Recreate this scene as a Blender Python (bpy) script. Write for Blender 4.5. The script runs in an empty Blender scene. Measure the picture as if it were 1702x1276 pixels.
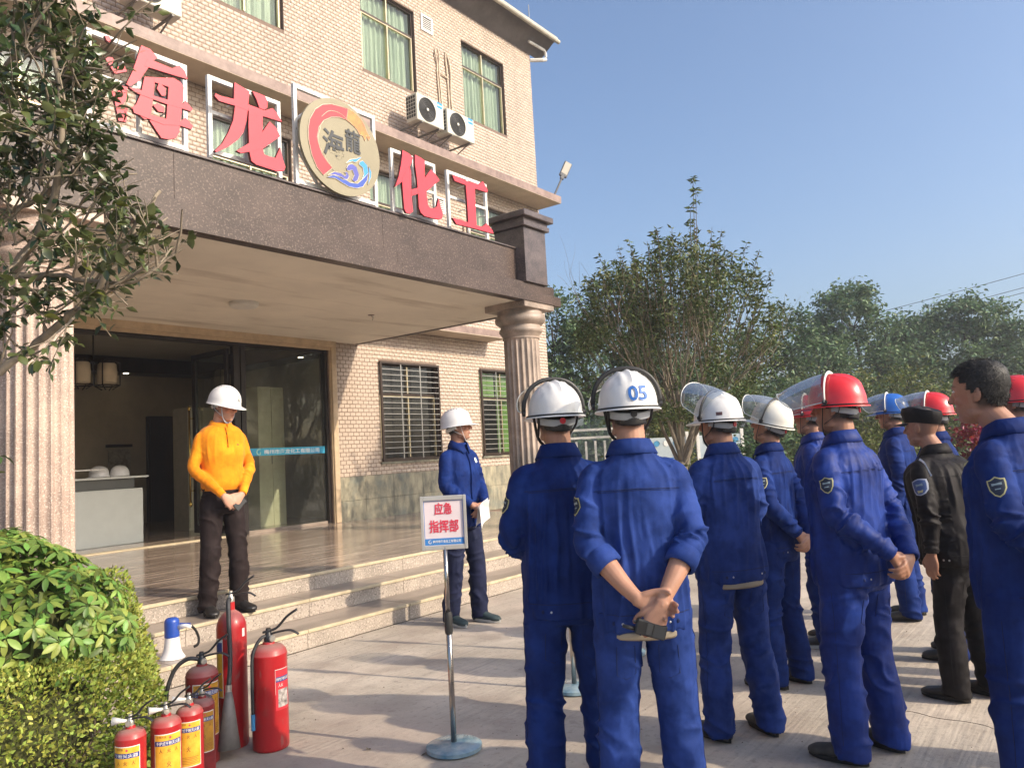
import bpy, bmesh, math, random
import numpy as np
from mathutils import Vector, Matrix, noise as mnoise
from mathutils.bvhtree import BVHTree
from mathutils.geometry import tessellate_polygon

random.seed(7); np.random.seed(7)
scene = bpy.context.scene
col = scene.collection
PI = math.pi

# ------------------------------------------------------------------ camera
cam = bpy.data.cameras.new('camera'); camo = bpy.data.objects.new('camera', cam); col.objects.link(camo)
cam.sensor_width = 36.0; cam.sensor_fit = 'HORIZONTAL'
cam.lens = 36.0 * 1288.8 / 1702.0
cam.clip_start = 0.05; cam.clip_end = 2000
yaw, pitch, roll = .919925, .087466, -.054443
_f = Vector((math.sin(yaw)*math.cos(pitch), math.cos(yaw)*math.cos(pitch), math.sin(pitch)))
_r0 = Vector((math.cos(yaw), -math.sin(yaw), 0)); _u0 = _r0.cross(_f)
_r = math.cos(roll)*_r0 + math.sin(roll)*_u0; _u = -math.sin(roll)*_r0 + math.cos(roll)*_u0
mw = Matrix((_r, _u, -_f)).transposed().to_4x4(); mw.translation = Vector((0, 0, 1.55))
camo.matrix_world = mw
scene.camera = camo

# ------------------------------------------------------------------ light
SUN = Vector((.42, -1.68, 1.0)).normalized()
w = bpy.data.worlds.new('World'); scene.world = w; w.use_nodes = True
nt = w.node_tree; nt.nodes.clear()
sky = nt.nodes.new('ShaderNodeTexSky'); sky.sky_type = 'NISHITA'; sky.sun_disc = False
sky.sun_elevation = math.asin(SUN.z); sky.sun_rotation = math.atan2(SUN.x, SUN.y)
sky.air_density = 1.0; sky.dust_density = 4.2; sky.ozone_density = 3.6; sky.altitude = 60
bg = nt.nodes.new('ShaderNodeBackground'); bg.inputs['Strength'].default_value = .15
wo = nt.nodes.new('ShaderNodeOutputWorld')
nt.links.new(sky.outputs[0], bg.inputs[0]); nt.links.new(bg.outputs[0], wo.inputs[0])
sl = bpy.data.lights.new('sun', 'SUN'); sl.energy = 3.0; sl.angle = math.radians(.55); sl.color = (1.0, .85, .66)
so = bpy.data.objects.new('sun', sl); so.rotation_euler = SUN.to_track_quat('Z', 'Y').to_euler(); so.location = (6, -20, 15)
col.objects.link(so)
scene.view_settings.view_transform = 'Standard'; scene.view_settings.look = 'None'
scene.view_settings.exposure = 0.69; scene.view_settings.gamma = 1.0
scene.view_settings.use_curve_mapping = False

# ------------------------------------------------------------------ helpers
def tag(o, label=None, cat=None, group=None, kind=None):
    if label: o['label'] = label
    if cat: o['category'] = cat
    if group: o['group'] = group
    if kind: o['kind'] = kind
    return o

def empty(name, loc=(0, 0, 0), rz=0.0, sc=1.0, **k):
    o = bpy.data.objects.new(name, None); o.location = loc; o.rotation_euler = (0, 0, rz)
    o.scale = (sc, sc, sc); o.empty_display_size = .1
    col.objects.link(o); return tag(o, **k)

def link(name, me, parent=None, loc=None):
    o = bpy.data.objects.new(name, me); col.objects.link(o)
    if parent is not None: o.parent = parent
    if loc is not None: o.location = loc
    return o

def mesh(verts, faces, mats=None, smooth=False, fm=None, name='mesh'):
    me = bpy.data.meshes.new(name)
    me.from_pydata([tuple(v) for v in verts], [], [tuple(f) for f in faces])
    if mats is not None:
        for m in (mats if isinstance(mats, (list, tuple)) else [mats]): me.materials.append(m)
    if fm is not None: me.polygons.foreach_set('material_index', np.array(fm, dtype=np.int32))
    if smooth: me.polygons.foreach_set('use_smooth', np.ones(len(me.polygons), dtype=bool))
    me.update(); return me

def np_mesh(V, Q, mats, smooth=False, name='mesh'):
    """V (n,3) Q (m,k) arrays, fast"""
    me = bpy.data.meshes.new(name)
    V = np.asarray(V, dtype=np.float32); Q = np.asarray(Q, dtype=np.int32); k = Q.shape[1]
    me.vertices.add(len(V)); me.vertices.foreach_set('co', V.ravel())
    me.loops.add(Q.size); me.loops.foreach_set('vertex_index', Q.ravel())
    me.polygons.add(len(Q)); me.polygons.foreach_set('loop_start', np.arange(0, Q.size, k, dtype=np.int32))
    try: me.polygons.foreach_set('loop_total', np.full(len(Q), k, dtype=np.int32))
    except Exception: pass
    for m in (mats if isinstance(mats, (list, tuple)) else [mats]): me.materials.append(m)
    if smooth: me.polygons.foreach_set('use_smooth', np.ones(len(Q), dtype=bool))
    me.update(calc_edges=True); me.validate(); return me

class MB:
    """collects geometry for ONE mesh object"""
    def __init__(s): s.v = []; s.f = []; s.m = []
    def add(s, v, f, mi=0):
        n = len(s.v); s.v += [tuple(p) for p in v]; s.f += [tuple(i + n for i in q) for q in f]; s.m += [mi]*len(f); return s
    def box(s, a, b, c=.0, mi=0):
        x0, y0, z0 = [min(a[i], b[i]) for i in range(3)]; x1, y1, z1 = [max(a[i], b[i]) for i in range(3)]
        if c <= 0:
            v = [(x0,y0,z0),(x1,y0,z0),(x1,y1,z0),(x0,y1,z0),(x0,y0,z1),(x1,y0,z1),(x1,y1,z1),(x0,y1,z1)]
            f = [(0,3,2,1),(4,5,6,7),(0,1,5,4),(1,2,6,5),(2,3,7,6),(3,0,4,7)]
            return s.add(v, f, mi)
        c = min(c, (x1-x0)*.45, (y1-y0)*.45, (z1-z0)*.45)
        v = []
        for z, k in ((z0, c), (z0+c, 0), (z1-c, 0), (z1, c)):
            if k: P = [(x0+k,y0+k),(x1-k,y0+k),(x1-k,y1-k),(x0+k,y1-k)]; P = [q for p in P for q in (p, p)]
            else: P = [(x0,y0+c),(x0+c,y0),(x1-c,y0),(x1,y0+c),(x1,y1-c),(x1-c,y1),(x0+c,y1),(x0,y1-c)]
            v += [(p[0], p[1], z) for p in P]
        f = []
        for L in range(3):
            for i in range(8):
                j = (i+1) % 8; f.append((L*8+i, L*8+j, L*8+8+j, L*8+8+i))
        f.append(tuple(range(7, -1, -1))); f.append(tuple(range(24, 32)))
        # merge doubled corners of the end rings
        mp = {}; nv = []; idx = []
        for p in v:
            k = (round(p[0], 6), round(p[1], 6), round(p[2], 6))
            if k not in mp: mp[k] = len(nv); nv.append(p)
            idx.append(mp[k])
        nf = []
        for q in f:
            t = []
            for i in q:
                if idx[i] not in t: t.append(idx[i])
            if len(t) >= 3: nf.append(tuple(t))
        return s.add(nv, nf, mi)
    def tube(s, pts, r, n=8, cap=True, mi=0, closed=False):
        v, f = tube(pts, r, n, cap, closed); return s.add(v, f, mi)
    def lathe(s, prof, n=24, o=(0, 0, 0), mi=0, cap=True):
        v, f = lathe(prof, n, o, cap); return s.add(v, f, mi)
    def prism(s, poly, y0, y1, mi=0):
        """poly in (x,z), extruded along y"""
        v, f = prism(poly, y0, y1); return s.add(v, f, mi)
    def xf(s, M):
        s.v = [tuple(M @ Vector(p)) for p in s.v]; return s
    def build(s, name, mats, parent=None, smooth=False, loc=None, auto=None):
        me = mesh(s.v, s.f, mats, smooth, s.m if isinstance(mats, (list, tuple)) and len(mats) > 1 else None, name)
        if auto: shade_auto(me, auto)
        return link(name, me, parent, loc)

def shade_auto(me, ang=35):
    me.polygons.foreach_set('use_smooth', np.ones(len(me.polygons), dtype=bool))
    bm = bmesh.new(); bm.from_mesh(me); a = math.radians(ang)
    for e in bm.edges:
        e.smooth = len(e.link_faces) == 2 and e.calc_face_angle(0) < a
    bm.to_mesh(me); bm.free()

def tube(pts, r, n=8, cap=True, closed=False):
    P = [Vector(p) for p in pts]; N = len(P)
    if not hasattr(r, '__len__'): r = [r]*N
    v = []; f = []; up = None
    for i in range(N):
        if closed: t = (P[(i+1) % N] - P[i-1])
        else: t = P[min(i+1, N-1)] - P[max(i-1, 0)]
        if t.length < 1e-9: t = Vector((0, 0, 1))
        t.normalize()
        if up is None:
            up = Vector((0, 0, 1)) if abs(t.z) < .9 else Vector((1, 0, 0))
        a = (up - t*up.dot(t))
        if a.length < 1e-6: a = t.orthogonal()
        a.normalize(); b = t.cross(a); up = a
        rr = r[i] if hasattr(r[i], '__len__') else (r[i], r[i])
        for k in range(n):
            th = 2*PI*k/n; v.append(P[i] + a*math.cos(th)*rr[0] + b*math.sin(th)*rr[1])
    M_ = N if closed else N-1
    for i in range(M_):
        for k in range(n):
            a0 = i*n+k; a1 = i*n+(k+1) % n; j = ((i+1) % N)*n
            f.append((a0, a1, j+(k+1) % n, j+k))
    if cap and not closed:
        f.append(tuple(range(n-1, -1, -1))); f.append(tuple((N-1)*n+k for k in range(n)))
    return v, f

def lathe(prof, n=24, o=(0, 0, 0), cap=True):
    v = []; f = []
    for r, z in prof:
        for k in range(n):
            a = 2*PI*k/n; v.append((o[0]+r*math.cos(a), o[1]+r*math.sin(a), o[2]+z))
    for i in range(len(prof)-1):
        for k in range(n):
            a0 = i*n+k; a1 = i*n+(k+1) % n
            f.append((a0, a1, a1+n, a0+n))
    if cap:
        f.append(tuple(range(n-1, -1, -1))); f.append(tuple((len(prof)-1)*n+k for k in range(n)))
    return v, f

def prism(poly, y0, y1):
    n = len(poly)
    tris = tessellate_polygon([[Vector((p[0], p[1], 0)) for p in poly]])
    area = sum(poly[i-1][0]*poly[i][1]-poly[i][0]*poly[i-1][1] for i in range(n))
    v = [(p[0], y0, p[1]) for p in poly] + [(p[0], y1, p[1]) for p in poly]
    f = []
    for t in tris:
        a, b, c = t
        ar = (poly[b][0]-poly[a][0])*(poly[c][1]-poly[a][1])-(poly[c][0]-poly[a][0])*(poly[b][1]-poly[a][1])
        if ar < 0: b, c = c, b
        # front (y0) should face -y if y0<y1: (x,z) ccw seen from -y
        f.append((a, b, c)); f.append((a+n, c+n, b+n))
    for i in range(n):
        j = (i+1) % n
        f.append((i, i+n, j+n, j) if area > 0 else (j, j+n, i+n, i))
    return v, f

def crom(P, sub=6):
    """Catmull-Rom through rows of P"""
    P = np.asarray(P, float); n = len(P); out = []
    for i in range(n-1):
        p0 = P[max(i-1, 0)]; p1 = P[i]; p2 = P[i+1]; p3 = P[min(i+2, n-1)]
        for k in range(sub):
            t = k/sub
            out.append(.5*((2*p1)+(-p0+p2)*t+(2*p0-5*p1+4*p2-p3)*t*t+(-p0+3*p1-3*p2+p3)*t**3))
    out.append(P[-1]); return np.array(out)

# text -> triangles in (x,z), normalised to real height
def text_geo(s, size, bold=0.0, extrude=.002, align='CENTER', space=1.0):
    cu = bpy.data.curves.new('lettering', 'FONT'); cu.body = s; cu.size = size; cu.offset = bold*size
    cu.extrude = extrude; cu.align_x = align; cu.align_y = 'CENTER'; cu.resolution_u = 3; cu.space_character = space
    o = bpy.data.objects.new('lettering', cu); col.objects.link(o)
    dg = bpy.context.evaluated_depsgraph_get(); dg.update()
    me = bpy.data.meshes.new_from_object(o.evaluated_get(dg))
    v = [(p.co.x, p.co.y, p.co.z) for p in me.vertices]; f = [tuple(p.vertices) for p in me.polygons]
    bpy.data.objects.remove(o); bpy.data.meshes.remove(me); bpy.data.curves.remove(cu)
    return v, f
def text_on(mb, s, size, O, X, Z, bold=0.0, depth=.002, mi=0, space=1.0, fit=None):
    """text laid on a plane: origin O, text direction X, up Z"""
    v, f = text_geo(s, size, bold, depth, space=space)
    O = Vector(O); X = Vector(X).normalized(); Z = Vector(Z).normalized(); N = X.cross(Z)
    if fit and v:
        w_ = max(p[0] for p in v)-min(p[0] for p in v); h_ = max(p[1] for p in v)-min(p[1] for p in v)
        sx = fit[0]/w_; sy = fit[1]/h_ if len(fit) > 1 else 1
        cx = (max(p[0] for p in v)+min(p[0] for p in v))/2; cy = (max(p[1] for p in v)+min(p[1] for p in v))/2
        v = [((p[0]-cx)*sx, (p[1]-cy)*sy, p[2]) for p in v]
    mb.add([O + X*p[0] + Z*p[1] + N*p[2] for p in v], f, mi)

# ------------------------------------------------------------------ materials
MATS = {}
def mat(name, c, rough=.6, var=.12, scale=6., bump=0., bscale=60., metal=0., spec=.5, c2=None, c3=None,
        island=0., coat=0., aniso=(1, 1, 1), detail=4., sub=0., sheen=0., world=False, trans=0., bdist=.01, alpha=1.):
    if name in MATS: return MATS[name]
    m = bpy.data.materials.new(name); m.use_nodes = True; MATS[name] = m
    t = m.node_tree; N = t.nodes; L = t.links; b = N['Principled BSDF']
    tc = N.new('ShaderNodeTexCoord'); mp = N.new('ShaderNodeMapping'); mp.inputs['Scale'].default_value = aniso
    if world:
        g = N.new('ShaderNodeNewGeometry'); L.new(g.outputs['Position'], mp.inputs['Vector'])
    else: L.new(tc.outputs['Object'], mp.inputs['Vector'])
    nz = N.new('ShaderNodeTexNoise'); nz.inputs['Scale'].default_value = scale; nz.inputs['Detail'].default_value = detail
    nz.inputs['Roughness'].default_value = .65
    L.new(mp.outputs[0], nz.inputs['Vector'])
    cr = N.new('ShaderNodeValToRGB'); e = cr.color_ramp.elements
    lo = tuple(max(0, x*(1-var)) for x in c[:3])+(1,); hi = tuple(min(1, x*(1+var)) for x in c[:3])+(1,)
    if c2: hi = tuple(c2[:3])+(1,)
    e[0].position = .36; e[0].color = lo; e[1].position = .64; e[1].color = hi
    if c3:
        q = e.new(.5); q.color = tuple(c3[:3])+(1,)
    L.new(nz.outputs['Fac'], cr.inputs[0]); out = cr.outputs[0]
    if island > 0:
        g2 = N.new('ShaderNodeNewGeometry'); hs = N.new('ShaderNodeHueSaturation')
        mr = N.new('ShaderNodeMapRange'); mr.inputs['To Min'].default_value = 1-island; mr.inputs['To Max'].default_value = 1+island
        L.new(g2.outputs['Random Per Island'], mr.inputs['Value']); L.new(mr.outputs[0], hs.inputs['Value'])
        mh = N.new('ShaderNodeMath'); mh.operation = 'MULTIPLY_ADD'; mh.inputs[1].default_value = 7.13; mh.inputs[2].default_value = 0
        fr = N.new('ShaderNodeMath'); fr.operation = 'FRACT'; L.new(g2.outputs['Random Per Island'], mh.inputs[0]); L.new(mh.outputs[0], fr.inputs[0])
        m2 = N.new('ShaderNodeMapRange'); m2.inputs['To Min'].default_value = .5-island*.09; m2.inputs['To Max'].default_value = .5+island*.09
        L.new(fr.outputs[0], m2.inputs['Value']); L.new(m2.outputs[0], hs.inputs['Hue'])
        L.new(out, hs.inputs['Color']); out = hs.outputs[0]
    L.new(out, b.inputs['Base Color'])
    b.inputs['Roughness'].default_value = rough; b.inputs['Metallic'].default_value = metal
    b.inputs['Specular IOR Level'].default_value = spec
    b.inputs['Coat Weight'].default_value = coat; b.inputs['Coat Roughness'].default_value = .12
    b.inputs['Sheen Weight'].default_value = sheen
    if alpha < 1: b.inputs['Alpha'].default_value = alpha
    if trans: b.inputs['Transmission Weight'].default_value = trans
    if sub:
        # thin leaf: some light passes through
        tr = N.new('ShaderNodeBsdfTranslucent'); mx = N.new('ShaderNodeMixShader'); mx.inputs[0].default_value = sub
        L.new(out, tr.inputs['Color']); L.new(b.outputs[0], mx.inputs[1]); L.new(tr.outputs[0], mx.inputs[2])
        L.new(mx.outputs[0], N['Material Output'].inputs['Surface'])
    if bump > 0:
        n2 = N.new('ShaderNodeTexNoise'); n2.inputs['Scale'].default_value = bscale; n2.inputs['Detail'].default_value = 5
        L.new(mp.outputs[0], n2.inputs['Vector'])
        bp = N.new('ShaderNodeBump'); bp.inputs['Strength'].default_value = bump; bp.inputs['Distance'].default_value = bdist
        L.new(n2.outputs['Fac'], bp.inputs['Height']); L.new(bp.outputs[0], b.inputs['Normal'])
    return m

def mixcol(m, fac_fn, c, amount=1.0, rough=None):
    """mix another colour over a material's base colour, factor made by fac_fn(nodes, links) -> socket"""
    t = m.node_tree; N = t.nodes; L = t.links; b = N['Principled BSDF']
    src = b.inputs['Base Color'].links[0].from_socket
    fac = fac_fn(N, L)
    mx = N.new('ShaderNodeMix'); mx.data_type = 'RGBA'
    mu = N.new('ShaderNodeMath'); mu.operation = 'MULTIPLY'; mu.inputs[1].default_value = amount; mu.use_clamp = True
    L.new(fac, mu.inputs[0]); L.new(mu.outputs[0], mx.inputs['Factor'])
    L.new(src, mx.inputs['A']); mx.inputs['B'].default_value = tuple(c[:3])+(1,)
    L.new(mx.outputs['Result'], b.inputs['Base Color'])
    for lk in list(t.links):
        if lk.to_node.type == 'BSDF_TRANSLUCENT': L.new(mx.outputs['Result'], lk.to_socket)
    return m

def noise_fac(scale, lo, hi, aniso=(1, 1, 1), world=True, detail=5., off=(0, 0, 0)):
    def fn(N, L):
        mp = N.new('ShaderNodeMapping'); mp.inputs['Scale'].default_value = aniso; mp.inputs['Location'].default_value = off
        if world:
            g = N.new('ShaderNodeNewGeometry'); L.new(g.outputs['Position'], mp.inputs['Vector'])
        else:
            tc = N.new('ShaderNodeTexCoord'); L.new(tc.outputs['Object'], mp.inputs['Vector'])
        nz = N.new('ShaderNodeTexNoise'); nz.inputs['Scale'].default_value = scale; nz.inputs['Detail'].default_value = detail
        L.new(mp.outputs[0], nz.inputs['Vector'])
        mr = N.new('ShaderNodeMapRange'); mr.inputs['From Min'].default_value = lo; mr.inputs['From Max'].default_value = hi
        L.new(nz.outputs['Fac'], mr.inputs['Value']); return mr.outputs[0]
    return fn

def speckle(m, c, scale=180., lo=.55, hi=.62, amount=1.):
    return mixcol(m, noise_fac(scale, lo, hi, world=False, detail=1.), c, amount)
rng = np.random.default_rng(11)
def unit(v): return v/np.maximum(np.linalg.norm(v, axis=-1, keepdims=True), 1e-9)
def leaf_soup(C, D, S, N=None, ratio=.42, fold=.18, kite=False):
    """C centres(base) D directions S lengths -> V, tri faces; each leaf folded along its rib"""
    n = len(C); D = unit(D)
    if N is None: N = rng.normal(size=(n, 3))
    side = unit(np.cross(D, N)); nr = np.cross(side, D); S = S[:, None]
    base = C; tip = C+D*S-nr*S*.10; mid = C+D*S*.45+nr*S*.0
    Lp = mid+side*S*ratio*.5+nr*S*fold*.5; Rp = mid-side*S*ratio*.5+nr*S*fold*.5
    if kite:
        V = np.stack([base, Lp, tip, Rp], 1).reshape(-1, 3)
        i = np.arange(n)[:, None]*4; F = np.concatenate([i+np.array([[0, 3, 2]]), i+np.array([[0, 2, 1]])], 1).reshape(-1, 3); return V, F
    L2 = C+D*S*.78+side*S*ratio*.30+nr*S*(fold*.3-.04); R2 = C+D*S*.78-side*S*ratio*.30+nr*S*(fold*.3-.04)
    V = np.stack([base, Lp, L2, tip, R2, Rp, mid], 1).reshape(-1, 3)
    i = np.arange(n)[:, None]*7
    F = np.concatenate([i+np.array([t]) for t in ((0, 6, 1), (0, 5, 6), (1, 6, 2), (5, 4, 6), (6, 3, 2), (6, 4, 3))], 1).reshape(-1, 3)
    return V, F
# ------------------------------------------------------------------ building materials
m_tile = mat('wall_tile', (.50, .405, .325), .42, .07, 3, .05, 90, island=.07)
mixcol(m_tile, noise_fac(.9, .52, .78, (1, 1, .35)), (.36, .28, .22), .5)
mixcol(m_tile, noise_fac(2.2, .56, .74, (1.2, 1, .12), off=(7, 0, 0)), (.27, .22, .18), .45)
m_grout = mat('tile_grout', (.20, .145, .115), .95, .15, 30)
m_slate = mat('slate_dado', (.25, .24, .185), .75, .4, 5, .25, 40, c2=(.40, .36, .25), aniso=(1, 1, .45), world=True)
mixcol(m_slate, noise_fac(2.2, .5, .68), (.13, .16, .15), .7)
m_gran = mat('brown_granite', (.078, .055, .046), .42, .3, 2, .03, 200, c2=(.088, .062, .052), spec=.3, world=True)
speckle(m_gran, (.20, .15, .125), 48, .55, .68, .6); speckle(m_gran, (.03, .022, .02), 75, .57, .68, .7)
m_gran_d = mat('dark_granite', (.075, .058, .055), .3, .3, 4, .03, 200, c2=(.12, .092, .085), world=True)
speckle(m_gran_d, (.22, .17, .15), 75, .58, .7, .6)
m_pink = mat('pink_granite', (.40, .30, .245), .38, .18, 3, .04, 200, c2=(.48, .36, .29), world=True)
speckle(m_pink, (.66, .56, .47), 85, .57, .66, .8); speckle(m_pink, (.17, .12, .10), 100, .60, .69, .7)
m_pinkw = mat('weathered_granite', (.30, .235, .19), .5, .3, 2.5, .05, 150, c2=(.42, .33, .27), world=True)
speckle(m_pinkw, (.42, .33, .27), 60, .56, .68, .6)
mixcol(m_pinkw, noise_fac(3.1, .5, .66, (1, 1, .4)), (.13, .125, .115), .6)
m_riser = mat('riser_granite', (.33, .285, .235), .5, .2, 2, .05, 160, c2=(.41, .35, .29), world=True)
speckle(m_riser, (.60, .50, .42), 60, .56, .66, .7); speckle(m_riser, (.13, .10, .09), 70, .59, .68, .8)
m_tread = mat('tread_stone', (.235, .19, .155), .3, .2, 2.5, .03, 60, c2=(.33, .27, .22), aniso=(.5, 2, 1), world=True)
m_nose = mat('step_edge', (.50, .42, .28), .45, .15, 8, .05, 90, world=True)
m_floor = mat('terrace_stone', (.36, .28, .22), .13, .25, 3.2, .01, 30, c2=(.55, .44, .35), aniso=(.35, 3.2, 1), world=True)
mixcol(m_floor, noise_fac(2.5, .48, .64, (.3, 4.5, 1)), (.19, .14, .11), .65)
m_soffit = mat('soffit_plaster', (.74, .68, .58), .85, .06, 1.2, .05, 20, world=True)
mixcol(m_soffit, noise_fac(1.1, .55, .75, (.5, 2.6, 1)), (.29, .22, .16), .55)
m_cornice = mat('cornice_plaster', (.50, .38, .25), .7, .12, 6)
m_ledge = mat('ledge_stone', (.24, .16, .135), .5, .2, 5, .04, 120, c2=(.31, .22, .185), world=True)
m_ledgeb = mat('ledge_underside', (.47, .38, .29), .85, .1, 2, world=True)
m_bronze = mat('bronze_frame', (.07, .05, .04), .35, .1, metal=.6)
m_brass = mat('anodised_frame', (.62, .52, .33), .3, .08, metal=.7)
m_dark = mat('dark_door_frame', (.018, .013, .012), .3, .1)
m_steel = mat('white_painted_steel', (.74, .73, .69), .5, .07, 8)
mixcol(m_steel, noise_fac(22, .60, .72), (.32, .20, .12), .7)
m_bar = mat('window_bar', (.42, .41, .38), .35, .08, metal=.5)
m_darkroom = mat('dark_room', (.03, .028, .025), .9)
m_gold = mat('brass_handle', (.55, .38, .10), .25, .05, metal=1.)

def glass(name, tint=(.85, .92, .9), refl=1.0, rough=.0, dirt=.03, dirtc=(.5, .5, .5)):
    m = bpy.data.materials.new(name); m.use_nodes = True; MATS[name] = m
    t = m.node_tree; N = t.nodes; L = t.links; N.remove(N['Principled BSDF'])
    tr = N.new('ShaderNodeBsdfTransparent'); tr.inputs[0].default_value = tuple(tint)+(1,)
    gl = N.new('ShaderNodeBsdfGlossy'); gl.inputs['Roughness'].default_value = rough; gl.inputs[0].default_value = (1, 1, 1, 1)
    df = N.new('ShaderNodeBsdfDiffuse'); df.inputs[0].default_value = tuple(dirtc)+(1,)
    fr = N.new('ShaderNodeFresnel'); fr.inputs['IOR'].default_value = 1.5
    mu = N.new('ShaderNodeMath'); mu.operation = 'MULTIPLY'; mu.inputs[1].default_value = refl; mu.use_clamp = True
    L.new(fr.outputs[0], mu.inputs[0])
    m1 = N.new('ShaderNodeMixShader'); m2 = N.new('ShaderNodeMixShader')
    nz = N.new('ShaderNodeTexNoise'); nz.inputs['Scale'].default_value = 14; nz.inputs['Detail'].default_value = 6
    tc = N.new('ShaderNodeTexCoord'); L.new(tc.outputs['Object'], nz.inputs['Vector'])
    mr = N.new('ShaderNodeMapRange'); mr.inputs['From Min'].default_value = .35; mr.inputs['From Max'].default_value = .75
    mr.inputs['To Min'].default_value = dirt*.5; mr.inputs['To Max'].default_value = dirt*1.6
    L.new(nz.outputs['Fac'], mr.inputs['Value']); L.new(mr.outputs[0], m1.inputs[0])
    L.new(tr.outputs[0], m1.inputs[1]); L.new(df.outputs[0], m1.inputs[2])
    L.new(mu.outputs[0], m2.inputs[0]); L.new(m1.outputs[0], m2.inputs[1]); L.new(gl.outputs[0], m2.inputs[2])
    L.new(m2.outputs[0], N['Material Output'].inputs['Surface']); return m
m_glass = glass('window_glass', (.86, .93, .88), 1.0, 0, .03)
m_glassd = glass('door_glass', (.82, .85, .81), .35, 0, .03)

# ------------------------------------------------------------------ ground
m_conc = mat('brushed_concrete', (.45, .39, .315), .88, .2, .9, .35, 26, c2=(.56, .49, .40), world=True, bdist=.006)
speckle(m_conc, (.25, .21, .17), 30, .58, .72, .45)
mixcol(m_conc, noise_fac(1.7, .50, .72), (.58, .48, .39), .55)
mixcol(m_conc, noise_fac(2.1, .50, .68, off=(3, 3, 0)), (.29, .235, .19), .65)
mixcol(m_conc, noise_fac(.6, .50, .66, off=(13, 3, 0)), (.34, .26, .215), .4)
mixcol(m_conc, noise_fac(11, .60, .70, off=(9, 1, 0)), (.24, .20, .17), .35)
def brushed(m):
    t = m.node_tree; N = t.nodes; L = t.links; b = N['Principled BSDF']
    g = N.new('ShaderNodeNewGeometry'); mp = N.new('ShaderNodeMapping'); mp.inputs['Rotation'].default_value = (0, 0, .95)
    mp.inputs['Scale'].default_value = (1.6, 34, 1)
    L.new(g.outputs['Position'], mp.inputs['Vector'])
    nz = N.new('ShaderNodeTexNoise'); nz.inputs['Scale'].default_value = 1.0; nz.inputs['Detail'].default_value = 3
    L.new(mp.outputs[0], nz.inputs['Vector'])
    old = b.inputs['Normal'].links[0].from_node
    n3 = N.new('ShaderNodeTexNoise'); n3.inputs['Scale'].default_value = .8; L.new(g.outputs['Position'], n3.inputs['Vector'])
    m1 = N.new('ShaderNodeMapRange'); m1.inputs['From Min'].default_value = .42; m1.inputs['From Max'].default_value = .60; L.new(n3.outputs['Fac'], m1.inputs['Value'])
    m2 = N.new('ShaderNodeMapRange'); m2.inputs['From Min'].default_value = .50; m2.inputs['From Max'].default_value = .66; L.new(nz.outputs['Fac'], m2.inputs['Value'])
    mm = N.new('ShaderNodeMath'); mm.operation = 'MULTIPLY'; L.new(m1.outputs[0], mm.inputs[0]); L.new(m2.outputs[0], mm.inputs[1])
    mixcol(m, lambda N_, L_: mm.outputs[0], (.27, .235, .20), .5)
    bp = N.new('ShaderNodeBump'); bp.inputs['Strength'].default_value = .5; bp.inputs['Distance'].default_value = .010
    L.new(nz.outputs['Fac'], bp.inputs['Height']); L.new(old.outputs[0], bp.inputs['Normal']); L.new(bp.outputs[0], b.inputs['Normal'])
brushed(m_conc)
m_soil = mat('soil', (.10, .08, .055), .95, .3, 2, .5, 20, c2=(.14, .13, .07), world=True)
m_joint = mat('joint_filler', (.10, .085, .07), .95, .2, 10)

g = MB(); g.add([(-400, -400, -.035), (500, -400, -.035), (500, 500, -.035), (-400, 500, -.035)], [(0, 1, 2, 3)])
tag(g.build('ground', m_soil), kind='structure')
court = empty('concrete_yard', (0, 0, 0), kind='structure')
g = MB(); g.box((-6, -8, -.03), (30, 5.496, -.012)); g.build('joint_bed', m_joint, court)
slab_me = None
XS = [-6, 1.2, 11.2, 16.4, 22.5]; YS = [-8, -2.3, 5.497]
for i in range(len(XS)-1):
    for j in range(len(YS)-1):
        b = MB(); dz = random.uniform(-.0015, .0015)
        b.box((XS[i]+.006, YS[j]+.006, -.012), (XS[i+1]-.006, YS[j+1]-.006, 0+dz), .006); b.build('concrete_slab', m_conc, court)
b = MB(); b.box((11.3, 5.5, -.012), (22.5, 10.9, -.002)); b.build('concrete_slab', m_conc, court)

# ------------------------------------------------------------------ entrance steps and terrace
steps = empty('entrance_steps', (0, 0, 0), kind='structure')
ZS = .158
X0, X1 = -3.0, 11.3
for k, (yf, yb) in enumerate(((5.50, 5.96), (5.95, 6.36), (6.33, 7.0))):
    z1 = ZS*(k+1); z0 = ZS*k; x = X0 + k*.37
    c = MB(); c.box((X0, yf+.03, z0-.01), (X1, 7.2, z1-.032)); c.build('step_core', m_riser, steps)
    while x < X1:
        L_ = min(1.2, X1-x)
        if L_ < .1: break
        b = MB(); b.box((x+.0015, yf, z0), (x+L_-.0015, yf+.028, z1-.030), .002); b.build('riser_stone', m_riser, steps)
        dz = random.uniform(-.001, .001)
        b = MB(); b.box((x+.001, yf-.012, z1-.029), (x+L_-.001, yf+.022, z1+dz), .004)
        b.m = [0]*len(b.f)
        b.box((x+.001, yf+.0225, z1-.029), (x+L_-.001, yb+(.0 if k < 2 else .3), z1+dz), .002, mi=1)
        b.build('tread_stone', [m_nose, m_tread if k < 2 else m_floor], steps)
        x += L_
ter = empty('terrace_floor', (0, 0, 0), kind='structure')
c = MB(); c.box((X0, 6.9, 0), (X1, 18, 3*ZS-.03)); c.build('terrace_core', m_joint, ter)
yy = [6.655, 7.6, 8.6, 9.6, 10.6, 11.3]
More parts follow.
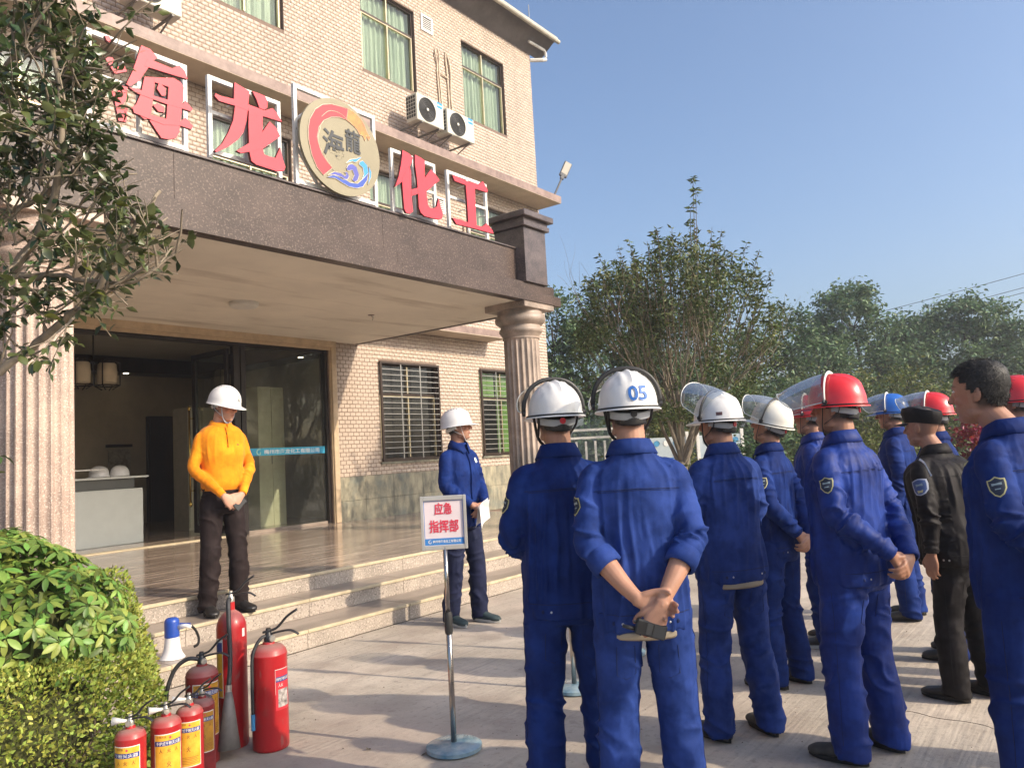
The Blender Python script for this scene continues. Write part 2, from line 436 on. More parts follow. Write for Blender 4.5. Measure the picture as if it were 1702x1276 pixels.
for j in range(len(yy)-1):
    x = X0
    while x < X1-.05:
        L_ = min(1.0, X1-x)
        b = MB(); b.box((x+.0008, yy[j]+.0008, 3*ZS-.028), (x+L_-.0008, yy[j+1]-.0008, 3*ZS+random.uniform(-.0004, .0004))); b.build('floor_slab', m_floor, ter); x += L_
for yj in range(4):
    b = MB(); b.box((X0, 11.31+yj*1.6, 3*ZS-.028), (13, 11.31+yj*1.6+1.59, 3*ZS)); b.build('floor_slab', m_floor, ter)

# ------------------------------------------------------------------ the office building
bld = empty('office_building', (9.5, 11, 0), label='three storey office building clad in small cream tiles with a columned brown granite porch', cat='building')
def BP(name, mb, m, parent=None, **k):       # a part of the building, geometry given in world metres
    off = Vector((-9.5, -11, 0)); mb.v = [tuple(Vector(p)+off) for p in mb.v]
    return mb.build(name, m, parent or bld, **k)
WY = 11.0; WR = 15.96
F3 = [(6.75, 8.28), (10.13, 11.66), (13.20, 14.78), (3.2, 4.9)]
F2 = [(6.76, 8.36), (10.20, 11.62), (13.20, 14.72), (3.2, 4.9)]
F1 = [(10.24, 11.87), (13.25, 14.87)]
DOOR = (2.4, 9.03, 3*ZS, 3.58)
holes = [(a, b, 9.27, 11.09) for a, b in F3]+[(a, b, 5.35, 7.27) for a, b in F2]+[(a, b, 1.52, 3.41) for a, b in F1]+[DOOR]
xs = sorted(set([-3, WR]+[h[0] for h in holes]+[h[1] for h in holes])); zs = sorted(set([0, 11.80]+[h[2] for h in holes]+[h[3] for h in holes]))
wl = MB()
for j in range(len(zs)-1):
    i = 0
    while i < len(xs)-1:
        def solid(i): 
            cx_ = (xs[i]+xs[i+1])/2; cz_ = (zs[j]+zs[j+1])/2
            return not any(h[0] < cx_ < h[1] and h[2] < cz_ < h[3] for h in holes)
        if not solid(i): i += 1; continue
        k = i
        while k < len(xs)-1 and solid(k): k += 1
        wl.box((xs[i], WY, zs[j]), (xs[k], WY+.26, zs[j+1])); i = k
BP('wall', wl, m_grout)
sd = MB(); sd.box((WR-.26, WY+.262, 0), (WR, 22, 11.8)); BP('side_wall', sd, m_grout)
# tiles ------------------------------------------------------------
TW, TH, TG = .131, .0735, .0085
def tile_list():
    out = []
    nz_ = int((11.79-1.265)/TH)
    for r in range(nz_):
        z = 1.268+r*TH; off = (r % 2)*TW/2
        n0 = int((2.0)/TW)
        for q in range(n0, int(WR/TW)+2):
            x = q*TW+off; a = x; b = x+TW-TG
            if b > WR: b = WR
            if b-a < .02: continue
            zz0, zz1 = z, z+TH-TG; ok = True
            for h in holes:
                if zz1 > h[2]-.0 and zz0 < h[3]+.0:
                    if a >= h[0]-.01 and b <= h[1]+.01: ok = False; break
                    if a < h[0] < b: b = h[0]-.002
                    elif a < h[1] < b: a = h[1]+.002
            if not ok or b-a < .015: continue
            if zz1 < 3.99 and zz0 > 3.7 and b < 9.7: continue
            out.append((a, b, zz0, zz1))
    return out
TL = tile_list()
random.seed(3)
def tv(a, b, z0, z1, o=(0, 0, 0)):
    c = .004; y0 = WY; y1 = WY-.007
    t = [random.uniform(-.0007, .0007) for _ in range(3)]
    P = [(a, y0, z0), (b, y0, z0), (b, y0, z1), (a, y0, z1),
         (a+c, y1+t[0], z0+c), (b-c, y1+t[1], z0+c), (b-c, y1+t[2]+t[1]-t[0]*0, z1-c), (a+c, y1+t[2]+t[0], z1-c)]
    return P
TF = np.array([(4, 5, 6, 7), (0, 1, 5, 4), (1, 2, 6, 5), (2, 3, 7, 6), (3, 0, 4, 7)])
near = sorted([t for t in TL if abs(t[1]-t[0]-(TW-TG)) < .002], key=lambda t: (t[0]-9.0)**2+(t[2]-2.2)**2*1.5)[:290]
ns = set(near); rest = [t for t in TL if t not in ns]
V = np.array([p for t in rest for p in tv(*t)])-np.array([9.5, 11, 0]); F = (TF[None]+8*np.arange(len(rest))[:, None, None]).reshape(-1, 4)
tl = link('wall_tiling', np_mesh(V, F, m_tile), bld); tag(tl, kind='stuff')
tms = [mesh(tv(0, TW-TG, 0, TH-TG), [tuple(q) for q in TF], m_tile) for _ in range(6)]
for me_ in tms:
    for v_ in me_.vertices: v_.co.y -= WY
m_tiles = []
for k in range(6):
    mm = m_tile if k < 1 else None
for t in near:
    link('wall_tile', random.choice(tms), bld, (t[0]-9.5, 0, t[2]))
# slate dado, corner
b = MB(); x = 9.17
while x < WR:
    L_ = min(random.choice((.62, .8, .71)), WR-x)
    for z0, z1 in ((.3, .83), (.834, 1.262)):
        b = MB(); b.box((x+.001, WY-.022, z0), (x+L_-.001, WY-.001, z1), .003); BP('dado_slab', b, m_slate)
    x += L_
# ledges between the storeys
b = MB(); b.box((-3, 10.29, 7.665), (15.95, WY-.009, 7.835)); b.box((-3, 10.292, 7.655), (15.94, 10.99, 7.6648), mi=1); BP('storey_ledge', b, [m_ledge, m_ledgeb])
b = MB(); b.box((9.74, 10.42, 4.075), (13.63, WY-.009, 4.21)); b.box((9.74, 10.422, 4.06), (13.62, 10.99, 4.0748), mi=1); BP('window_hood', b, [m_ledge, m_ledgeb])
# eaves
b = MB()
b.add([(-3, 11.0, 11.80), (16.42, 11.0, 11.80), (16.42, 10.50, 12.16), (-3, 10.50, 12.16)], [(0, 1, 2, 3)])
m_eave = mat('eave_soffit', (.14, .125, .12), .8, .15, 3); m_roof = mat('roof_edge', (.46, .43, .36), .7, .15, 4, .1, 40)
BP('eave_soffit', b, m_eave)
b = MB(); b.box((-3, 10.42, 12.165), (16.5, 22, 12.28), .03); BP('roof_slab', b, m_roof)
b = MB(); b.tube([(-3, 10.42, 12.14), (16.5, 10.42, 12.14)], .055, 10); BP('gutter', b, m_roof)
b = MB(); b.tube([(15.6, 10.75, 11.93), (16.25, 10.72, 11.93), (16.3, 10.72, 11.85), (16.3, 10.72, 11.76)], .035); b.tube([(15.98, 11.0, 11.66), (16.2, 10.75, 11.66), (16.3, 10.72, 11.70)], .05); BP('drain_pipe', b, m_steel)
b = MB(); b.tube([(15.9, 10.9, 12.28), (15.9, 10.9, 13.1)], .012, 6); BP('lightning_rod', b, m_bar)

# windows ------------------------------------------------------------
m_curt = mat('green_curtain', (.42, .50, .40), .85, .15, 3, c2=(.62, .68, .56), aniso=(9, 1, .3), sub=.25)
m_curt2 = mat('bright_green_blind', (.15, .27, .06), .8, .1, 3)
def window(name, a, b_, z0, z1, transom, kind):
    w_ = MB(); d = .02; y0 = WY+.06; y1 = WY+.12; t = .045
    fr = lambda x0, z0_, x1, z1_, yy0=y0, yy1=y1, mi=0: w_.box((x0, yy0, z0_), (x1, yy1, z1_), .004, mi)
    fr(a, z0, a+t, z1); fr(b_-t, z0, b_, z1); fr(a+t, z0, b_-t, z0+t); fr(a+t, z1-t, b_-t, z1)
    fr(a+t, transom-.025, b_-t, transom+.025, y0-.004, y1+.004)
    mx = (a+b_)/2
    # lighter sash edges
    fr(mx-.022, z0+t, mx+.012, transom-.025, y0-.02, y1-.01, 1); fr(mx-.02, transom+.025, mx+.015, z1-t, y0-.01, y1, 1)
    fr(a+t, z0+t, a+t+.03, transom-.025, y0-.01, y1-.02, 1); fr(b_-t-.03, z0+t, b_-t, transom-.025, y0-.01, y1-.02, 1)
    fr(a+t+.03, transom-.05, mx-.02, transom-.026, y0-.01, y1-.02, 1); fr(mx+.012, transom-.05, b_-t-.03, transom-.026, y0-.01, y1-.02, 1)
    o = BP('window', w_, [m_bronze, m_brass])
    for (px0, px1) in ((a+t, mx-.02), (mx+.015, b_-t)):
        for (pz0, pz1) in ((z0+t, transom-.03), (transom+.026, z1-t)):
            g_ = MB(); yy_ = WY+.095
            g_.add([(px0, yy_, pz0), (px1, yy_, pz0), (px1, yy_, pz1), (px0, yy_, pz1)], [(0, 1, 2, 3)]); BP('pane', g_, m_glass, o)
    # curtains hanging just behind the glass
    if kind == 'curtain':
        n = 160; P = []; Q = []
        ph = random.uniform(0, 6)
        for i in range(n+1):
            x = a+.02+(b_-a-.04)*i/n
            y = WY+.2+.028*math.sin(x*38+ph+1.5*math.sin(x*5+ph))+.012*math.sin(x*90)
            P += [(x, y, z0+.01), (x, y+.004*math.sin(x*30), z1)]
        for i in range(n): Q.append((2*i, 2*i+2, 2*i+3, 2*i+1))
        c_ = MB(); c_.add(P, Q); BP('curtain', c_, m_curt, o, smooth=True)
    if kind == 'blind':
        c_ = MB(); c_.box((a+.5*(b_-a), WY+.2, z0+.05), (b_-.02, WY+.21, z1)); c_.box((a+.03, WY+.2, transom), (a+.46*(b_-a), WY+.21, z1)); BP('blind', c_, m_curt2, o)
    # dark room behind
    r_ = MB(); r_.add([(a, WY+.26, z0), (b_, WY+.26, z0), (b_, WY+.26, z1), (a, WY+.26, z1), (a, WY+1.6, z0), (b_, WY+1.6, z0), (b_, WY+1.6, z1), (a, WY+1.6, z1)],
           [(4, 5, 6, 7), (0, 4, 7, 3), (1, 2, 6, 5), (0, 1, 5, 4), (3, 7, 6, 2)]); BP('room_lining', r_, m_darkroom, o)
    return o
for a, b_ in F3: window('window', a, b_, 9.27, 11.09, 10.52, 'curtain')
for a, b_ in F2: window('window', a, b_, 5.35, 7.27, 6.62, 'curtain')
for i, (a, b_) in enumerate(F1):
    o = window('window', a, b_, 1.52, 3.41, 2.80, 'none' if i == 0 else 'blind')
    g_ = MB(); yb = WY-.045
    g_.box((a-.01, yb-.02, 1.50), (a+.03, yb+.02, 3.43)); g_.box((b_-.03, yb-.02, 1.50), (b_+.01, yb+.02, 3.43))
    g_.box((a+.03, yb-.02, 3.39), (b_-.03, yb+.02, 3.43)); g_.box((a+.03, yb-.02, 1.50), (b_-.03, yb+.02, 1.54)); BP('grille_frame', g_, m_bronze, o)
    for f_ in (.335, .665):
        g_ = MB(); x = a+(b_-a)*f_; g_.box((x-.010, yb-.008, 1.54), (x+.010, yb+.008, 3.39)); BP('grille_post', g_, m_bar, o)
    for k in range(16):
        z = 1.54+(k+1)*(1.85/17); g_ = MB(); g_.tube([(a+.03, yb-.014, z), (b_-.03, yb-.014, z)], .0085, 6); BP('grille_bar', g_, m_bar, o)
    g_ = MB(); g_.box((a-.04, WY-.05, 1.455), (b_+.04, WY-.001, 1.497), .004); BP('window_sill', g_, m_slate, o)

# louvred vents
m_vent = mat('vent_plastic', (.78, .77, .73), .5, .05)
for (a, b_, z0, z1) in ((11.86, 12.23, 10.78, 11.16), (12.0, 12.36, 6.76, 7.12)):
    v_ = MB(); y = WY-.03
    v_.box((a, y, z0), (a+.045, WY-.008, z1)); v_.box((b_-.045, y, z0), (b_, WY-.008, z1)); v_.box((a+.045, y, z0), (b_-.045, WY-.008, z0+.045)); v_.box((a+.045, y, z1-.045), (b_-.045, WY-.008, z1))
    v_.box((a+.045, WY-.012, z0+.045), (b_-.045, WY-.0085, z1-.045), mi=1); o = BP('wall_vent', v_, [m_vent, m_darkroom])
    for k in range(6):
        z = z0+.06+k*(z1-z0-.12)/6
        v_ = MB(); v_.add([(a+.045, y+.002, z), (b_-.045, y+.002, z), (b_-.045, WY-.013, z+.03), (a+.045, WY-.013, z+.03), (a+.045, y+.002, z+.012), (b_-.045, y+.002, z+.012)], [(0, 1, 2, 3), (4, 5, 1, 0), (3, 2, 5, 4)]); BP('louvre', v_, m_vent, o)

# ------------------------------------------------------------------ porch
cn = empty('porch_canopy', (0, 0, 0)); cn.parent = bld
CP = lambda name, mb, m, **k: BP(name, mb, m, cn, **k)
b = MB(); b.box((-3, 6.55, 3.712), (9.66, 10.985, 3.82)); CP('soffit', b, m_soffit)
for x0, x1 in ((-3, .2), (.2, 3.3), (3.3, 6.4), (6.4, 9.74)):
    b = MB(); b.box((x0+.001, 6.40, 3.70), (x1-.001, 6.549, 3.835), .002); CP('lower_band', b, m_gran)
    b = MB(); b.box((x0+.001, 6.478, 3.836), (min(x1, 9.68)-.001, 6.56, 3.99), .002); CP('upper_band', b, m_gran)
b = MB(); b.box((9.661, 6.551, 3.70), (9.74, 10.98, 3.835), .002); CP('side_band', b, m_gran)
b = MB(); b.box((9.60, 6.561, 3.836), (9.68, 10.98, 3.99), .002); CP('side_band', b, m_gran)
for x0, x1 in ((-3, 1.05), (1.05, 3.7), (3.7, 6.3), (6.3, 8.925)):
    b = MB(); b.box((x0+.0008, 6.60, 3.991), (x1-.0008, 6.72, 4.49), .002); CP('parapet_slab', b, m_gran)
b = MB(); b.box((-3, 6.575, 4.491), (8.919, 6.74, 4.512), .003); CP('parapet_coping', b, m_gran_d)
b = MB(); b.box((9.40, 6.98, 3.991), (9.52, 10.98, 4.50)); CP('side_parapet', b, m_gran)
b = MB(); b.box((-3, 6.72, 3.83), (9.40, 10.98, 3.99)); CP('canopy_deck', b, m_grout)
b = MB(); b.box((8.92, 6.43, 3.991), (9.46, 6.97, 4.80), .004); b.box((8.87, 6.38, 4.801), (9.51, 7.02, 4.87), .006); b.box((8.89, 6.40, 4.871), (9.49, 7.0, 4.93), .004); b.box((8.82, 6.33, 4.931), (9.56, 7.07, 5.02), .008); CP('pedestal', b, m_gran_d)
# plaster moulding over the glass entrance
b = MB(); b.box((2.0, 10.93, 3.60), (9.16, 10.998, 3.711)); b.box((2.0, 10.96, 3.55), (9.12, 10.999, 3.599)); BP('door_moulding', b, m_cornice)
b = MB(); b.box((9.05, 10.93, 3*ZS), (9.165, 10.998, 3.599), .01); b.box((9.035, 10.965, 3*ZS), (9.049, 10.999, 3.599)); BP('door_jamb', b, m_cornice)

def column(x, y, m_, mcap):
    c = empty('column', (x-9.5, y-11, 0)); c.parent = bld
    n = 20; per = 8; z0 = 3*ZS; R = .268
    prof = []; rows = []
    zz = [z0+.30, z0+.36, 1.2, 2.0, 2.8, 3.12, 3.17, 3.2]
    V = []; Fq = []
    for zi, z in enumerate(zz):
        Rz = R*(1.0-.03*(z-z0)/3)
        dep = .026 if 1 <= zi <= 5 else (.014 if zi == 6 else 0)
        for k in range(n*per):
            ph = (k % per)/per; a = 2*PI*k/(n*per)
            fl = math.sin(PI*max(0, (ph-.16)/.84))**.7 if ph > .16 else 0
            r = Rz - dep*fl; V.append((r*math.cos(a), r*math.sin(a), z))
    m = n*per
    for i in range(len(zz)-1):
        for k in range(m): Fq.append((i*m+k, i*m+(k+1) % m, (i+1)*m+(k+1) % m, (i+1)*m+k))
    me = mesh(V, Fq, m_); shade_auto(me, 25); link('fluted_shaft', me, c)
    b = MB(); b.lathe([(.36, z0), (.36, z0+.10), (.355, z0+.11), (.375, z0+.15), (.355, z0+.2), (.31, z0+.215), (.33, z0+.25), (.30, z0+.29), (.27, z0+.31)], 48)
    b.build('base', m_, c, auto=40)
    z = 3.195
    b = MB(); b.lathe([(.262, z), (.275, z+.008), (.275, z+.02), (.262, z+.027), (.268, z+.045), (.285, z+.06), (.29, z+.08), (.305, z+.09), (.325, z+.12), (.315, z+.155), (.30, z+.17), (.295, z+.2), (.33, z+.225), (.365, z+.25), (.38, z+.29), (.37, z+.335), (.345, z+.355), (.335, z+.37), (.335, z+.42)], 56)
    b.build('capital', mcap, c, auto=50)
    b = MB(); b.box((-.37, -.37, z+.42), (.37, .37, 3.711), .005); b.build('abacus', mcap, c)
    return c
column(2.615, 6.79, m_pink, m_pink)
column(9.20, 6.79, m_pinkw, m_pinkw)

# glazed entrance ------------------------------------------------------------
en = empty('glazed_entrance', (0, 0, 0)); en.parent = bld
EP = lambda name, mb, m, **k: BP(name, mb, m, en, **k)
b = MB(); b.box((7.16, 11.06, 3*ZS), (7.27, 11.15, 3.53), .003); b.box((7.29, 11.06, 3*ZS), (7.375, 11.15, 3.53), .003); EP('post', b, m_dark)
b = MB(); b.box((8.97, 11.03, 3*ZS), (9.03, 11.15, 3.53), .003); EP('post', b, m_dark)
b = MB(); b.box((2.4, 11.05, 3.53), (9.03, 11.16, 3.58)); b.box((2.4, 11.065, 3.50), (9.03, 11.15, 3.529)); EP('header', b, m_dark)
b = MB(); b.box((7.375, 11.07, 3*ZS), (8.97, 11.14, 3*ZS+.045)); EP('bottom_rail', b, m_tread)
b = MB(); b.box((2.4, 11.03, 3*ZS+.001), (7.16, 11.17, 3*ZS+.013)); EP('threshold', b, m_nose)
b = MB(); b.box((7.376, 11.10, 3*ZS+.046), (8.969, 11.106, 3.5)); EP('glass_pane', b, m_glassd)
# open door leaf, folded inwards
lx = 7.15
b = MB()
b.box((lx-.05, 11.17, 3*ZS+.03), (lx, 11.25, 3.47)); b.box((lx-.05, 12.11, 3*ZS+.03), (lx, 12.21, 3.47)); b.box((lx-.05, 11.25, 3.38), (lx, 12.11, 3.47)); b.box((lx-.05, 11.25, 3*ZS+.03), (lx, 12.11, 3*ZS+.16)); EP('door_leaf', b, m_dark)
b = MB(); b.box((lx-.028, 11.25, 3*ZS+.16), (lx-.022, 12.11, 3.38)); EP('door_glass', b, m_glassd)
for sx in (-.11, .05):
    b = MB(); hx = lx-.025+sx; b.tube([(hx, 12.16, 1.0), (hx, 12.16, 2.55)], .017, 10)
    for z in (.98, 2.57): b.lathe([(.005, -.05), (.022, -.03), (.03, 0), (.02, .03), (.005, .05)], 12, (hx, 12.16, z))
    b.tube([(hx, 12.16, 1.2), (lx-.025, 12.16, 1.2)], .008, 6); b.tube([(hx, 12.16, 2.4), (lx-.025, 12.16, 2.4)], .008, 6); EP('door_handle', b, m_gold, smooth=True)
m_strip = mat('blue_strip', (.02, .18, .48), .5, .05, spec=.4, c2=(.05, .42, .60), scale=.7, world=True)
m_white = mat('white_print', (.82, .82, .80), .6, .03)
m_greenlogo = mat('pale_green_print', (.45, .70, .50), .6, .03)
b = MB(); b.box((7.38, 11.090, 1.715), (8.965, 11.0935, 1.838)); EP('company_strip', b, m_strip)
b = MB(); text_on(b, '梅州市海龙化工有限公司', .085, (8.27, 11.0885, 1.776), (1, 0, 0), (0, 0, 1), .012, .0006, fit=(1.13, .078)); EP('strip_lettering', b, m_white)
def ring_logo(b, O, r, mi=0, mi2=0, e=.0008):
    O = Vector(O)
    pts = []
    for k in range(0, 27):
        a = math.radians(50+k*10.2); rr = r*(1-.02*k/26); pts.append((a, rr, r*(.20+.16*math.sin(PI*k/26))))
    v = []; f = []
    for a, rr, wd in pts:
        v += [O+Vector((rr*math.cos(a), -e, rr*math.sin(a))), O+Vector(((rr-wd)*math.cos(a), -e, (rr-wd)*math.sin(a)))]
    for k in range(len(pts)-1): f.append((2*k, 2*k+2, 2*k+3, 2*k+1))
    b.add(v, f, mi)
    v = []; f = []
    for k in range(11):
        a = math.radians(-70+k*11); v += [O+Vector((r*.55*math.cos(a)+r*.12, -e, r*.5*math.sin(a)-r*.2)), O+Vector((r*.25*math.cos(a)+r*.12, -e, r*.22*math.sin(a)-r*.22))]
    for k in range(10): f.append((2*k, 2*k+2, 2*k+3, 2*k+1))
    b.add(v, f, mi2)
b = MB(); ring_logo(b, (7.61, 11.0885, 1.776), .052); EP('strip_logo', b, m_greenlogo)

# ------------------------------------------------------------------ lobby
m_lobw = mat('lobby_wall', (.42, .35, .25), .75, .1, 2, world=True)
m_lobc = mat('lobby_ceiling', (.50, .46, .38), .8, .08, 1, world=True)
m_wood = mat('dark_wood', (.035, .018, .012), .4, .25, 4, aniso=(1, 1, .2))
lb = empty('lobby', (0, 0, 0)); lb.parent = bld
LP = lambda name, mb, m, **k: BP(name, mb, m, lb, **k)
def quad(*p): q = MB(); q.add(p, [tuple(range(len(p)))]); return q
zf = 3*ZS
LP('back_wall', quad((1, 16.5, zf), (12.5, 16.5, zf), (12.5, 16.5, 3.95), (1, 16.5, 3.95)), m_lobw)
LP('left_wall', quad((1, 11.26, zf), (1, 16.5, zf), (1, 16.5, 3.95), (1, 11.26, 3.95)), m_lobw)
LP('right_wall', quad((9.9, 16.5, zf), (9.9, 11.27, zf), (9.9, 11.27, 3.95), (9.9, 16.5, 3.95)), m_lobw)
b = MB(); b.box((.99, 11.262, 3.93), (12.5, 16.6, 3.98)); LP('ceiling', b, m_lobc)
b = MB(); b.box((1, 15.9, 3.62), (9.9, 16.49, 3.929)); b.box((9.3, 11.27, 3.62), (9.898, 15.899, 3.929)); LP('ceiling_beam', b, m_wood)
b = MB(); b.box((8.5, 16.40, zf), (9.25, 16.49, 2.75), .01); b.box((8.56, 16.385, zf), (9.19, 16.399, 2.69)); LP('wooden_door', b, m_wood)
b = MB(); b.box((7.65, 16.46, 2.1), (8.2, 16.49, 2.16)); b.box((7.65, 16.46, 1.2), (8.2, 16.49, 1.26)); b.box((5.0, 16.45, 1.0), (6.1, 16.49, 3.0)); LP('wall_panel', b, m_wood)
b = MB(); b.box((7.70, 16.45, 1.3), (8.15, 16.485, 2.05)); tag(LP('framed_notice', b, mat('notice_paper', (.30, .26, .20), .6, .2, 12, c2=(.45, .40, .32))))
b = MB(); b.box((5.1, 16.43, 1.1), (6.0, 16.449, 2.9)); LP('scroll_picture', b, mat('scroll_paper', (.26, .20, .13), .7, .3, 5))
m_lamp = bpy.data.materials.new('downlight_glow'); m_lamp.use_nodes = True
_b = m_lamp.node_tree.nodes['Principled BSDF']; _b.inputs['Emission Color'].default_value = (1, .85, .6, 1); _b.inputs['Emission Strength'].default_value = 6
for p in ((7.9, 16.1), (9.5, 14.6), (9.5, 12.4)):
    b = MB(); b.lathe([(.0, -.004), (.05, -.004), (.055, 0)], 16, (p[0], p[1], 3.618)); LP('downlight', b, m_lamp)
# outlines of the raised signs, metres on the parapet plane (x, z)
SHAPES = {"dragon_char":[[[4.29,5.326],[4.458,5.292],[4.435,5.109],[4.415,4.978],[4.377,4.843],[4.315,4.751],[4.207,4.646],[4.076,4.555],[4.058,4.562],[4.143,4.664],[4.21,4.792],[4.266,4.931],[4.29,5.086],[4.279,5.156]],[[4.077,5.138],[4.141,5.133],[4.278,5.15],[4.461,5.149],[4.629,5.148],[4.724,5.205],[4.774,5.17],[4.837,5.093],[4.598,5.081],[4.29,5.086],[4.114,5.076],[4.07,5.109]],[[4.443,5.112],[4.606,5.102],[4.593,4.921],[4.588,4.744],[4.607,4.68],[4.657,4.675],[4.743,4.68],[4.806,4.813],[4.828,4.697],[4.861,4.616],[4.842,4.572],[4.753,4.543],[4.512,4.548],[4.458,4.57],[4.436,4.663],[4.434,4.922]],[[4.683,5.048],[4.754,5.009],[4.81,4.929],[4.69,4.824],[4.588,4.731],[4.461,4.67],[4.338,4.617],[4.291,4.628],[4.436,4.749],[4.593,4.909]],[[4.486,5.302],[4.548,5.305],[4.633,5.302],[4.663,5.255],[4.658,5.183],[4.622,5.152],[4.565,5.152],[4.532,5.23]]],"change_char":[[[6.588,5.291],[6.699,5.277],[6.767,5.244],[6.719,5.139],[6.672,5.056],[6.611,4.949],[6.56,4.886],[6.435,4.79],[6.502,4.931],[6.552,5.095],[6.579,5.213]],[[6.564,4.947],[6.69,5.111],[6.72,5.048],[6.707,4.821],[6.716,4.632],[6.725,4.553],[6.667,4.51],[6.606,4.507],[6.574,4.55],[6.566,4.688],[6.559,4.866]],[[7.078,5.173],[7.15,5.139],[7.236,5.071],[7.109,4.971],[6.986,4.868],[6.838,4.802],[6.709,4.741],[6.707,4.821],[6.814,4.868],[6.921,4.987],[7.031,5.118]],[[6.798,5.289],[6.897,5.28],[6.974,5.26],[6.959,5.131],[6.963,4.966],[6.98,4.784],[6.996,4.684],[7.031,4.666],[7.104,4.672],[7.159,4.71],[7.187,4.801],[7.204,4.82],[7.227,4.725],[7.267,4.639],[7.247,4.572],[7.2,4.55],[7.081,4.537],[6.921,4.534],[6.859,4.562],[6.827,4.626],[6.826,4.789],[6.815,4.991],[6.791,5.169]]],"work_char":[[[7.491,5.208],[7.618,5.205],[7.813,5.199],[8.032,5.215],[8.124,5.283],[8.22,5.187],[8.214,5.145],[7.941,5.136],[7.743,5.138],[7.534,5.14]],[[7.753,5.162],[7.943,5.153],[7.935,4.939],[7.937,4.606],[7.768,4.605],[7.766,4.901]],[[7.45,4.625],[7.608,4.632],[7.819,4.621],[8.054,4.624],[8.154,4.695],[8.28,4.618],[8.294,4.576],[8.136,4.573],[7.798,4.567],[7.523,4.555]]],"sea_char":[[[3.358,5.335],[3.441,5.332],[3.507,5.278],[3.461,5.227],[3.416,5.142],[3.338,5.002],[3.252,4.916],[3.22,4.926],[3.274,5.056],[3.313,5.181]],[[3.417,5.238],[3.517,5.231],[3.643,5.227],[3.713,5.282],[3.766,5.249],[3.795,5.178],[3.653,5.167],[3.383,5.152]],[[3.382,5.051],[3.481,5.082],[3.462,4.9],[3.438,4.736],[3.41,4.671],[3.377,4.655],[3.26,4.722],[3.303,4.769],[3.347,4.883]],[[3.47,5.077],[3.56,5.105],[3.653,5.138],[3.722,5.123],[3.751,5.081],[3.736,4.925],[3.716,4.757],[3.702,4.638],[3.666,4.57],[3.597,4.538],[3.529,4.53],[3.485,4.583],[3.42,4.663],[3.554,4.672],[3.577,4.713],[3.591,4.876],[3.605,5.035],[3.47,5.032]],[[3.241,4.901],[3.315,4.916],[3.468,4.902],[3.603,4.909],[3.736,4.913],[3.767,4.958],[3.837,4.9],[3.819,4.873],[3.718,4.873],[3.602,4.863],[3.434,4.868],[3.315,4.872]],[[3.271,4.725],[3.41,4.716],[3.566,4.721],[3.704,4.736],[3.764,4.795],[3.834,4.736],[3.821,4.7],[3.703,4.701],[3.554,4.66],[3.41,4.671],[3.281,4.685]],[[3.514,5.043],[3.576,5.008],[3.569,4.937],[3.535,4.925],[3.491,4.978]],[[3.489,4.842],[3.556,4.831],[3.555,4.774],[3.499,4.767],[3.455,4.808]],[[3.034,5.289],[3.069,5.299],[3.099,5.262],[3.084,5.234],[3.049,5.252]],[[3.027,5.098],[3.098,5.115],[3.133,5.047],[3.201,5.078],[3.221,5.036],[3.117,4.976],[3.077,5.026]],[[3.075,4.843],[3.126,4.806],[3.178,4.89],[3.225,4.895],[3.208,4.77],[3.166,4.69],[3.223,4.709],[3.211,4.575],[3.144,4.565],[3.115,4.717]]],"arc_red":[[5.362,4.66],[5.278,4.721],[5.212,4.845],[5.176,4.999],[5.174,5.128],[5.2,5.243],[5.276,5.375],[5.38,5.464],[5.5,5.51],[5.652,5.529],[5.744,5.529],[5.715,5.394],[5.615,5.394],[5.493,5.355],[5.387,5.284],[5.318,5.185],[5.292,5.069],[5.317,4.969],[5.356,4.885],[5.426,4.82],[5.483,4.769]],"arc_orange":[[5.744,5.529],[5.807,5.534],[5.869,5.506],[5.931,5.476],[5.985,5.416],[6.022,5.338],[6.068,5.282],[6.037,5.247],[6.011,5.297],[5.984,5.225],[5.954,5.279],[5.909,5.279],[5.876,5.319],[5.83,5.355],[5.715,5.394]],"wave_deep":[[5.404,4.647],[5.51,4.704],[5.614,4.7],[5.735,4.669],[5.845,4.684],[5.912,4.745],[6.017,4.853],[5.993,4.759],[5.924,4.666],[5.827,4.624],[5.717,4.616],[5.612,4.639],[5.523,4.665]],"wave_light":[[5.912,4.745],[5.947,4.823],[5.935,4.895],[5.88,4.918],[5.89,4.952],[5.939,4.978],[6.002,4.938],[6.017,4.853]],"wave_violet":[[5.688,4.824],[5.722,4.875],[5.777,4.897],[5.839,4.876],[5.874,4.791],[5.847,4.722],[5.806,4.693],[5.768,4.709],[5.799,4.772],[5.774,4.827],[5.726,4.803],[5.695,4.801]],"wave_curl":[[5.42,4.675],[5.511,4.737],[5.601,4.746],[5.661,4.724],[5.685,4.755],[5.655,4.766],[5.694,4.782],[5.723,4.74],[5.698,4.695],[5.629,4.679],[5.539,4.699],[5.465,4.692]],"wave_crest":[[5.683,4.88],[5.74,4.936],[5.843,4.977],[5.925,5.021],[5.866,4.962],[5.825,4.928],[5.779,4.93],[5.715,4.898]],"wave_rim":[[6.026,4.932],[6.061,4.877],[6.054,4.812],[5.998,4.703],[6.031,4.819]]}
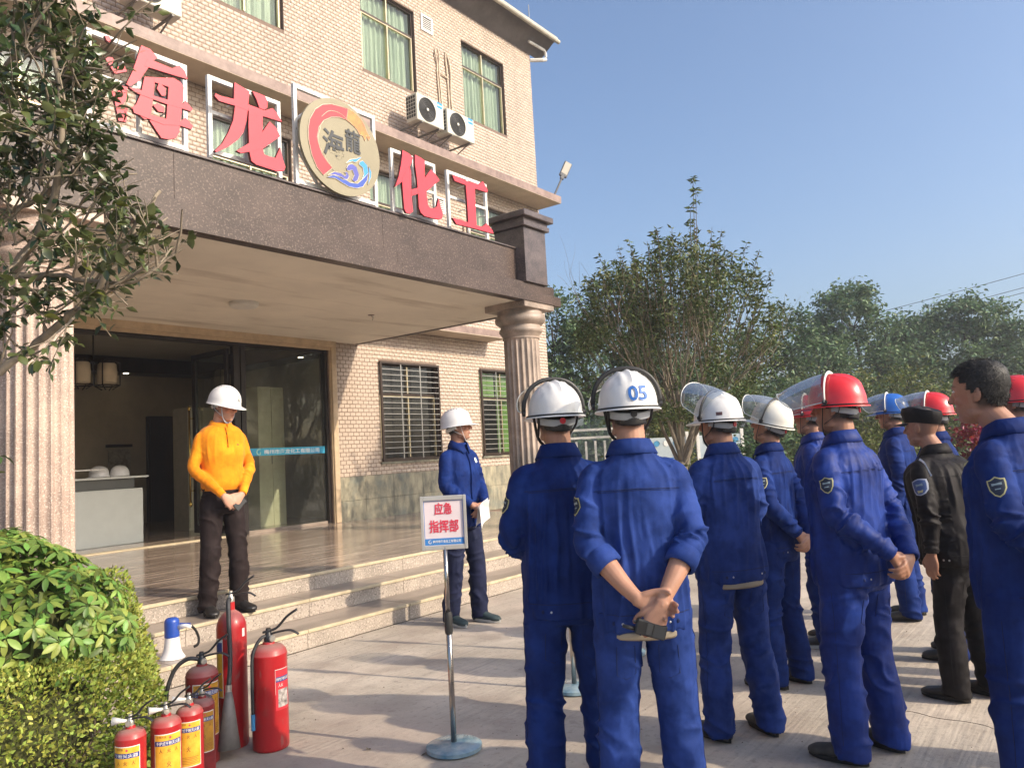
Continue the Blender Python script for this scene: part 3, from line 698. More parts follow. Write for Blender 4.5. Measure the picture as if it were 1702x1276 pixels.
# ------------------------------------------------------------------ raised signs on the parapet
m_red = mat('red_letter', (.62, .028, .05), .45, .07, 5)
m_redside = mat('dark_red_letter_side', (.12, .008, .012), .6, .1)
FY = 6.66
def sframe(mb, x0, x1, z0, z1, bars=(), y=FY, t=.042):
    mb.box((x0, y-.02, z0-.05), (x0+t, y+.02, z1)); mb.box((x1-t, y-.02, z0-.05), (x1, y+.02, z1))
    mb.box((x0+t, y-.02, z1-t), (x1-t, y+.02, z1)); mb.box((x0+t, y-.02, z0), (x1-t, y+.02, z0+t))
    for z in bars: mb.box((x0+t, y-.016, z), (x1-t, y+.016, z+.035))
def character(key, fr, label, bars):
    x0, x1, z0, z1 = fr; ox = (x0+x1)/2
    e = empty('sign_character', (ox, FY, 4.512), label=label, cat='sign character', group='red characters standing on the parapet')
    b = MB(); sframe(b, x0-ox, x1-ox, z0-4.512, z1-4.512, bars=[q-4.512 for q in bars], y=0)
    b.box((-.02, -.015, z0-4.512+.042), (.02, .015, z1-4.512-.042))
    for qx in (-.2, .2):
        for qz in (.3, .62): b.tube([(qx, 0, qz), (qx, 6.53-FY, qz)], .008, 5)
    b.build('steel_frame', m_steel, e)
    for k, p in enumerate(SHAPES[key]):
        b = MB(); pp = [(q[0]-ox, q[1]-4.512) for q in p]; y0 = 6.50-FY-k*.0015
        v, f = prism(pp, y0, y0+.034); n = len(f)
        fm = [0 if (len(t) == 3 and all(i < len(pp) for i in t)) else 1 for t in f]
        b.v = v; b.f = f; b.m = fm
        b.build('letter_stroke', [m_red, m_redside], e)
character('sea_char', (2.95, 3.87, 4.545, 5.39), 'red character farthest left, half hidden behind the branches', (4.98,))
character('dragon_char', (4.085, 4.925, 4.60, 5.385), 'red character between the branches and the round gold emblem', (5.0,))
character('change_char', (6.52, 7.318, 4.55, 5.342), 'red character directly right of the round gold emblem', (4.93,))
character('work_char', (7.54, 8.375, 4.50, 5.335), 'red character farthest right beside the granite pedestal', (4.96,))

m_goldplate = mat('gold_panel', (.245, .215, .14), .5, .06, 3, metal=.1)
m_lred = mat('emblem_red', (.60, .03, .045), .5, .06); m_lor = mat('emblem_orange', (.72, .12, .05), .5, .1, 6, c2=(.75, .25, .06))
m_ldeep = mat('emblem_deep_blue', (.025, .07, .36), .5, .08); m_llt = mat('emblem_light_blue', (.03, .26, .66), .5, .08)
m_lvio = mat('emblem_violet', (.07, .08, .36), .5, .1); m_ink = mat('emblem_ink', (.028, .032, .036), .5, .1)
e = empty('round_emblem', (5.635, FY, 4.512), label='round gold emblem with a red brushed ring, black characters and blue waves', cat='emblem')
ex, ez = 5.637, 5.05
b = MB(); sframe(b, 5.10-5.635, 6.28-5.635, 4.55-4.512, 5.66-4.512, y=.0)
b.tube([(-.50, .0, .75), (-.1, 0, 1.12)], .02, 6); b.tube([(.55, 0, .45), (.2, 0, .05)], .02, 6); b.tube([(-.5, 0, .45), (-.2, 0, .05)], .02, 6); b.tube([(-.3, .3, -.5), (-.1, 0, .3)], .02, 6)
b.build('steel_frame', m_steel, e)
b = MB(); n = 72
b.add(*prism([(ex-5.635+.571*math.cos(2*PI*k/n), ez-4.512+.545*math.sin(2*PI*k/n)) for k in range(n)], 6.51-FY, 6.545-FY)); me_ = b.build('emblem_disc', [m_goldplate], e)
def scaled(poly, s):
    cx = sum(p[0] for p in poly)/len(poly); cz = sum(p[1] for p in poly)/len(poly); return poly
m_cream = mat('cream_outline', (.72, .66, .50), .6, .05)
for key, m_ in (('arc_red', m_lred), ('arc_orange', m_lor), ('wave_deep', m_ldeep), ('wave_light', m_llt), ('wave_violet', m_lvio), ('wave_curl', m_lvio), ('wave_crest', m_llt), ('wave_rim', m_llt)):
    P = [(q[0]-5.635, q[1]-4.512) for q in SHAPES[key]]
    b = MB(); b.add(*prism(P, 6.502-FY, 6.5095-FY)); b.build('emblem_stroke', m_, e)
    b = MB(); b.tube([(p[0], 6.5035-FY, p[1]) for p in P], .0045, 4, closed=True); b.build('emblem_outline', m_cream, e)
b = MB(); zc = crom([(q[0], q[1]) for q in ((5.34, 5.20), (5.30, 5.02), (5.40, 4.86), (5.52, 4.74))], 6)
b.tube([(p[0]-5.635, 6.5005-FY, p[1]-4.512) for p in zc], .004, 4)
zc = crom([(5.36, 5.32), (5.47, 5.42), (5.62, 5.44), (5.78, 5.38)], 6); b.tube([(p[0]-5.635, 6.5005-FY, p[1]-4.512) for p in zc], .003, 4); b.build('brush_mark', m_cream, e)
for ch, c, sz in (('海', (5.515, 5.055), (.30, .31)), ('龍', (5.80, 5.165), (.225, .27))):
    for bold, dd, mm in ((.020, .001, m_ink),):
        b = MB(); text_on(b, ch, .25, (c[0]-5.635, 6.505-FY-dd, c[1]-4.512), (1, -0.0, -.03), (0, 0, 1), bold, .0012, fit=(sz[0]*(1.06 if mm is m_cream else 1), sz[1]*(1.06 if mm is m_cream else 1)))
        b.build('emblem_character', mm, e)

# ------------------------------------------------------------------ air conditioners
m_acw = mat('aged_white_casing', (.60, .59, .51), .5, .06, 3); m_acd = mat('coil_dark', (.03, .03, .03), .6, .2)
m_acg = mat('fan_grille', (.085, .08, .075), .5, .1); m_brk = mat('bracket_steel', (.20, .19, .17), .6, .2)
m_stk = mat('blue_sticker', (.02, .28, .62), .4, .04)
def aircon(x0, x1, z0, z1, label, y0=10.33, y1=10.64):
    ox = (x0+x1)/2; e = empty('outdoor_unit', (ox, y1, z0-.28), label=label, cat='air conditioner', group='outdoor air conditioner units on the facade')
    def T(mb, name, m, **k): mb.v = [(p[0]-ox, p[1]-y1, p[2]-z0+.28) for p in mb.v]; return mb.build(name, m, e, **k)
    b = MB(); b.box((x0, y0, z0), (x1, y1, z1), .012); T(b, 'casing', m_acw)
    cx, cz, R = x0+.30*(x1-x0)/.8, (z0+z1)/2+.0, .235
    b = MB(); b.lathe([(.0, 0), (R, 0), (R+.012, .004), (R+.012, .012), (R, .012), (R-.008, .003)], 40, cap=False)
    b.v = [(cx+p[0], y0-.001-p[2], cz+p[1]) for p in b.v]; T(b, 'fan_recess', m_acd)
    for r in (.05, .085, .12, .155, .19, .225):
        b = MB(); b.tube([(cx+r*math.cos(2*PI*k/36), y0-.013, cz+r*math.sin(2*PI*k/36)) for k in range(36)], .0055, 4, closed=True); T(b, 'grille_ring', m_acg)
    b = MB()
    for k in range(8):
        a = 2*PI*k/8+.2; b.tube([(cx+.03*math.cos(a), y0-.010, cz+.03*math.sin(a)), (cx+R*math.cos(a), y0-.010, cz+R*math.sin(a))], .004, 4)
    T(b, 'grille_spokes', m_acg)
    b = MB(); b.lathe([(0, .0), (.032, 0), (.03, .01), (0, .013)], 20, cap=False); b.v = [(cx+p[0], y0-.012-p[2], cz+p[1]) for p in b.v]; T(b, 'hub', m_acw)
    b = MB(); b.box((x0-.004, y0+.03, z0+.06), (x0-.0005, y1-.02, z1-.03)); T(b, 'coil', m_acd)
    b = MB()
    for k in range(7): z = z0+.06+k*(z1-z0-.1)/6; b.box((x0-.010, y0+.03, z-.006), (x0-.0045, y1-.02, z+.006))
    for k in range(5): y = y0+.03+k*(y1-y0-.05)/4; b.box((x0-.012, y-.005, z0+.055), (x0-.0101, y+.005, z1-.03))
    T(b, 'side_grille', m_acw)
    b = MB(); sx = x1-.19; b.box((sx, y0-.0035, z1-.13), (sx+.15, y0-.0005, z1-.01)); T(b, 'sticker', m_stk)
    b = MB(); text_on(b, 'Midea', .05, (sx+.082, y0-.0042, z1-.068), (1, 0, 0), (0, 0, 1), .01, .0004); b2 = MB()
    ring_logo(b, (sx+.03, y0-.0042, z1-.07), .022); T(b, 'sticker_print', m_white)
    for bx in (x0+.14, x1-.14):
        b = MB(); b.box((bx-.016, y0+.0, z0-.034), (bx+.016, 10.985, z0-.004)); b.box((bx-.016, 10.955, z0-.30), (bx+.016, 10.99, z0-.034)); b.tube([(bx, y0+.07, z0-.03), (bx, 10.96, z0-.27)], .014, 6); T(b, 'bracket', m_brk)
    return e
aircon(10.93, 11.72, 8.27, 8.83, 'left one of the two air conditioner units between the upper windows')
aircon(11.83, 12.70, 8.26, 8.80, 'right one of the two air conditioner units between the upper windows')
aircon(5.14, 5.96, 8.24, 8.80, 'air conditioner unit at the top left edge above the branches')
m_pipe = mat('pipe_lagging', (.56, .46, .35), .8, .15, 12)
for pn, pts in zip(('left strand', 'right strand'), ([(12.36, 10.97, 8.81), (12.33, 10.97, 9.4), (12.30, 10.97, 9.95), (12.31, 10.97, 10.15), (12.25, 10.95, 10.35), (12.29, 10.99, 10.5)],
            [(12.30, 10.93, 10.5), (12.37, 10.95, 10.3), (12.34, 10.95, 10.08), (12.37, 10.97, 9.9), (12.40, 10.96, 9.2), (12.42, 10.96, 8.81)])):
    P = crom(pts, 6); b = MB(); b.tube(P, .020, 8); o = b.build('lagged_pipe', m_pipe, smooth=True); tag(o, pn+' of the lagged pipes rising above the left unit', 'pipe', 'left pair of air conditioner pipes')
for pn, pts in zip(('straighter strand', 'bulging strand'), ([(12.62, 10.97, 8.78), (12.65, 10.97, 9.3), (12.63, 10.97, 10.0), (12.60, 10.97, 10.35), (12.62, 10.98, 10.55)],
            [(12.72, 10.90, 8.76), (12.75, 10.96, 9.1), (12.71, 10.96, 9.6), (12.74, 10.96, 10.1), (12.70, 10.96, 10.35), (12.63, 10.96, 10.52)])):
    P = crom(pts, 6); b = MB(); b.tube(P, .022, 8); o = b.build('lagged_pipe', m_pipe, smooth=True); tag(o, pn+' of the lagged pipes rising above the right unit', 'pipe', 'right pair of air conditioner pipes')
b = MB(); b.tube([(12.36, 10.96, 9.98), (12.66, 10.96, 9.93)], .018, 6); tag(b.build('cross_pipe', m_pipe), 'short pipe crossing between the two pipe pairs on the wall', 'pipe')
P = crom([(12.95, 10.96, 5.0), (12.95, 10.96, 6.5), (12.98, 10.96, 6.72), (13.06, 10.96, 6.5), (13.10, 10.96, 5.0)], 8); b = MB(); b.tube(P, .03, 8); tag(b.build('bent_pipe', m_pipe, smooth=True), 'pipe bent over at the top, behind the rightmost red character', 'pipe')

# flood lamp on the ledge
m_lampb = mat('lamp_housing', (.085, .09, .10), .6, .1); m_lampf = mat('lamp_panel', (.30, .28, .23), .5, .06)
L0 = Vector((15.80, 10.40, 7.836)); D_ = Vector((.62, -.1, 1.0)).normalized()
e = empty('flood_lamp', L0, label='lamp on a slanting arm at the right end of the ledge', cat='lamp')
b = MB(); b.tube([(0, 0, 0), tuple(D_*.62)], .026, 8); b.lathe([(.06, 0), (.06, .012), (.03, .014)], 14); b.build('arm', m_lampb, e)
X_ = D_; Yn = Vector((-.55, -.75, -.0)); Yn = (Yn-X_*Yn.dot(X_)).normalized(); Zn = X_.cross(Yn)
R3 = Matrix((X_, Zn, Yn)).transposed().to_4x4(); R3.translation = D_*.60
b = MB(); b.box((0, -.05, -.03), (.12, .05, .03), .01); b.box((.10, -.105, -.035), (.58, .105, .03), .015); b.xf(R3); b.build('housing', m_lampb, e)
b = MB(); b.box((.17, -.085, .0305), (.56, .085, .036)); b.xf(R3); b.build('light_panel', m_lampf, e)
b = MB(); b.lathe([(.012, -.01), (.035, 0), (.035, .05), (.01, .06)], 12); b.v = [(p[0]+.09, p[1]-.07, p[2]) for p in b.v]; b.xf(R3); b.build('sensor', m_lampb, e)

# round ceiling lamps under the porch
m_lampw = mat('lamp_diffuser', (.62, .60, .55), .5, .04)
e = empty('ceiling_lamp', (5.94, 8.91, 3.711), label='round white ceiling lamp under the porch soffit', cat='ceiling lamp')
b = MB(); b.lathe([(.19, -.001), (.19, -.03), (.178, -.032)], 40); b.build('rim', m_lampw, e, auto=40)
b = MB(); b.lathe([(.0, -.072), (.10, -.071), (.165, -.062), (.182, -.045), (.182, -.0325)], 40, cap=False); b.build('diffuser', m_lampw, e, smooth=True)
e = empty('ceiling_hook', (7.9, 8.6, 3.711), label='old stained lamp mount with a loose wire under the porch', cat='fitting')
b = MB(); b.tube(crom([(0, 0, 0), (.02, 0, -.03), (.06, .02, -.02), (.05, .03, -.07)], 5), .004, 5); b.build('loose_wire', m_brk, e)
b = MB(); b.lathe([(.05, 0), (.05, -.006), (.01, -.008)], 16); b.build('mount', m_ledge, e)

# ------------------------------------------------------------------ reception desk and things inside
m_desk = mat('grey_white_laminate', (.50, .53, .50), .4, .03); m_deskd = mat('dark_counter_panel', (.035, .04, .04), .3, .1)
e = empty('reception_desk', (4.6, 12.6, 3*ZS), label='pale grey reception desk with a dark band and glass counter shelf', cat='desk')
b = MB(); b.box((-1.9, -.55, .001), (1.56, .55, .84), .004); b.build('front_panel', m_desk, e)
b = MB(); b.box((-1.9, -.48, .841), (1.46, .5, 1.00)); b.build('dark_band', m_deskd, e)
b = MB(); b.box((-1.9, -.62, 1.001), (1.62, .5, 1.03), .003); b.build('counter_top', m_desk, e)
b = MB(); b.tube([(-1.9, -.5, 1.15), (1.0, -.5, 1.15)], .012, 8); b.tube([(.1, -.5, 1.03), (.1, -.5, 1.15)], .01, 8); b.build('counter_rail', m_steel, e)
m_cab = mat('cream_cabinet', (.66, .61, .46), .6, .05); m_cabd = mat('grey_cabinet', (.38, .35, .27), .6, .08)
e = empty('filing_cabinet', (8.55, 12.3, 3*ZS), label='tall cream cabinet right behind the glass with the blue strip', cat='cabinet')
b = MB(); b.box((-.25, -.2, 0), (.03, .25, 2.5)); b.box((.036, -.2, 0), (.30, .25, 2.5)); b.build('door_pair', m_cab, e)
b = MB(); b.box((.012, -.215, 1.1), (.022, -.2, 1.25)); b.build('handle', m_brk, e)
e = empty('drawer_cabinet', (8.1, 13.4, 3*ZS), label='grey drawer cabinet with label holders seen through the glass', cat='cabinet')
b = MB(); b.box((-.55, -.25, 0), (.55, .25, 2.2)); b.build('carcass', m_cabd, e)
for k in range(5):
    b = MB(); b.box((-.54, -.265, .04+k*.43), (.54, -.251, .44+k*.43), .004); b.build('drawer', m_cabd, e)
    b = MB(); b.box((-.06, -.275, .22+k*.43), (.08, -.266, .29+k*.43)); b.build('label_holder', m_brk, e)
e = empty('paper_lantern', (5.95, 13.0, 3.93), label='square framed pair of cream lantern lamps hanging inside the lobby', cat='lantern')
m_lant = mat('lantern_shade', (.55, .46, .33), .8, .06)
b = MB(); b.tube([(-.1, 0, 0), (-.1, 0, -.5)], .012, 6); b.tube([(.0, 0, -.5), (.0, 0, -.5001)], .002, 4); b.build('stem', m_dark, e)
for dx in (-.30, .12):
    b = MB(); b.lathe([(.11, -.92), (.15, -.88), (.155, -.72), (.14, -.58), (.11, -.55)], 20, (dx, 0, 0)); b.build('shade', m_lant, e, auto=40)
    b = MB()
    for a in range(4):
        q = PI/4+a*PI/2; cx, sy = math.cos(q)*.2, math.sin(q)*.2
        b.tube([(dx+cx*.4, sy*.4, -1.0), (dx+cx, sy, -.93), (dx+cx, sy, -.58), (dx+cx*.4, sy*.4, -.5)], .011, 5)
    b.tube([(dx+.19*math.cos(k*PI/8), .19*math.sin(k*PI/8), -.93) for k in range(16)], .01, 4, closed=True); b.tube([(dx+.19*math.cos(k*PI/8), .19*math.sin(k*PI/8), -.56) for k in range(16)], .01, 4, closed=True)
    b.build('lantern_frame', m_dark, e)

# ------------------------------------------------------------------ sign stands
m_chrome = mat('stainless_tube', (.50, .46, .42), .22, .05, metal=1.); m_alu = mat('aluminium_frame', (.62, .60, .56), .35, .05, metal=.6)
m_collar = mat('black_collar', (.03, .03, .03), .5, .1)
m_film = mat('blue_wrapped_base', (.10, .24, .34), .22, .2, 7, .35, 30, c2=(.30, .40, .44), coat=.5, bdist=.01)
m_board = mat('pinkish_white_board', (.76, .66, .68), .5, .02); m_bred = mat('board_red', (.68, .05, .09), .5, .03); m_bblue = mat('board_blue', (.04, .22, .58), .5, .03)
def stand(x, y, yaw_, label, lean=0.0):
    e = empty('sign_stand', (x, y, 0), -yaw_, label=label, cat='sign', group='sign stands in front of the lined up men')
    b = MB(); b.lathe([(.14, .001), (.15, .008), (.148, .026), (.13, .034), (.03, .042)], 36); me = b.build('base', m_film, e, auto=50)
    b = MB(); b.tube([(0, 0, .03), (0, 0, .70)], .0155, 12); b.tube([(0, 0, .68), (0, 0, 1.06)], .0125, 12); b.build('pole', m_chrome, e, smooth=True)
    b = MB(); b.lathe([(.019, .60), (.022, .61), (.022, .70), (.018, .715)], 14); b.build('collar', m_collar, e, auto=40)
    b = MB(); b.box((-.19, -.012, 1.045), (-.165, .006, 1.335), .003); b.box((.165, -.012, 1.045), (.19, .006, 1.335), .003); b.box((-.1645, -.012, 1.31), (.1645, .006, 1.335), .003); b.box((-.1645, -.012, 1.045), (.1645, .006, 1.07), .003)
    b.v = [(p[0]*.655, p[1], p[2]) for p in b.v]; b.build('board_frame', m_alu, e)
    b = MB(); b.box((-.108, -.003, 1.07), (.108, .002, 1.31)); b.build('board', m_board, e)
    b = MB(); b.box((-.106, -.0042, 1.072), (.106, -.0032, 1.107)); b.box((-.1065, -.0041, 1.108), (-.104, -.0032, 1.309)); b.box((.104, -.0041, 1.108), (.1065, -.0032, 1.309)); b.box((-.1038, -.0041, 1.3070), (.1038, -.0032, 1.3095)); b.build('blue_border', m_bblue, e)
    b = MB(); text_on(b, '应急', .08, (0, -.0048, 1.265), (1, 0, 0), (0, 0, 1), .022, .0005, fit=(.098, .066)); b.build('red_text', m_bred, e)
    b = MB(); text_on(b, '指挥部', .08, (0, -.0048, 1.172), (1, 0, 0), (0, 0, 1), .022, .0005, fit=(.160, .068)); b.build('red_text', m_bred, e)
    b = MB(); text_on(b, '梅州市海龙化工有限公司', .02, (.012, -.0048, 1.090), (1, 0, 0), (0, 0, 1), .016, .0003, fit=(.152, .016)); ring_logo(b, (-.078, -.0048, 1.090), .010); b.build('white_text', m_white, e)
    return e
stand(3.142, 2.909, .88, 'nearest sign stand with a white and red board in front of the steps')
s_ = stand(4.293, 2.896, 1.10, 'sign stand behind the legs of the left helmeted man, only its blue base showing')
s_ = stand(5.19, 3.02, 1.15, 'farthest sign stand hidden behind the back of the man with the radio')

# ------------------------------------------------------------------ megaphone
m_blue = mat('blue_plastic', (.02, .07, .36), .35, .06); m_wp = mat('white_plastic', (.78, .76, .74), .35, .03); m_strap = mat('black_strap', (.025, .022, .02), .6, .1)
e = empty('megaphone', (3.12, 5.70, ZS), .0, 1.0, label='blue and white megaphone standing on the lowest step beside the hedge', cat='megaphone')
b = MB(); b.lathe([(.0885, .0), (.092, .004), (.088, .010), (.072, .035), (.060, .07), (.053, .12), (.050, .155)], 36); b.lathe([(.05, .155), (.0, .155)], 36, cap=False); b.build('horn', m_wp, e, auto=50)
b = MB(); b.lathe([(.050, .155), (.053, .157), (.053, .265), (.048, .285), (.035, .295), (0, .297)], 32, cap=False); b.build('driver', m_blue, e, auto=50)
a = Vector((.62, -.78, 0))
b = MB(); b.tube([tuple(a*.05+Vector((0, 0, .225))), tuple(a*.11+Vector((0, 0, .232))), tuple(a*.145+Vector((0, 0, .22)))], [.022, .017, .014], 8); b.build('grip', m_wp, e, smooth=True)
b = MB(); b.tube([tuple(a*.06+Vector((0, 0, .25))), tuple(a*.14+Vector((0, 0, .245)))], [.006, .005], 6); b.build('trigger', m_blue, e)
b = MB(); P = crom([a*.145+Vector((0, 0, .23)), a*.18+Vector((0, 0, .19)), a*.205+Vector((0, .01, .13)), a*.19+Vector((0, 0, .09)), a*.16+Vector((0, 0, .075))], 5); b.tube(P, [(.010, .0025)]*len(P), 6); b.build('strap', m_strap, e)

# ------------------------------------------------------------------ fire extinguishers
m_ext = mat('extinguisher_red', (.42, .014, .018), .38, .1, 4, .04, 60, coat=.15)
mixcol(m_ext, noise_fac(9, .55, .72, world=False), (.26, .05, .04), .6)
mixcol(m_ext, noise_fac(34, .62, .70, (1, 1, .3), world=False), (.30, .14, .12), .5)
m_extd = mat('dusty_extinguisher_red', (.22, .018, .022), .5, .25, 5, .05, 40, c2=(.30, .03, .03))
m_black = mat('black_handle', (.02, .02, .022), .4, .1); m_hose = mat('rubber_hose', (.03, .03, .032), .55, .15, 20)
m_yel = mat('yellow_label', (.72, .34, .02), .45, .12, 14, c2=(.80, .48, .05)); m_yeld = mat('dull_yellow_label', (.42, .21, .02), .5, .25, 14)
m_navy = mat('navy_print', (.02, .04, .20), .5, .05); m_lab = mat('white_label', (.70, .68, .64), .5, .06); m_dust = mat('grey_dust', (.23, .19, .17), .9, .15, 9)
m_gauge = mat('gauge_metal', (.48, .45, .40), .35, .1, metal=.7)
for m_ in (m_ext, m_extd):
    def topdust(N, L):
        g_ = N.new('ShaderNodeNewGeometry'); sp = N.new('ShaderNodeSeparateXYZ'); L.new(g_.outputs['Normal'], sp.inputs[0])
        mr = N.new('ShaderNodeMapRange'); mr.inputs['From Min'].default_value = .25; mr.inputs['From Max'].default_value = .95
        L.new(sp.outputs['Z'], mr.inputs['Value']); return mr.outputs[0]
    mixcol(m_, topdust, (.30, .21, .18), .75)
def arc_patch(b, R, a0, a1, z0, z1, mi=0, off=.0008, n=14):
    v = []; f = []
    for k in range(n+1):
        a = a0+(a1-a0)*k/n
        for z in (z0, z1): v.append(((R+off)*math.cos(a), (R+off)*math.sin(a), z))
    for k in range(n): f.append((2*k, 2*k+2, 2*k+3, 2*k+1))
    b.add(v, f, mi)
def wrap_text(b, s, h, R, a, z, width, bold=.014, off=.0013, mi=0):
    v, f = text_geo(s, h, bold, 0.0)
    if not v: return
    x0 = min(p[0] for p in v); x1 = max(p[0] for p in v); z0 = min(p[1] for p in v); z1 = max(p[1] for p in v)
    out = []
    for p in v:
        x = ((p[0]-x0)/(x1-x0)-.5)*width; zz = ((p[1]-z0)/(z1-z0)-.5)*h; th = a + x/R
        out.append(((R+off)*math.cos(th), (R+off)*math.sin(th), z+zz))
    b.add(out, f, mi)
def extinguisher(x, y, R, H, faceang, label, body=None, lab='yellow', nozzle='clip', tall=False, title='手提式干粉灭火器', group=None, dirty=False, handle=0.6):
    """faceang: world angle of the label's middle"""
    body = body or m_ext
    e = empty('fire_extinguisher', (x, y, 0), 0, label=label, cat='fire extinguisher', group=group)
    neck = R*.34
    if tall: prof = [(R*.93, .0), (R, .012), (R, H-R*1.25), (R*.97, H-R*.95), (R*.86, H-R*.62), (R*.62, H-R*.27), (R*.34, H-R*.06), (R*.26, H), (R*.26, H+.045)]
    else: prof = [(R*.92, .0), (R*.98, .004), (R, .016), (R, H-R*.62), (R*1.006, H-R*.60), (R*1.006, H-R*.54), (R*.99, H-R*.52), (R*.93, H-R*.33), (R*.76, H-R*.14), (R*.5, H-R*.03), (neck, H), (neck*.9, H+.012)]
    b = MB(); b.lathe(prof, 40); b.build('cylinder', body, e, auto=50)
    hd = Vector((math.cos(handle), math.sin(handle), 0)); hs = R/.068
    top = H+(.045 if tall else .012)
    b = MB(); b.lathe([(neck*.75, top-.004), (neck*.78, top+.02*hs), (neck*.5, top+.03*hs), (neck*.4, top+.05*hs)], 16); b.build('valve', m_gauge if not dirty else m_black, e, auto=40)
    z = top+.035*hs
    b = MB(); q = hd*.0
    P = crom([q-hd*.02*hs+Vector((0, 0, z)), q+hd*.03*hs+Vector((0, 0, z+.012*hs)), q+hd*.07*hs+Vector((0, 0, z+.052*hs)), q+hd*.11*hs+Vector((0, 0, z+.078*hs))], 4); b.tube(P, [(.005*hs, .013*hs)]*len(P), 8); b.build('squeeze_lever', m_black, e, smooth=True)
    b = MB(); P = crom([q-hd*.01*hs+Vector((0, 0, z-.012*hs)), q+hd*.04*hs+Vector((0, 0, z-.002*hs)), q+hd*.085*hs+Vector((0, 0, z+.0*hs)), q+hd*.115*hs+Vector((0, 0, z-.018*hs))], 4); b.tube(P, [(.004*hs, .011*hs)]*len(P), 8); b.build('carry_handle', m_black, e, smooth=True)
    sd_ = Vector((-math.sin(faceang+PI/2), math.cos(faceang+PI/2), 0))*-1
    fa = Vector((math.cos(faceang), math.sin(faceang), 0))
    if not tall:
        c0 = fa*neck*.9+Vector((0, 0, top+.012*hs)); b = MB()
        v, f = lathe([(0, .0), (.013*hs, 0), (.014*hs, .006), (.012*hs, .011), (0, .012)], 16, cap=False)
        zax = fa; xa = Vector((0, 0, 1)); ya = zax.cross(xa); b.add([c0+xa*p[0]+ya*p[1]+zax*p[2] for p in v], f); b.build('gauge', m_gauge, e, auto=40)
    if nozzle == 'clip':
        left = Vector((math.cos(faceang-1.5), math.sin(faceang-1.5), 0)); p0 = Vector((0, 0, top+.02*hs)); b = MB()
        b.tube([p0+left*.015, p0+left*.035+Vector((0, 0, .002)), p0+left*.075+Vector((0, 0, .004))], [.007, .009, .019], 12); b.build('nozzle', m_lab, e, smooth=True)
    if lab == 'yellow' or lab == 'dull':
        my = m_yel if lab == 'yellow' else m_yeld
        w_ = .95; z1 = H-R*.95; z0 = max(.07, z1-R*3.3)
        b = MB(); arc_patch(b, R, faceang-w_, faceang+w_, z0, z1); b.build('paper_label', m_lab, e)
        b = MB(); arc_patch(b, R, faceang-w_+.05, faceang+w_-.05, z0+.004, z1-.004, off=.0012); b.build('label_print', my, e)
        hh = (z1-z0)
        b = MB(); arc_patch(b, R, faceang-w_+.05, faceang+w_-.05, z1-hh*.235, z1-hh*.135, off=.0016); b.build('title_band', m_navy, e)
        b = MB(); wrap_text(b, title, hh*.075, R, faceang, z1-hh*.185, R*1.6, off=.0020); b.build('title_lettering', m_lab, e)
        b = MB(); wrap_text(b, '火', hh*.12, R, faceang-.0, z0+hh*.40, R*.28, off=.0018)
        for k_, s_ in enumerate(('人', '火', '人')): wrap_text(b, s_, hh*.08, R, faceang-.5+k_*.5, z1-hh*.33, R*.22, off=.0018)
        wrap_text(b, '使用方法', hh*.045, R, faceang-.45, z1-hh*.055, R*.6, off=.0018)
        for k_ in range(5): arc_patch(b, R, faceang-w_+.2, faceang+w_-.25-.1*(k_ % 2), z0+hh*(.07+.035*k_), z0+hh*(.078+.035*k_), off=.0018, n=8)
        tag(b.build('small_print', mat('label_ink', (.22, .05, .02), .6, .1), e), kind='stuff')
        b = MB(); wrap_text(b, '●', hh*.05, R, faceang+.1, z1-hh*.075, R*.14, off=.002); b.build('round_mark', m_bred, e)
    return e, top
kit = 'fire extinguishers gathered beside the hedge'
VA = lambda x, y: math.atan2(-y, -x)
extinguisher(1.76, 3.58, .064, .422, VA(1.76, 3.58)-.35, 'small red fire extinguisher at the left end of the row, closest to the hedge', title='干粉灭火器', group=kit, handle=-1.05)
extinguisher(1.935, 3.60, .067, .42, VA(1.93, 3.6)+.15, 'small red fire extinguisher with a bright yellow label, second from the left', group=kit, handle=-0.85)
e4, t_ = extinguisher(2.085, 3.66, .063, .415, VA(2.08, 3.66)-.1, 'small red fire extinguisher with an orange label and a white tag below it', group=kit, handle=-0.80)
b = MB(); arc_patch(b, .062, VA(2.08, 3.66)-.65, VA(2.08, 3.66)+.35, .075, .112); b.build('white_tag', m_lab, e4)
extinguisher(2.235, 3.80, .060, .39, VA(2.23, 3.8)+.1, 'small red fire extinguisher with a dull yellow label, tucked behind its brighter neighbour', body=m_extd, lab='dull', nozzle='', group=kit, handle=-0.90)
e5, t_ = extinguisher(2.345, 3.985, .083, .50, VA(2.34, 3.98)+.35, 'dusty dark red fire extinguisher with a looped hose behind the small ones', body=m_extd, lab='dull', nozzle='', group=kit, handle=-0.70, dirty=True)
b = MB(); P = crom([(0, 0, .53), (-.06, .03, .545), (-.11, .07, .50), (-.145, .09, .40), (-.15, .09, .30), (-.12, .07, .20)], 6); b.tube(P, .011, 8); b.build('hose', m_hose, e5, smooth=True)
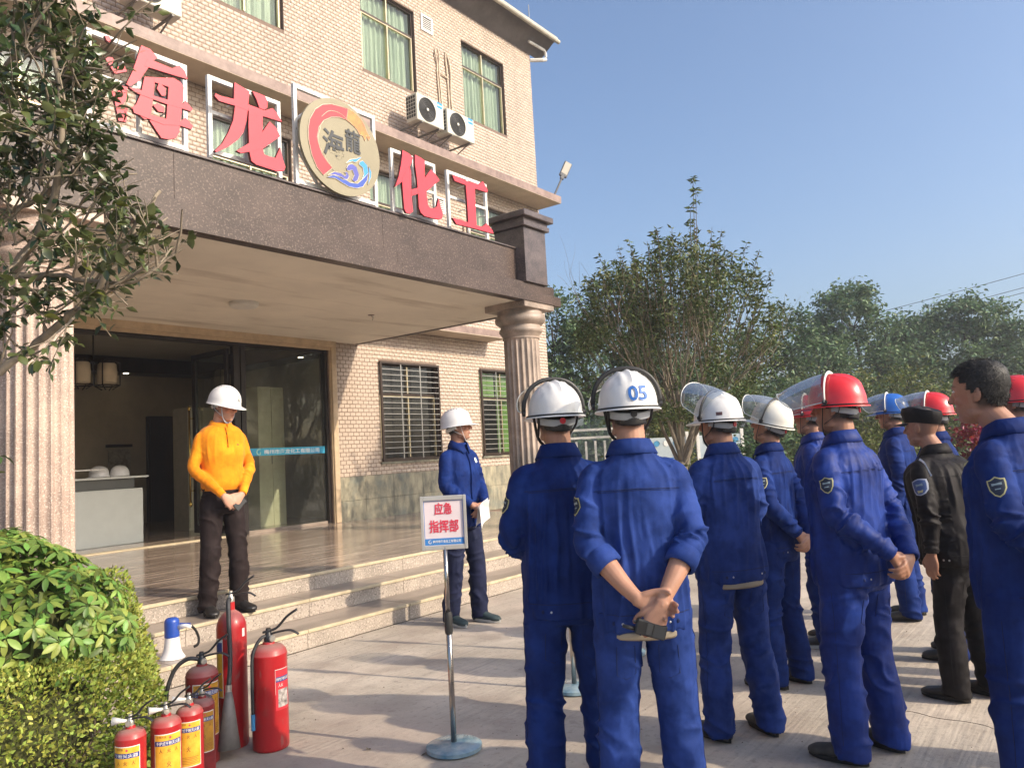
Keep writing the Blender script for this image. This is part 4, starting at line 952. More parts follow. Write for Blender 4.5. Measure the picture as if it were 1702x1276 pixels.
# the 8 kg one
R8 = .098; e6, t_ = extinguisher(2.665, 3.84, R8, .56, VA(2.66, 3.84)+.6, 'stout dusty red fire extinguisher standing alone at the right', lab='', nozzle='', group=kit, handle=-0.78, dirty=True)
fa8 = VA(2.665, 3.84)
b = MB(); arc_patch(b, R8, fa8+.30, fa8+1.25, .215, .43); b.build('label_outline', m_lred, e6)
b = MB(); arc_patch(b, R8, fa8+.30, fa8+.315, .30, .43, off=.0014, n=2); arc_patch(b, R8, fa8+.30, fa8+1.2, .43, .433, off=.0014); b.build('white_line', m_lab, e6)
b = MB(); arc_patch(b, R8, fa8+.34, fa8+1.25, .365, .392, off=.0014); b.build('title_band', m_navy, e6)
b = MB(); wrap_text(b, '手提式干粉灭火器', .018, R8, fa8+.80, .379, R8*.9, off=.002); wrap_text(b, '人火', .02, R8, fa8+.62, .347, R8*.3, off=.002); b.build('title_lettering', m_lab, e6)
m_worn = mat('worn_label', (.30, .25, .23), .8, .6, 30, c2=(.55, .50, .47)); b = MB(); arc_patch(b, R8, fa8+.45, fa8+1.2, .23, .325, off=.0015); b.build('worn_label', m_worn, e6)
le = Vector((math.cos(fa8-1.0), math.sin(fa8-1.0), 0))
b = MB(); P = crom([Vector((0, 0, .60)), le*.05+Vector((0, 0, .595)), le*.10+Vector((0, 0, .52)), le*.108+Vector((0, 0, .38)), le*.108+Vector((0, 0, .20))], 6); b.tube(P, .0095, 8); b.build('hose', m_hose, e6, smooth=True)
b = MB(); b.tube([le*.108+Vector((0, 0, .205)), le*.108+Vector((0, 0, .12))], .011, 10); b.build('hose_nozzle', mat('blue_nozzle', (.05, .25, .50), .5, .05), e6)
# the tall carbon dioxide one with its horn
e7, t_ = extinguisher(2.575, 4.06, .082, .745, VA(2.57, 4.06)-.6, 'tall narrow red gas fire extinguisher with a long black hose and grey horn', lab='', nozzle='', tall=True, group=kit, handle=-0.80)
f7 = VA(2.575, 4.06)
b = MB(); arc_patch(b, .082, f7-1.25, f7-.62, .28, .60); b.build('paper_label', m_lab, e7)
b = MB(); arc_patch(b, .082, f7-1.25, f7-.66, .285, .545, off=.0014); b.build('label_print', m_yel, e7)
b = MB(); arc_patch(b, .082, f7-1.25, f7-.66, .52, .58, off=.002); b.build('title_band', m_navy, e7)
b = MB(); arc_patch(b, .082, f7+.75, f7+1.0, .60, .645); b.build('white_tag', m_lab, e7)
b = MB(); wrap_text(b, '永安', .02, .082, f7-.25, .605, .045, off=.001); b.build('embossed_mark', m_dust, e7)
hx = Vector((-.165, -.13, 0))
b = MB(); P = crom([Vector((0, 0, .80)), Vector((-.035, -.03, .80)), Vector((-.06, -.07, .70)), Vector((-.075, -.10, .50)), Vector((-.10, -.12, .36))], 6); b.tube(P, .0125, 8); b.build('hose', m_hose, e7, smooth=True)
m_horn = mat('grey_horn', (.17, .16, .15), .5, .2, 10)
b = MB(); b.tube([(-.10, -.12, .37), (-.103, -.123, .33)], .016, 10); b.build('horn_collar', m_gauge, e7)
b = MB(); b.tube([(-.103, -.123, .335), (-.108, -.13, .28), (-.13, -.155, .05)], [.017, .028, .062], 16); b.build('horn', m_horn, e7, smooth=True)
# ------------------------------------------------------------------ people
def cloth(name, c, c2=None, rough=.75, sheen=0.0, stripes=False, spec=.14):
    m = mat(name, c, rough, .14, 9, .25, 420, c2=c2, sheen=sheen, spec=spec, bdist=.002)
    t = m.node_tree; N = t.nodes; L = t.links; b = N['Principled BSDF']; old = b.inputs['Normal'].links[0].from_node
    tc = N.new('ShaderNodeTexCoord'); nz = N.new('ShaderNodeTexNoise'); nz.inputs['Scale'].default_value = 7; nz.inputs['Detail'].default_value = 2; nz.inputs['Distortion'].default_value = .9
    mp = N.new('ShaderNodeMapping'); mp.inputs['Scale'].default_value = (1, 1, .45); mp.inputs['Rotation'].default_value = (.3, .4, .2); L.new(tc.outputs['Object'], mp.inputs[0]); L.new(mp.outputs[0], nz.inputs['Vector'])
    ab = N.new('ShaderNodeMath'); ab.operation = 'SUBTRACT'; ab.inputs[1].default_value = .5; L.new(nz.outputs['Fac'], ab.inputs[0]); a2 = N.new('ShaderNodeMath'); a2.operation = 'ABSOLUTE'; L.new(ab.outputs[0], a2.inputs[0])
    bp = N.new('ShaderNodeBump'); bp.inputs['Strength'].default_value = .40; bp.inputs['Distance'].default_value = -.022; L.new(a2.outputs[0], bp.inputs['Height']); L.new(old.outputs[0], bp.inputs['Normal']); L.new(bp.outputs[0], b.inputs['Normal'])
    mixcol(m, noise_fac(4.5, .52, .72, world=False), tuple(min(1, x*1.5+.006) for x in (c2 or c)), .55)
    mixcol(m, noise_fac(16, .60, .74, world=False), tuple(x*.6 for x in c), .45)
    return m
C_blue = cloth('work_blue', (.0035, .017, .110), (.006, .026, .145))
C_blue2 = cloth('bright_work_blue', (.0035, .022, .165), (.007, .034, .215), rough=.6, spec=.25)
C_blue3 = cloth('faded_work_blue', (.011, .032, .155), (.020, .048, .21))
C_navy = cloth('navy_trousers', (.012, .016, .042), (.018, .022, .055))
C_blk = cloth('black_cloth', (.010, .009, .010), (.016, .014, .015), rough=.6)
C_brn = cloth('black_brown_trousers', (.018, .012, .012), (.026, .018, .018))
C_yel = cloth('yellow_polo', (.72, .225, .006), (.80, .27, .010), rough=.8, sheen=.1)
m_belt = mat('tan_belt', (.34, .28, .20), .6, .1); m_snap = mat('metal_snap', (.6, .6, .58), .3, .05, metal=.8)
m_shoe = mat('black_leather', (.018, .016, .015), .42, .2, 8); m_sole = mat('black_sole', (.014, .013, .012), .8, .2)
m_shoeg = mat('dusty_shoe', (.055, .05, .043), .7, .25, 12); m_trainer = mat('dark_trainer', (.025, .045, .05), .8, .2); m_tsole = mat('lime_sole', (.45, .52, .14), .6, .1)
m_tsolew = mat('grey_sole', (.42, .42, .40), .6, .1)
m_hair = mat('black_hair', (.010, .009, .009), .55, .3, 60, .8, 300, aniso=(1, 1, .25), bdist=.004)
m_eyew = mat('eye_white', (.55, .50, .46), .3, .03); m_iris = mat('dark_iris', (.02, .012, .01), .2, .1)
m_hw = mat('helmet_white', (.72, .71, .69), .32, .03, 4, .03, 80, coat=.2); m_hr = mat('helmet_red', (.66, .018, .022), .3, .05, 4, coat=.4); m_hb = mat('helmet_blue', (.02, .13, .50), .3, .05, 4, coat=.4)
for _m in (m_hw,): mixcol(_m, noise_fac(22, .58, .74, world=False), (.42, .40, .36), .35)
m_hcream = mat('helmet_cream', (.70, .68, .60), .3, .03, 4, coat=.3)
m_rim = mat('black_rubber', (.018, .018, .018), .5, .1); m_gband = mat('grey_headband', (.36, .38, .40), .5, .06); m_rimc = mat('clear_rim', (.62, .62, .58), .3, .05)
m_vis = glass('visor_sheet', (.86, .88, .86), .45, .12, .20, (.50, .51, .48)); m_vis2 = glass('dusty_visor_sheet', (.80, .82, .80), .45, .14, .42, (.42, .43, .41))
m_redb = mat('red_knob', (.6, .02, .04), .4, .05); m_num = mat('number_blue', (.02, .12, .42), .5, .05)
m_patchy = mat('patch_border', (.50, .47, .22), .6, .08); m_patchd = mat('patch_ground', (.015, .025, .05), .7, .1); m_patchg = mat('patch_print', (.28, .36, .38), .6, .1)
m_patchs = mat('silver_patch_border', (.42, .45, .52), .6, .08); m_patchb = mat('blue_patch', (.06, .10, .24), .6, .1)
m_paper = mat('paper_sheet', (.72, .70, .70), .7, .03); m_specs = mat('spectacle_frame', (.03, .015, .015), .3, .1)

def skin(name, c):
    m = mat(name, c, .5, .08, 14, .12, 260, spec=.35, bdist=.002)
    t = m.node_tree; N = t.nodes; L = t.links; b = N['Principled BSDF']
    b.inputs['Subsurface Weight'].default_value = .12; b.inputs['Subsurface Radius'].default_value = (.012, .004, .002); b.inputs['Subsurface Scale'].default_value = .5
    src = b.inputs['Base Color'].links[0].from_socket
    for attr, cc in (('lips', (.33, .11, .09)), ('stubble', (.035, .026, .024)), ('brow', (.02, .015, .013)), ('flush', (c[0]*1.05, c[1]*.72, c[2]*.66))):
        a = N.new('ShaderNodeAttribute'); a.attribute_name = attr
        mx = N.new('ShaderNodeMix'); mx.data_type = 'RGBA'; L.new(a.outputs['Fac'], mx.inputs['Factor']); L.new(src, mx.inputs['A']); mx.inputs['B'].default_value = cc+(1,)
        src = mx.outputs['Result']
    L.new(src, b.inputs['Base Color']); return m
S_light = skin('skin_light', (.50, .27, .185)); S_tan = skin('skin_tan', (.36, .185, .12)); S_mid = skin('skin_mid', (.42, .225, .15))

def arrow(a): return np.asarray(a, float)
def ell(c, r, n=16, m=10, R=None):
    v = []; f = []
    for i in range(m+1):
        ph = -PI/2+PI*i/m
        for k in range(n):
            th = 2*PI*k/n; p = Vector((r[0]*math.cos(ph)*math.cos(th), r[1]*math.cos(ph)*math.sin(th), r[2]*math.sin(ph)))
            if R is not None: p = R @ p
            v.append(Vector(c)+p)
    for i in range(m):
        for k in range(n): f.append((i*n+k, i*n+(k+1) % n, (i+1)*n+(k+1) % n, (i+1)*n+k))
    return v, f
def loft(rings, n=28, sub=4, pw=2.0, axis='z'):
    """rings rows: z, cx, cy, rx, ry (interpolated) -> closed body"""
    R = crom(rings, sub); v = []; f = []
    for z, cx, cy, rx, ry in R:
        rx = max(rx, .002); ry = max(ry, .002)
        for k in range(n):
            a = 2*PI*k/n; c_, s_ = math.cos(a), math.sin(a)
            e_ = 2.0/pw; x = rx*math.copysign(abs(c_)**e_, c_); y = ry*math.copysign(abs(s_)**e_, s_)
            v.append(Vector((cx+x, cy+y, z)) if axis == 'z' else Vector((cx+x, z, cy+y)))
    N_ = len(R)
    for i in range(N_-1):
        for k in range(n): f.append((i*n+k, i*n+(k+1) % n, (i+1)*n+(k+1) % n, (i+1)*n+k))
    f.append(tuple(range(n-1, -1, -1))); f.append(tuple((N_-1)*n+k for k in range(n)))
    return v, f
def limb(pts, rad, n=16, sub=5):
    rr = [(r if hasattr(r, '__len__') else (r, r)) for r in rad]
    P = crom([list(p)+list(r) for p, r in zip(pts, rr)], sub)
    v, f = tube([p[:3] for p in P], [(max(p[3], .001), max(p[4], .001)) for p in P], n, True)
    return v, f
def ball_limb(pts, rad, n=14, sub=4):
    """limb with rounded ends"""
    out = [limb(pts, rad, n, sub)]
    for p, r in ((pts[0], rad[0]), (pts[-1], rad[-1])):
        r = r if hasattr(r, '__len__') else (r, r); out.append(ell(p, (min(r),)*3, 12, 8))
    return out
def xform(part, M_): return [M_ @ Vector(p) for p in part[0]], part[1]
def remesh(parts, voxel, smooth=2, fac=.5):
    b = MB()
    for v, f in parts: b.add(v, f)
    me = mesh(b.v, b.f)
    bm = bmesh.new(); bm.from_mesh(me); bmesh.ops.recalc_face_normals(bm, faces=bm.faces); bm.to_mesh(me); bm.free()
    o = bpy.data.objects.new('shaping', me); col.objects.link(o)
    r = o.modifiers.new('r', 'REMESH'); r.mode = 'VOXEL'; r.voxel_size = voxel; r.adaptivity = 0
    if smooth:
        s = o.modifiers.new('s', 'SMOOTH'); s.iterations = smooth; s.factor = fac
    dg = bpy.context.evaluated_depsgraph_get(); dg.update()
    m2 = bpy.data.meshes.new_from_object(o.evaluated_get(dg))
    bpy.data.objects.remove(o); bpy.data.meshes.remove(me)
    return m2
def coords(me):
    a = np.empty(len(me.vertices)*3, np.float32); me.vertices.foreach_get('co', a); return a.reshape(-1, 3)
def normals(me):
    a = np.empty(len(me.vertices)*3, np.float32); me.vertices.foreach_get('normal', a); return a.reshape(-1, 3)
def setco(me, a): me.vertices.foreach_set('co', a.astype(np.float32).ravel()); me.update()

def folds(me, chains, seed, amp=1.0, torso=True):
    """displace cloth along its normal; chains: list of (points, freq_along, freq_round, amp, lo, hi, drag)"""
    P = coords(me); Nn = normals(me); segs = []
    for ci, ch in enumerate(chains):
        pts = [arrow(p) for p in ch[0]]; acc = 0
        for a, b_ in zip(pts[:-1], pts[1:]):
            L_ = np.linalg.norm(b_-a); segs.append((a, b_, acc, L_, ci, ch[1], ch[2], ch[3], ch[4])); acc += L_
    D = np.full(len(P), 1e9); T = np.zeros(len(P)); W = np.zeros((len(P), 3)); S = np.zeros(len(P), int)
    for si, (a, b_, acc, L_, ci, fa, fr, am, rr) in enumerate(segs):
        d = (b_-a)/L_; q = P-a; t = np.clip(q@d, 0, L_); pr = a+t[:, None]*d; w_ = P-pr; dist = np.linalg.norm(w_, axis=1)-rr
        m_ = dist < D; D[m_] = dist[m_]; T[m_] = (t+acc)[m_]; W[m_] = w_[m_]; S[m_] = si
    out = P.copy()
    fas = np.array([s[5] for s in segs]); frs = np.array([s[6] for s in segs]); ams = np.array([s[7] for s in segs]); cis = np.array([s[4] for s in segs])
    off = Vector((seed*3.7, seed*1.3, seed*2.1))
    fold_k = [(.055, 5.0, 0)]+[(.085, 0, 1), (.085, 0, 1)] if torso else [(.06, 3.0, 1), (.12, 0, 1), (.12, 0, 1)]
    # amplitude profiles along each chain
    prof = [ch[5] if len(ch) > 5 else None for ch in chains]
    fa_, fr_, am_, ci_ = fas[S], frs[S], ams[S], cis[S]
    for i in range(len(P)):
        c = ci_[i]; t = T[i]; w_ = W[i]; k = fr_[i]
        q = Vector((w_[0]*k+P[i][0]*.6, w_[1]*k+P[i][1]*.6, w_[2]*k+t*fa_[i]))
        o2 = off+Vector((c*9, 0, 0)); wv = mnoise.noise(Vector(P[i])*4+o2)*.45; q = q+Vector((wv, wv*.7, wv))
        n1 = mnoise.noise(q+o2); n2 = mnoise.noise(q*1.9+off); n3 = mnoise.noise(q*3.7+off)
        th = math.atan2(w_[1], w_[0]); wl, tilt, kind = fold_k[c]
        if kind == 0: phs = th*.17/wl*6.283+t*tilt*math.copysign(1, math.cos(th))+n1*5
        else: phs = t/wl*6.283+math.sin(th+c*2.1+seed)*3.0+n1*8
        rg_ = (1-abs(math.sin(phs*.5)))**1.6; mk = min(1, max(0, .40+2.2*mnoise.noise(Vector(P[i])*(6 if kind else 4)+o2*1.7)))
        h = (1-abs(n2)*3.0)*.25+n1*.30+(rg_*1.55-.45)*mk+n3*.08
        a = am_[i]*amp
        if prof[c] is not None: a *= np.interp(t, prof[c][0], prof[c][1])
        out[i] += Nn[i]*h*a
    setco(me, out)

def hand_geo(wrist, d, nrm, thumb, curl=.5, size=1.0, spread=0.0, tcurl=.4, fingercurl=None):
    """wrist origin, d: towards the fingers, nrm: out of the palm, thumb: side of the thumb"""
    d = Vector(d).normalized(); nrm = Vector(nrm); nrm = (nrm-d*nrm.dot(d)).normalized(); side = d.cross(nrm)
    if side.dot(Vector(thumb)) < 0: side = -side
    O = Vector(wrist); s = size; parts = []
    # palm, a flattened loft
    R = []
    pal = [(-.012, .026, .020), (.015, .030, .019), (.045, .040, .0165), (.075, .0425, .0135), (.094, .040, .011)]
    v = []; f = []; n = 18
    for t, hw, hh in pal:
        for k in range(n):
            a = 2*PI*k/n; c_, s_ = math.cos(a), math.sin(a)
            v.append(O+d*t*s+side*hw*s*math.copysign(abs(c_)**.75, c_)+nrm*hh*s*math.copysign(abs(s_)**.85, s_))
    for i in range(len(pal)-1):
        for k in range(n): f.append((i*n+k, i*n+(k+1) % n, (i+1)*n+(k+1) % n, (i+1)*n+k))
    f.append(tuple(range(n-1, -1, -1))); f.append(tuple((len(pal)-1)*n+k for k in range(n)))
    parts.append((v, f))
    Ls = (.072, .081, .076, .060); xs_ = (.031, .0105, -.010, -.030); zz_ = (.090, .095, .091, .083)
    fc = fingercurl or (curl, curl*1.05, curl*1.12, curl*1.2)
    for i in range(4):
        ang = fc[i]; p = O+d*(zz_[i]-.02)*s+side*xs_[i]*s; di = (d+side*spread*(1.5-i)*.1).normalized()
        pts = [p, O+d*zz_[i]*s+side*xs_[i]*s]; q = pts[-1]; th = 0
        for j, fr in enumerate((.44, .31, .25)):
            th += ang*(.75, 1.1, .8)[j]; q = q+(di*math.cos(th)+nrm*math.sin(th))*Ls[i]*fr*s; pts.append(q)
        r0 = (.0088, .0092, .0088, .0078)[i]*s
        parts += ball_limb(pts, [r0, r0*1.02, r0*.98, r0*.9, r0*.78], 10, 3)
    p0 = O+d*.018*s+side*.022*s+nrm*.004*s; p1 = O+d*.050*s+side*.046*s+nrm*.010*s
    dt = (d*.8+side*.45+nrm*tcurl).normalized(); p2 = p1+dt*.034*s; dt2 = (d*.9+side*.05+nrm*(tcurl+.35)).normalized(); p3 = p2+dt2*.027*s
    parts += ball_limb([p0, p1, p2, p3], [.015*s, .0125*s, .0098*s, .0082*s], 12, 4)
    return parts

HC = Vector((0, .012, 1.632))
def head_parts():
    P = []
    rg = [(-.120, 0, .040, .018, .014), (-.110, 0, .036, .036, .036), (-.090, 0, .026, .050, .056), (-.062, 0, .013, .060, .074), (-.03, 0, .004, .067, .086), (.0, 0, -.001, .0715, .094),
          (.035, 0, -.005, .0745, .098), (.065, 0, -.008, .071, .093), (.09, 0, -.010, .058, .076), (.108, 0, -.011, .036, .048), (.116, 0, -.011, .008, .010)]
    v, f = loft(rg, 30, 4, 2.15); P.append(([p+HC for p in v], f))
    P += ball_limb([HC+Vector((0, .087, .022)), HC+Vector((0, .098, -.004)), HC+Vector((0, .110, -.026))], [.0075, .0095, .0125], 10, 3)   # nose
    for s in (-1, 1):
        P.append(ell(HC+Vector((s*.011, .101, -.031)), (.008, .009, .0065), 10, 8))
        P.append(ell(HC+Vector((s*.027, .082, .030)), (.022, .012, .0075), 12, 8))            # brow ridge
        P.append(ell(HC+Vector((s*.040, .066, -.030)), (.020, .018, .017), 12, 8))            # cheek
        P.append(ell(HC+Vector((s*.052, .02, -.078)), (.014, .03, .016), 12, 8))              # jaw
        R = Matrix.Rotation(s*.35, 3, 'Z')
        P.append(ell(HC+Vector((s*.0765, -.008, -.006)), (.007, .018, .030), 12, 10, R))        # ear
        P.append(ell(HC+Vector((s*.0735, -.002, -.028)), (.007, .010, .011), 10, 8))
    P.append(ell(HC+Vector((0, .085, -.056)), (.021, .012, .006), 12, 8)); P.append(ell(HC+Vector((0, .084, -.0665)), (.018, .012, .006), 12, 8))   # lips
    P.append(ell(HC+Vector((0, .072, -.098)), (.020, .016, .016), 12, 8))
    return P

def helmet(parent, M_, kind, color, visor=None, name='helmet', straps=True):
    """hard hat. M_ places head space (origin HC) into the figure"""
    T = lambda b: b.xf(M_ @ Matrix.Translation(HC))
    b = MB(); n = 48; m_ = 12; z0 = .030; A, Bf, Bb, Cc = .116, .130, .140, .130
    def dome(a, ph, extra=0):
        y_ = math.sin(a); B = Bf if y_ > 0 else Bb
        cphi, sphi = math.cos(ph)**.88, math.sin(ph)**.97
        x = A*math.cos(a)*cphi; y = B*y_*cphi; z = Cc*sphi
        r = extra
        if kind == 'v':
            # three ridges running front to back
            for cx_, w_, h_ in ((0, .012, .010), (-.034, .009, .0065), (.034, .009, .0065)):
                g_ = math.exp(-((x-cx_)/w_)**2)*max(0, min(1, (z-.052)/.035)); r += h_*g_
        else:
            g_ = math.exp(-(x/.026)**2)*max(0, min(1, (z-.03)/.04)); r += .006*g_
        L_ = math.sqrt(x*x+y*y+z*z); return (x*(1+r/L_), y*(1+r/L_)-.006, z0+z*(1+r/L_))
    v = []; f = []
    for i in range(m_+1):
        ph = (PI/2)*(1-i/m_)
        for k in range(n): v.append(dome(2*PI*k/n, ph))
    for i in range(m_):
        for k in range(n): f.append((i*n+k, (i+1)*n+k, (i+1)*n+(k+1) % n, i*n+(k+1) % n))
    base = m_*n
    # brim: down, out and under
    def brim(k, o, dz):
        a = 2*PI*k/n; x, y, z = dome(a, 0); fr = max(0, math.sin(a))
        pk = (.042 if kind == 'v' else .048)*fr**2.2
        L_ = math.hypot(x, y); ex = o*(1+0*fr)+ (pk if o > .004 else 0)
        return (x*(1+ex/L_), y*(1+ex/L_), z+dz-.010*(fr**2 if o > .004 else 0)*1.0)
    bw = .014 if kind == 'v' else .009
    rows = [(.003, -.010), (.004, -.018), (bw, -.023), (bw+.001, -.027), (bw-.006, -.027), (-.006, -.020)]
    for o, dz in rows: v += [brim(k, o, dz) for k in range(n)]
    for i in range(len(rows)):
        for k in range(n): f.append((base+i*n+k, base+(i+1)*n+k, base+(i+1)*n+(k+1) % n, base+i*n+(k+1) % n))
    # inner shell
    ins = len(v)
    for i in range(5):
        ph = (PI/2)*(i+1)/5
        for k in range(n):
            x, y, z = dome(2*PI*k/n, ph); s_ = .93; v.append((x*s_, y*s_, z0+(z-z0)*s_-.004))
    prev = base+len(rows)*n
    for i in range(5):
        for k in range(n): f.append((prev+k, ins+i*n+k, ins+i*n+(k+1) % n, prev+(k+1) % n))
        prev = ins+i*n
    b.add(v, f); T(b); h = b.build(name, color, parent, auto=40)
    dome_v = [Vector(p) for p in b.v[:base+n]]
    bvh = BVHTree.FromPolygons([Vector(p) for p in b.v], b.f)
    # rubber line or rain gutter
    if kind == 'v':
        b = MB(); ks = [k for k in range(n)]
        b.tube([Vector(brim(k, .0075, -.016)) for k in range(n) if math.sin(2*PI*k/n) < .35], .0032, 6); T(b); b.build('edge_band', m_rim, h)
    # headband, harness
    b = MB(); P = []
    for k in range(25):
        a = PI+PI*k/24 if False else PI*1.0+PI*k/24
        P.append((.083*math.cos(a), .102*math.sin(a)-.004, -.002-.022*math.sin((k/24)*PI)))
    b.tube(P, [(.016, .0028)]*len(P), 8); T(b); b.build('headband', m_gband if kind == 'v' else m_rimc, h, smooth=True)
    if kind == 'v':
        b = MB(); P = [(.066*math.cos(a), .094*math.sin(a)-.010, -.030-.006*math.cos((a-1.5*PI)*2)) for a in np.linspace(PI*1.22, PI*1.78, 13)]
        b.tube(P, [(.023, .0035)]*len(P), 8); T(b); b.build('nape_pad', m_rim, h, smooth=True)
    sm = m_rim if kind == 'v' else m_gband
    for s in (-1, 1) if straps else ():
        b = MB(); P = crom([(s*.088, .035, .02), (s*.080, .04, -.03), (s*.066, .048, -.085), (s*.030, .052, -.122), (0, .050, -.130)], 5)
        b.tube(P, [(.0065, .0016)]*len(P), 6); T(b); b.build('chin_strap', sm, h, smooth=True)
        b = MB(); P = crom([(s*.088, -.045, .01), (s*.084, -.028, -.03), (s*.070, .038, -.075)], 5)
        b.tube(P, [(.0055, .0015)]*len(P), 6); T(b); b.build('chin_strap', sm, h, smooth=True)
    if visor:
        tilt, length, msh, mrim, lift = visor      # tilt: pitch of the sheet, + up
        tl = Matrix.Translation(Vector((0, .012, .028))) @ Matrix.Rotation(lift, 4, 'X')
        arc = []
        for k in range(25):
            a = PI*k/24; c_, s_ = math.cos(a), math.sin(a)
            arc.append(Vector((.137*math.copysign(abs(c_)**.9, c_), 0, .148*s_**.85)))
        b = MB(); b.tube([tl @ p for p in arc], [(.0095, .0042)]*25, 8); T(b); b.build('visor_arch', mrim, h, smooth=True)
        v = []; f = []; m2 = 10; RT = Matrix.Rotation(tilt, 4, 'X')
        for j in range(m2+1):
            t = j/m2
            for k in range(25):
                p = arc[k].copy(); a = PI*k/24
                # rounded front: sides reach less far than the middle
                reach = length*(.62+.38*math.sin(a)**.6)
                q = Vector((p.x*(1-.04*t), t*reach, p.z*(1-.30*t*t)))
                v.append(tl @ (RT @ q))
        for j in range(m2):
            for k in range(24): f.append((j*25+k, j*25+k+1, (j+1)*25+k+1, (j+1)*25+k))
        edge = [v[m2*25+k] for k in range(25)]
        s0 = [v[j*25] for j in range(m2+1)]; s1 = [v[j*25+24] for j in range(m2, -1, -1)]
        b = MB(); b.add(v, f); T(b); b.build('visor_sheet', msh, h, smooth=True)
        b = MB(); b.tube(s0+edge[1:-1]+s1, .0028, 5); T(b); b.build('visor_rim', m_rimc, h, smooth=True)
        for s in (-1, 1):
            b = MB(); b.lathe([(0, -.006), (.012, -.006), (.012, .006), (0, .006)], 12); b.v = [(p[2]+s*.137, p[0], p[1]) for p in b.v]; b.xf(tl); T(b); b.build('hinge', m_rim, h)
    return h, bvh

def surf(me): return BVHTree.FromPolygons([v.co.copy() for v in me.vertices], [tuple(p.vertices) for p in me.polygons])
def drape(bv, pts2, O, X, Z, D, off=.002, far=.6):
    """throw 2-D points from a plane (origin O, axes X Z) along D on to a surface"""
    O, X, Z, D = Vector(O), Vector(X).normalized(), Vector(Z).normalized(), Vector(D).normalized(); out = []
    last = None
    for p in pts2:
        o_ = O+X*p[0]+Z*p[1]; hit = bv.ray_cast(o_-D*.15, D, far)
        if hit[0] is None: q = last if last is not None else o_
        else: q = hit[0]-D*off
        last = q; out.append(q)
    return out
def patch(parent, bv, O, X, Z, D, outline, m_, name, off=.002, grid=5):
    """flat badge that follows the sleeve: concentric rings of the outline"""
    n = len(outline); pts = []; cx = sum(p[0] for p in outline)/n; cy = sum(p[1] for p in outline)/n
    for j in range(grid+1):
        t = j/grid
        for p in outline: pts.append((cx+(p[0]-cx)*t, cy+(p[1]-cy)*t))
    v = drape(bv, pts, O, X, Z, D, off); f = []
    # smooth the drape a little so that the badge stays calm
    for j in range(grid):
        for k in range(n): f.append((j*n+k, (j+1)*n+k, (j+1)*n+(k+1) % n, j*n+(k+1) % n))
    b = MB(); b.add(v, f); return b.build(name, m_, parent, smooth=True)
SHIELD = [(0, -.042), (.016, -.033), (.029, -.012), (.031, .012), (.030, .026), (.018, .027), (.010, .031), (0, .037), (-.010, .031), (-.018, .027), (-.030, .026), (-.031, .012), (-.029, -.012), (-.016, -.033)]
SHIELD2 = [(0, -.040), (.020, -.034), (.032, -.018), (.034, .010), (.032, .030), (.012, .036), (0, .038), (-.012, .036), (-.032, .030), (-.034, .010), (-.032, -.018), (-.020, -.034)]
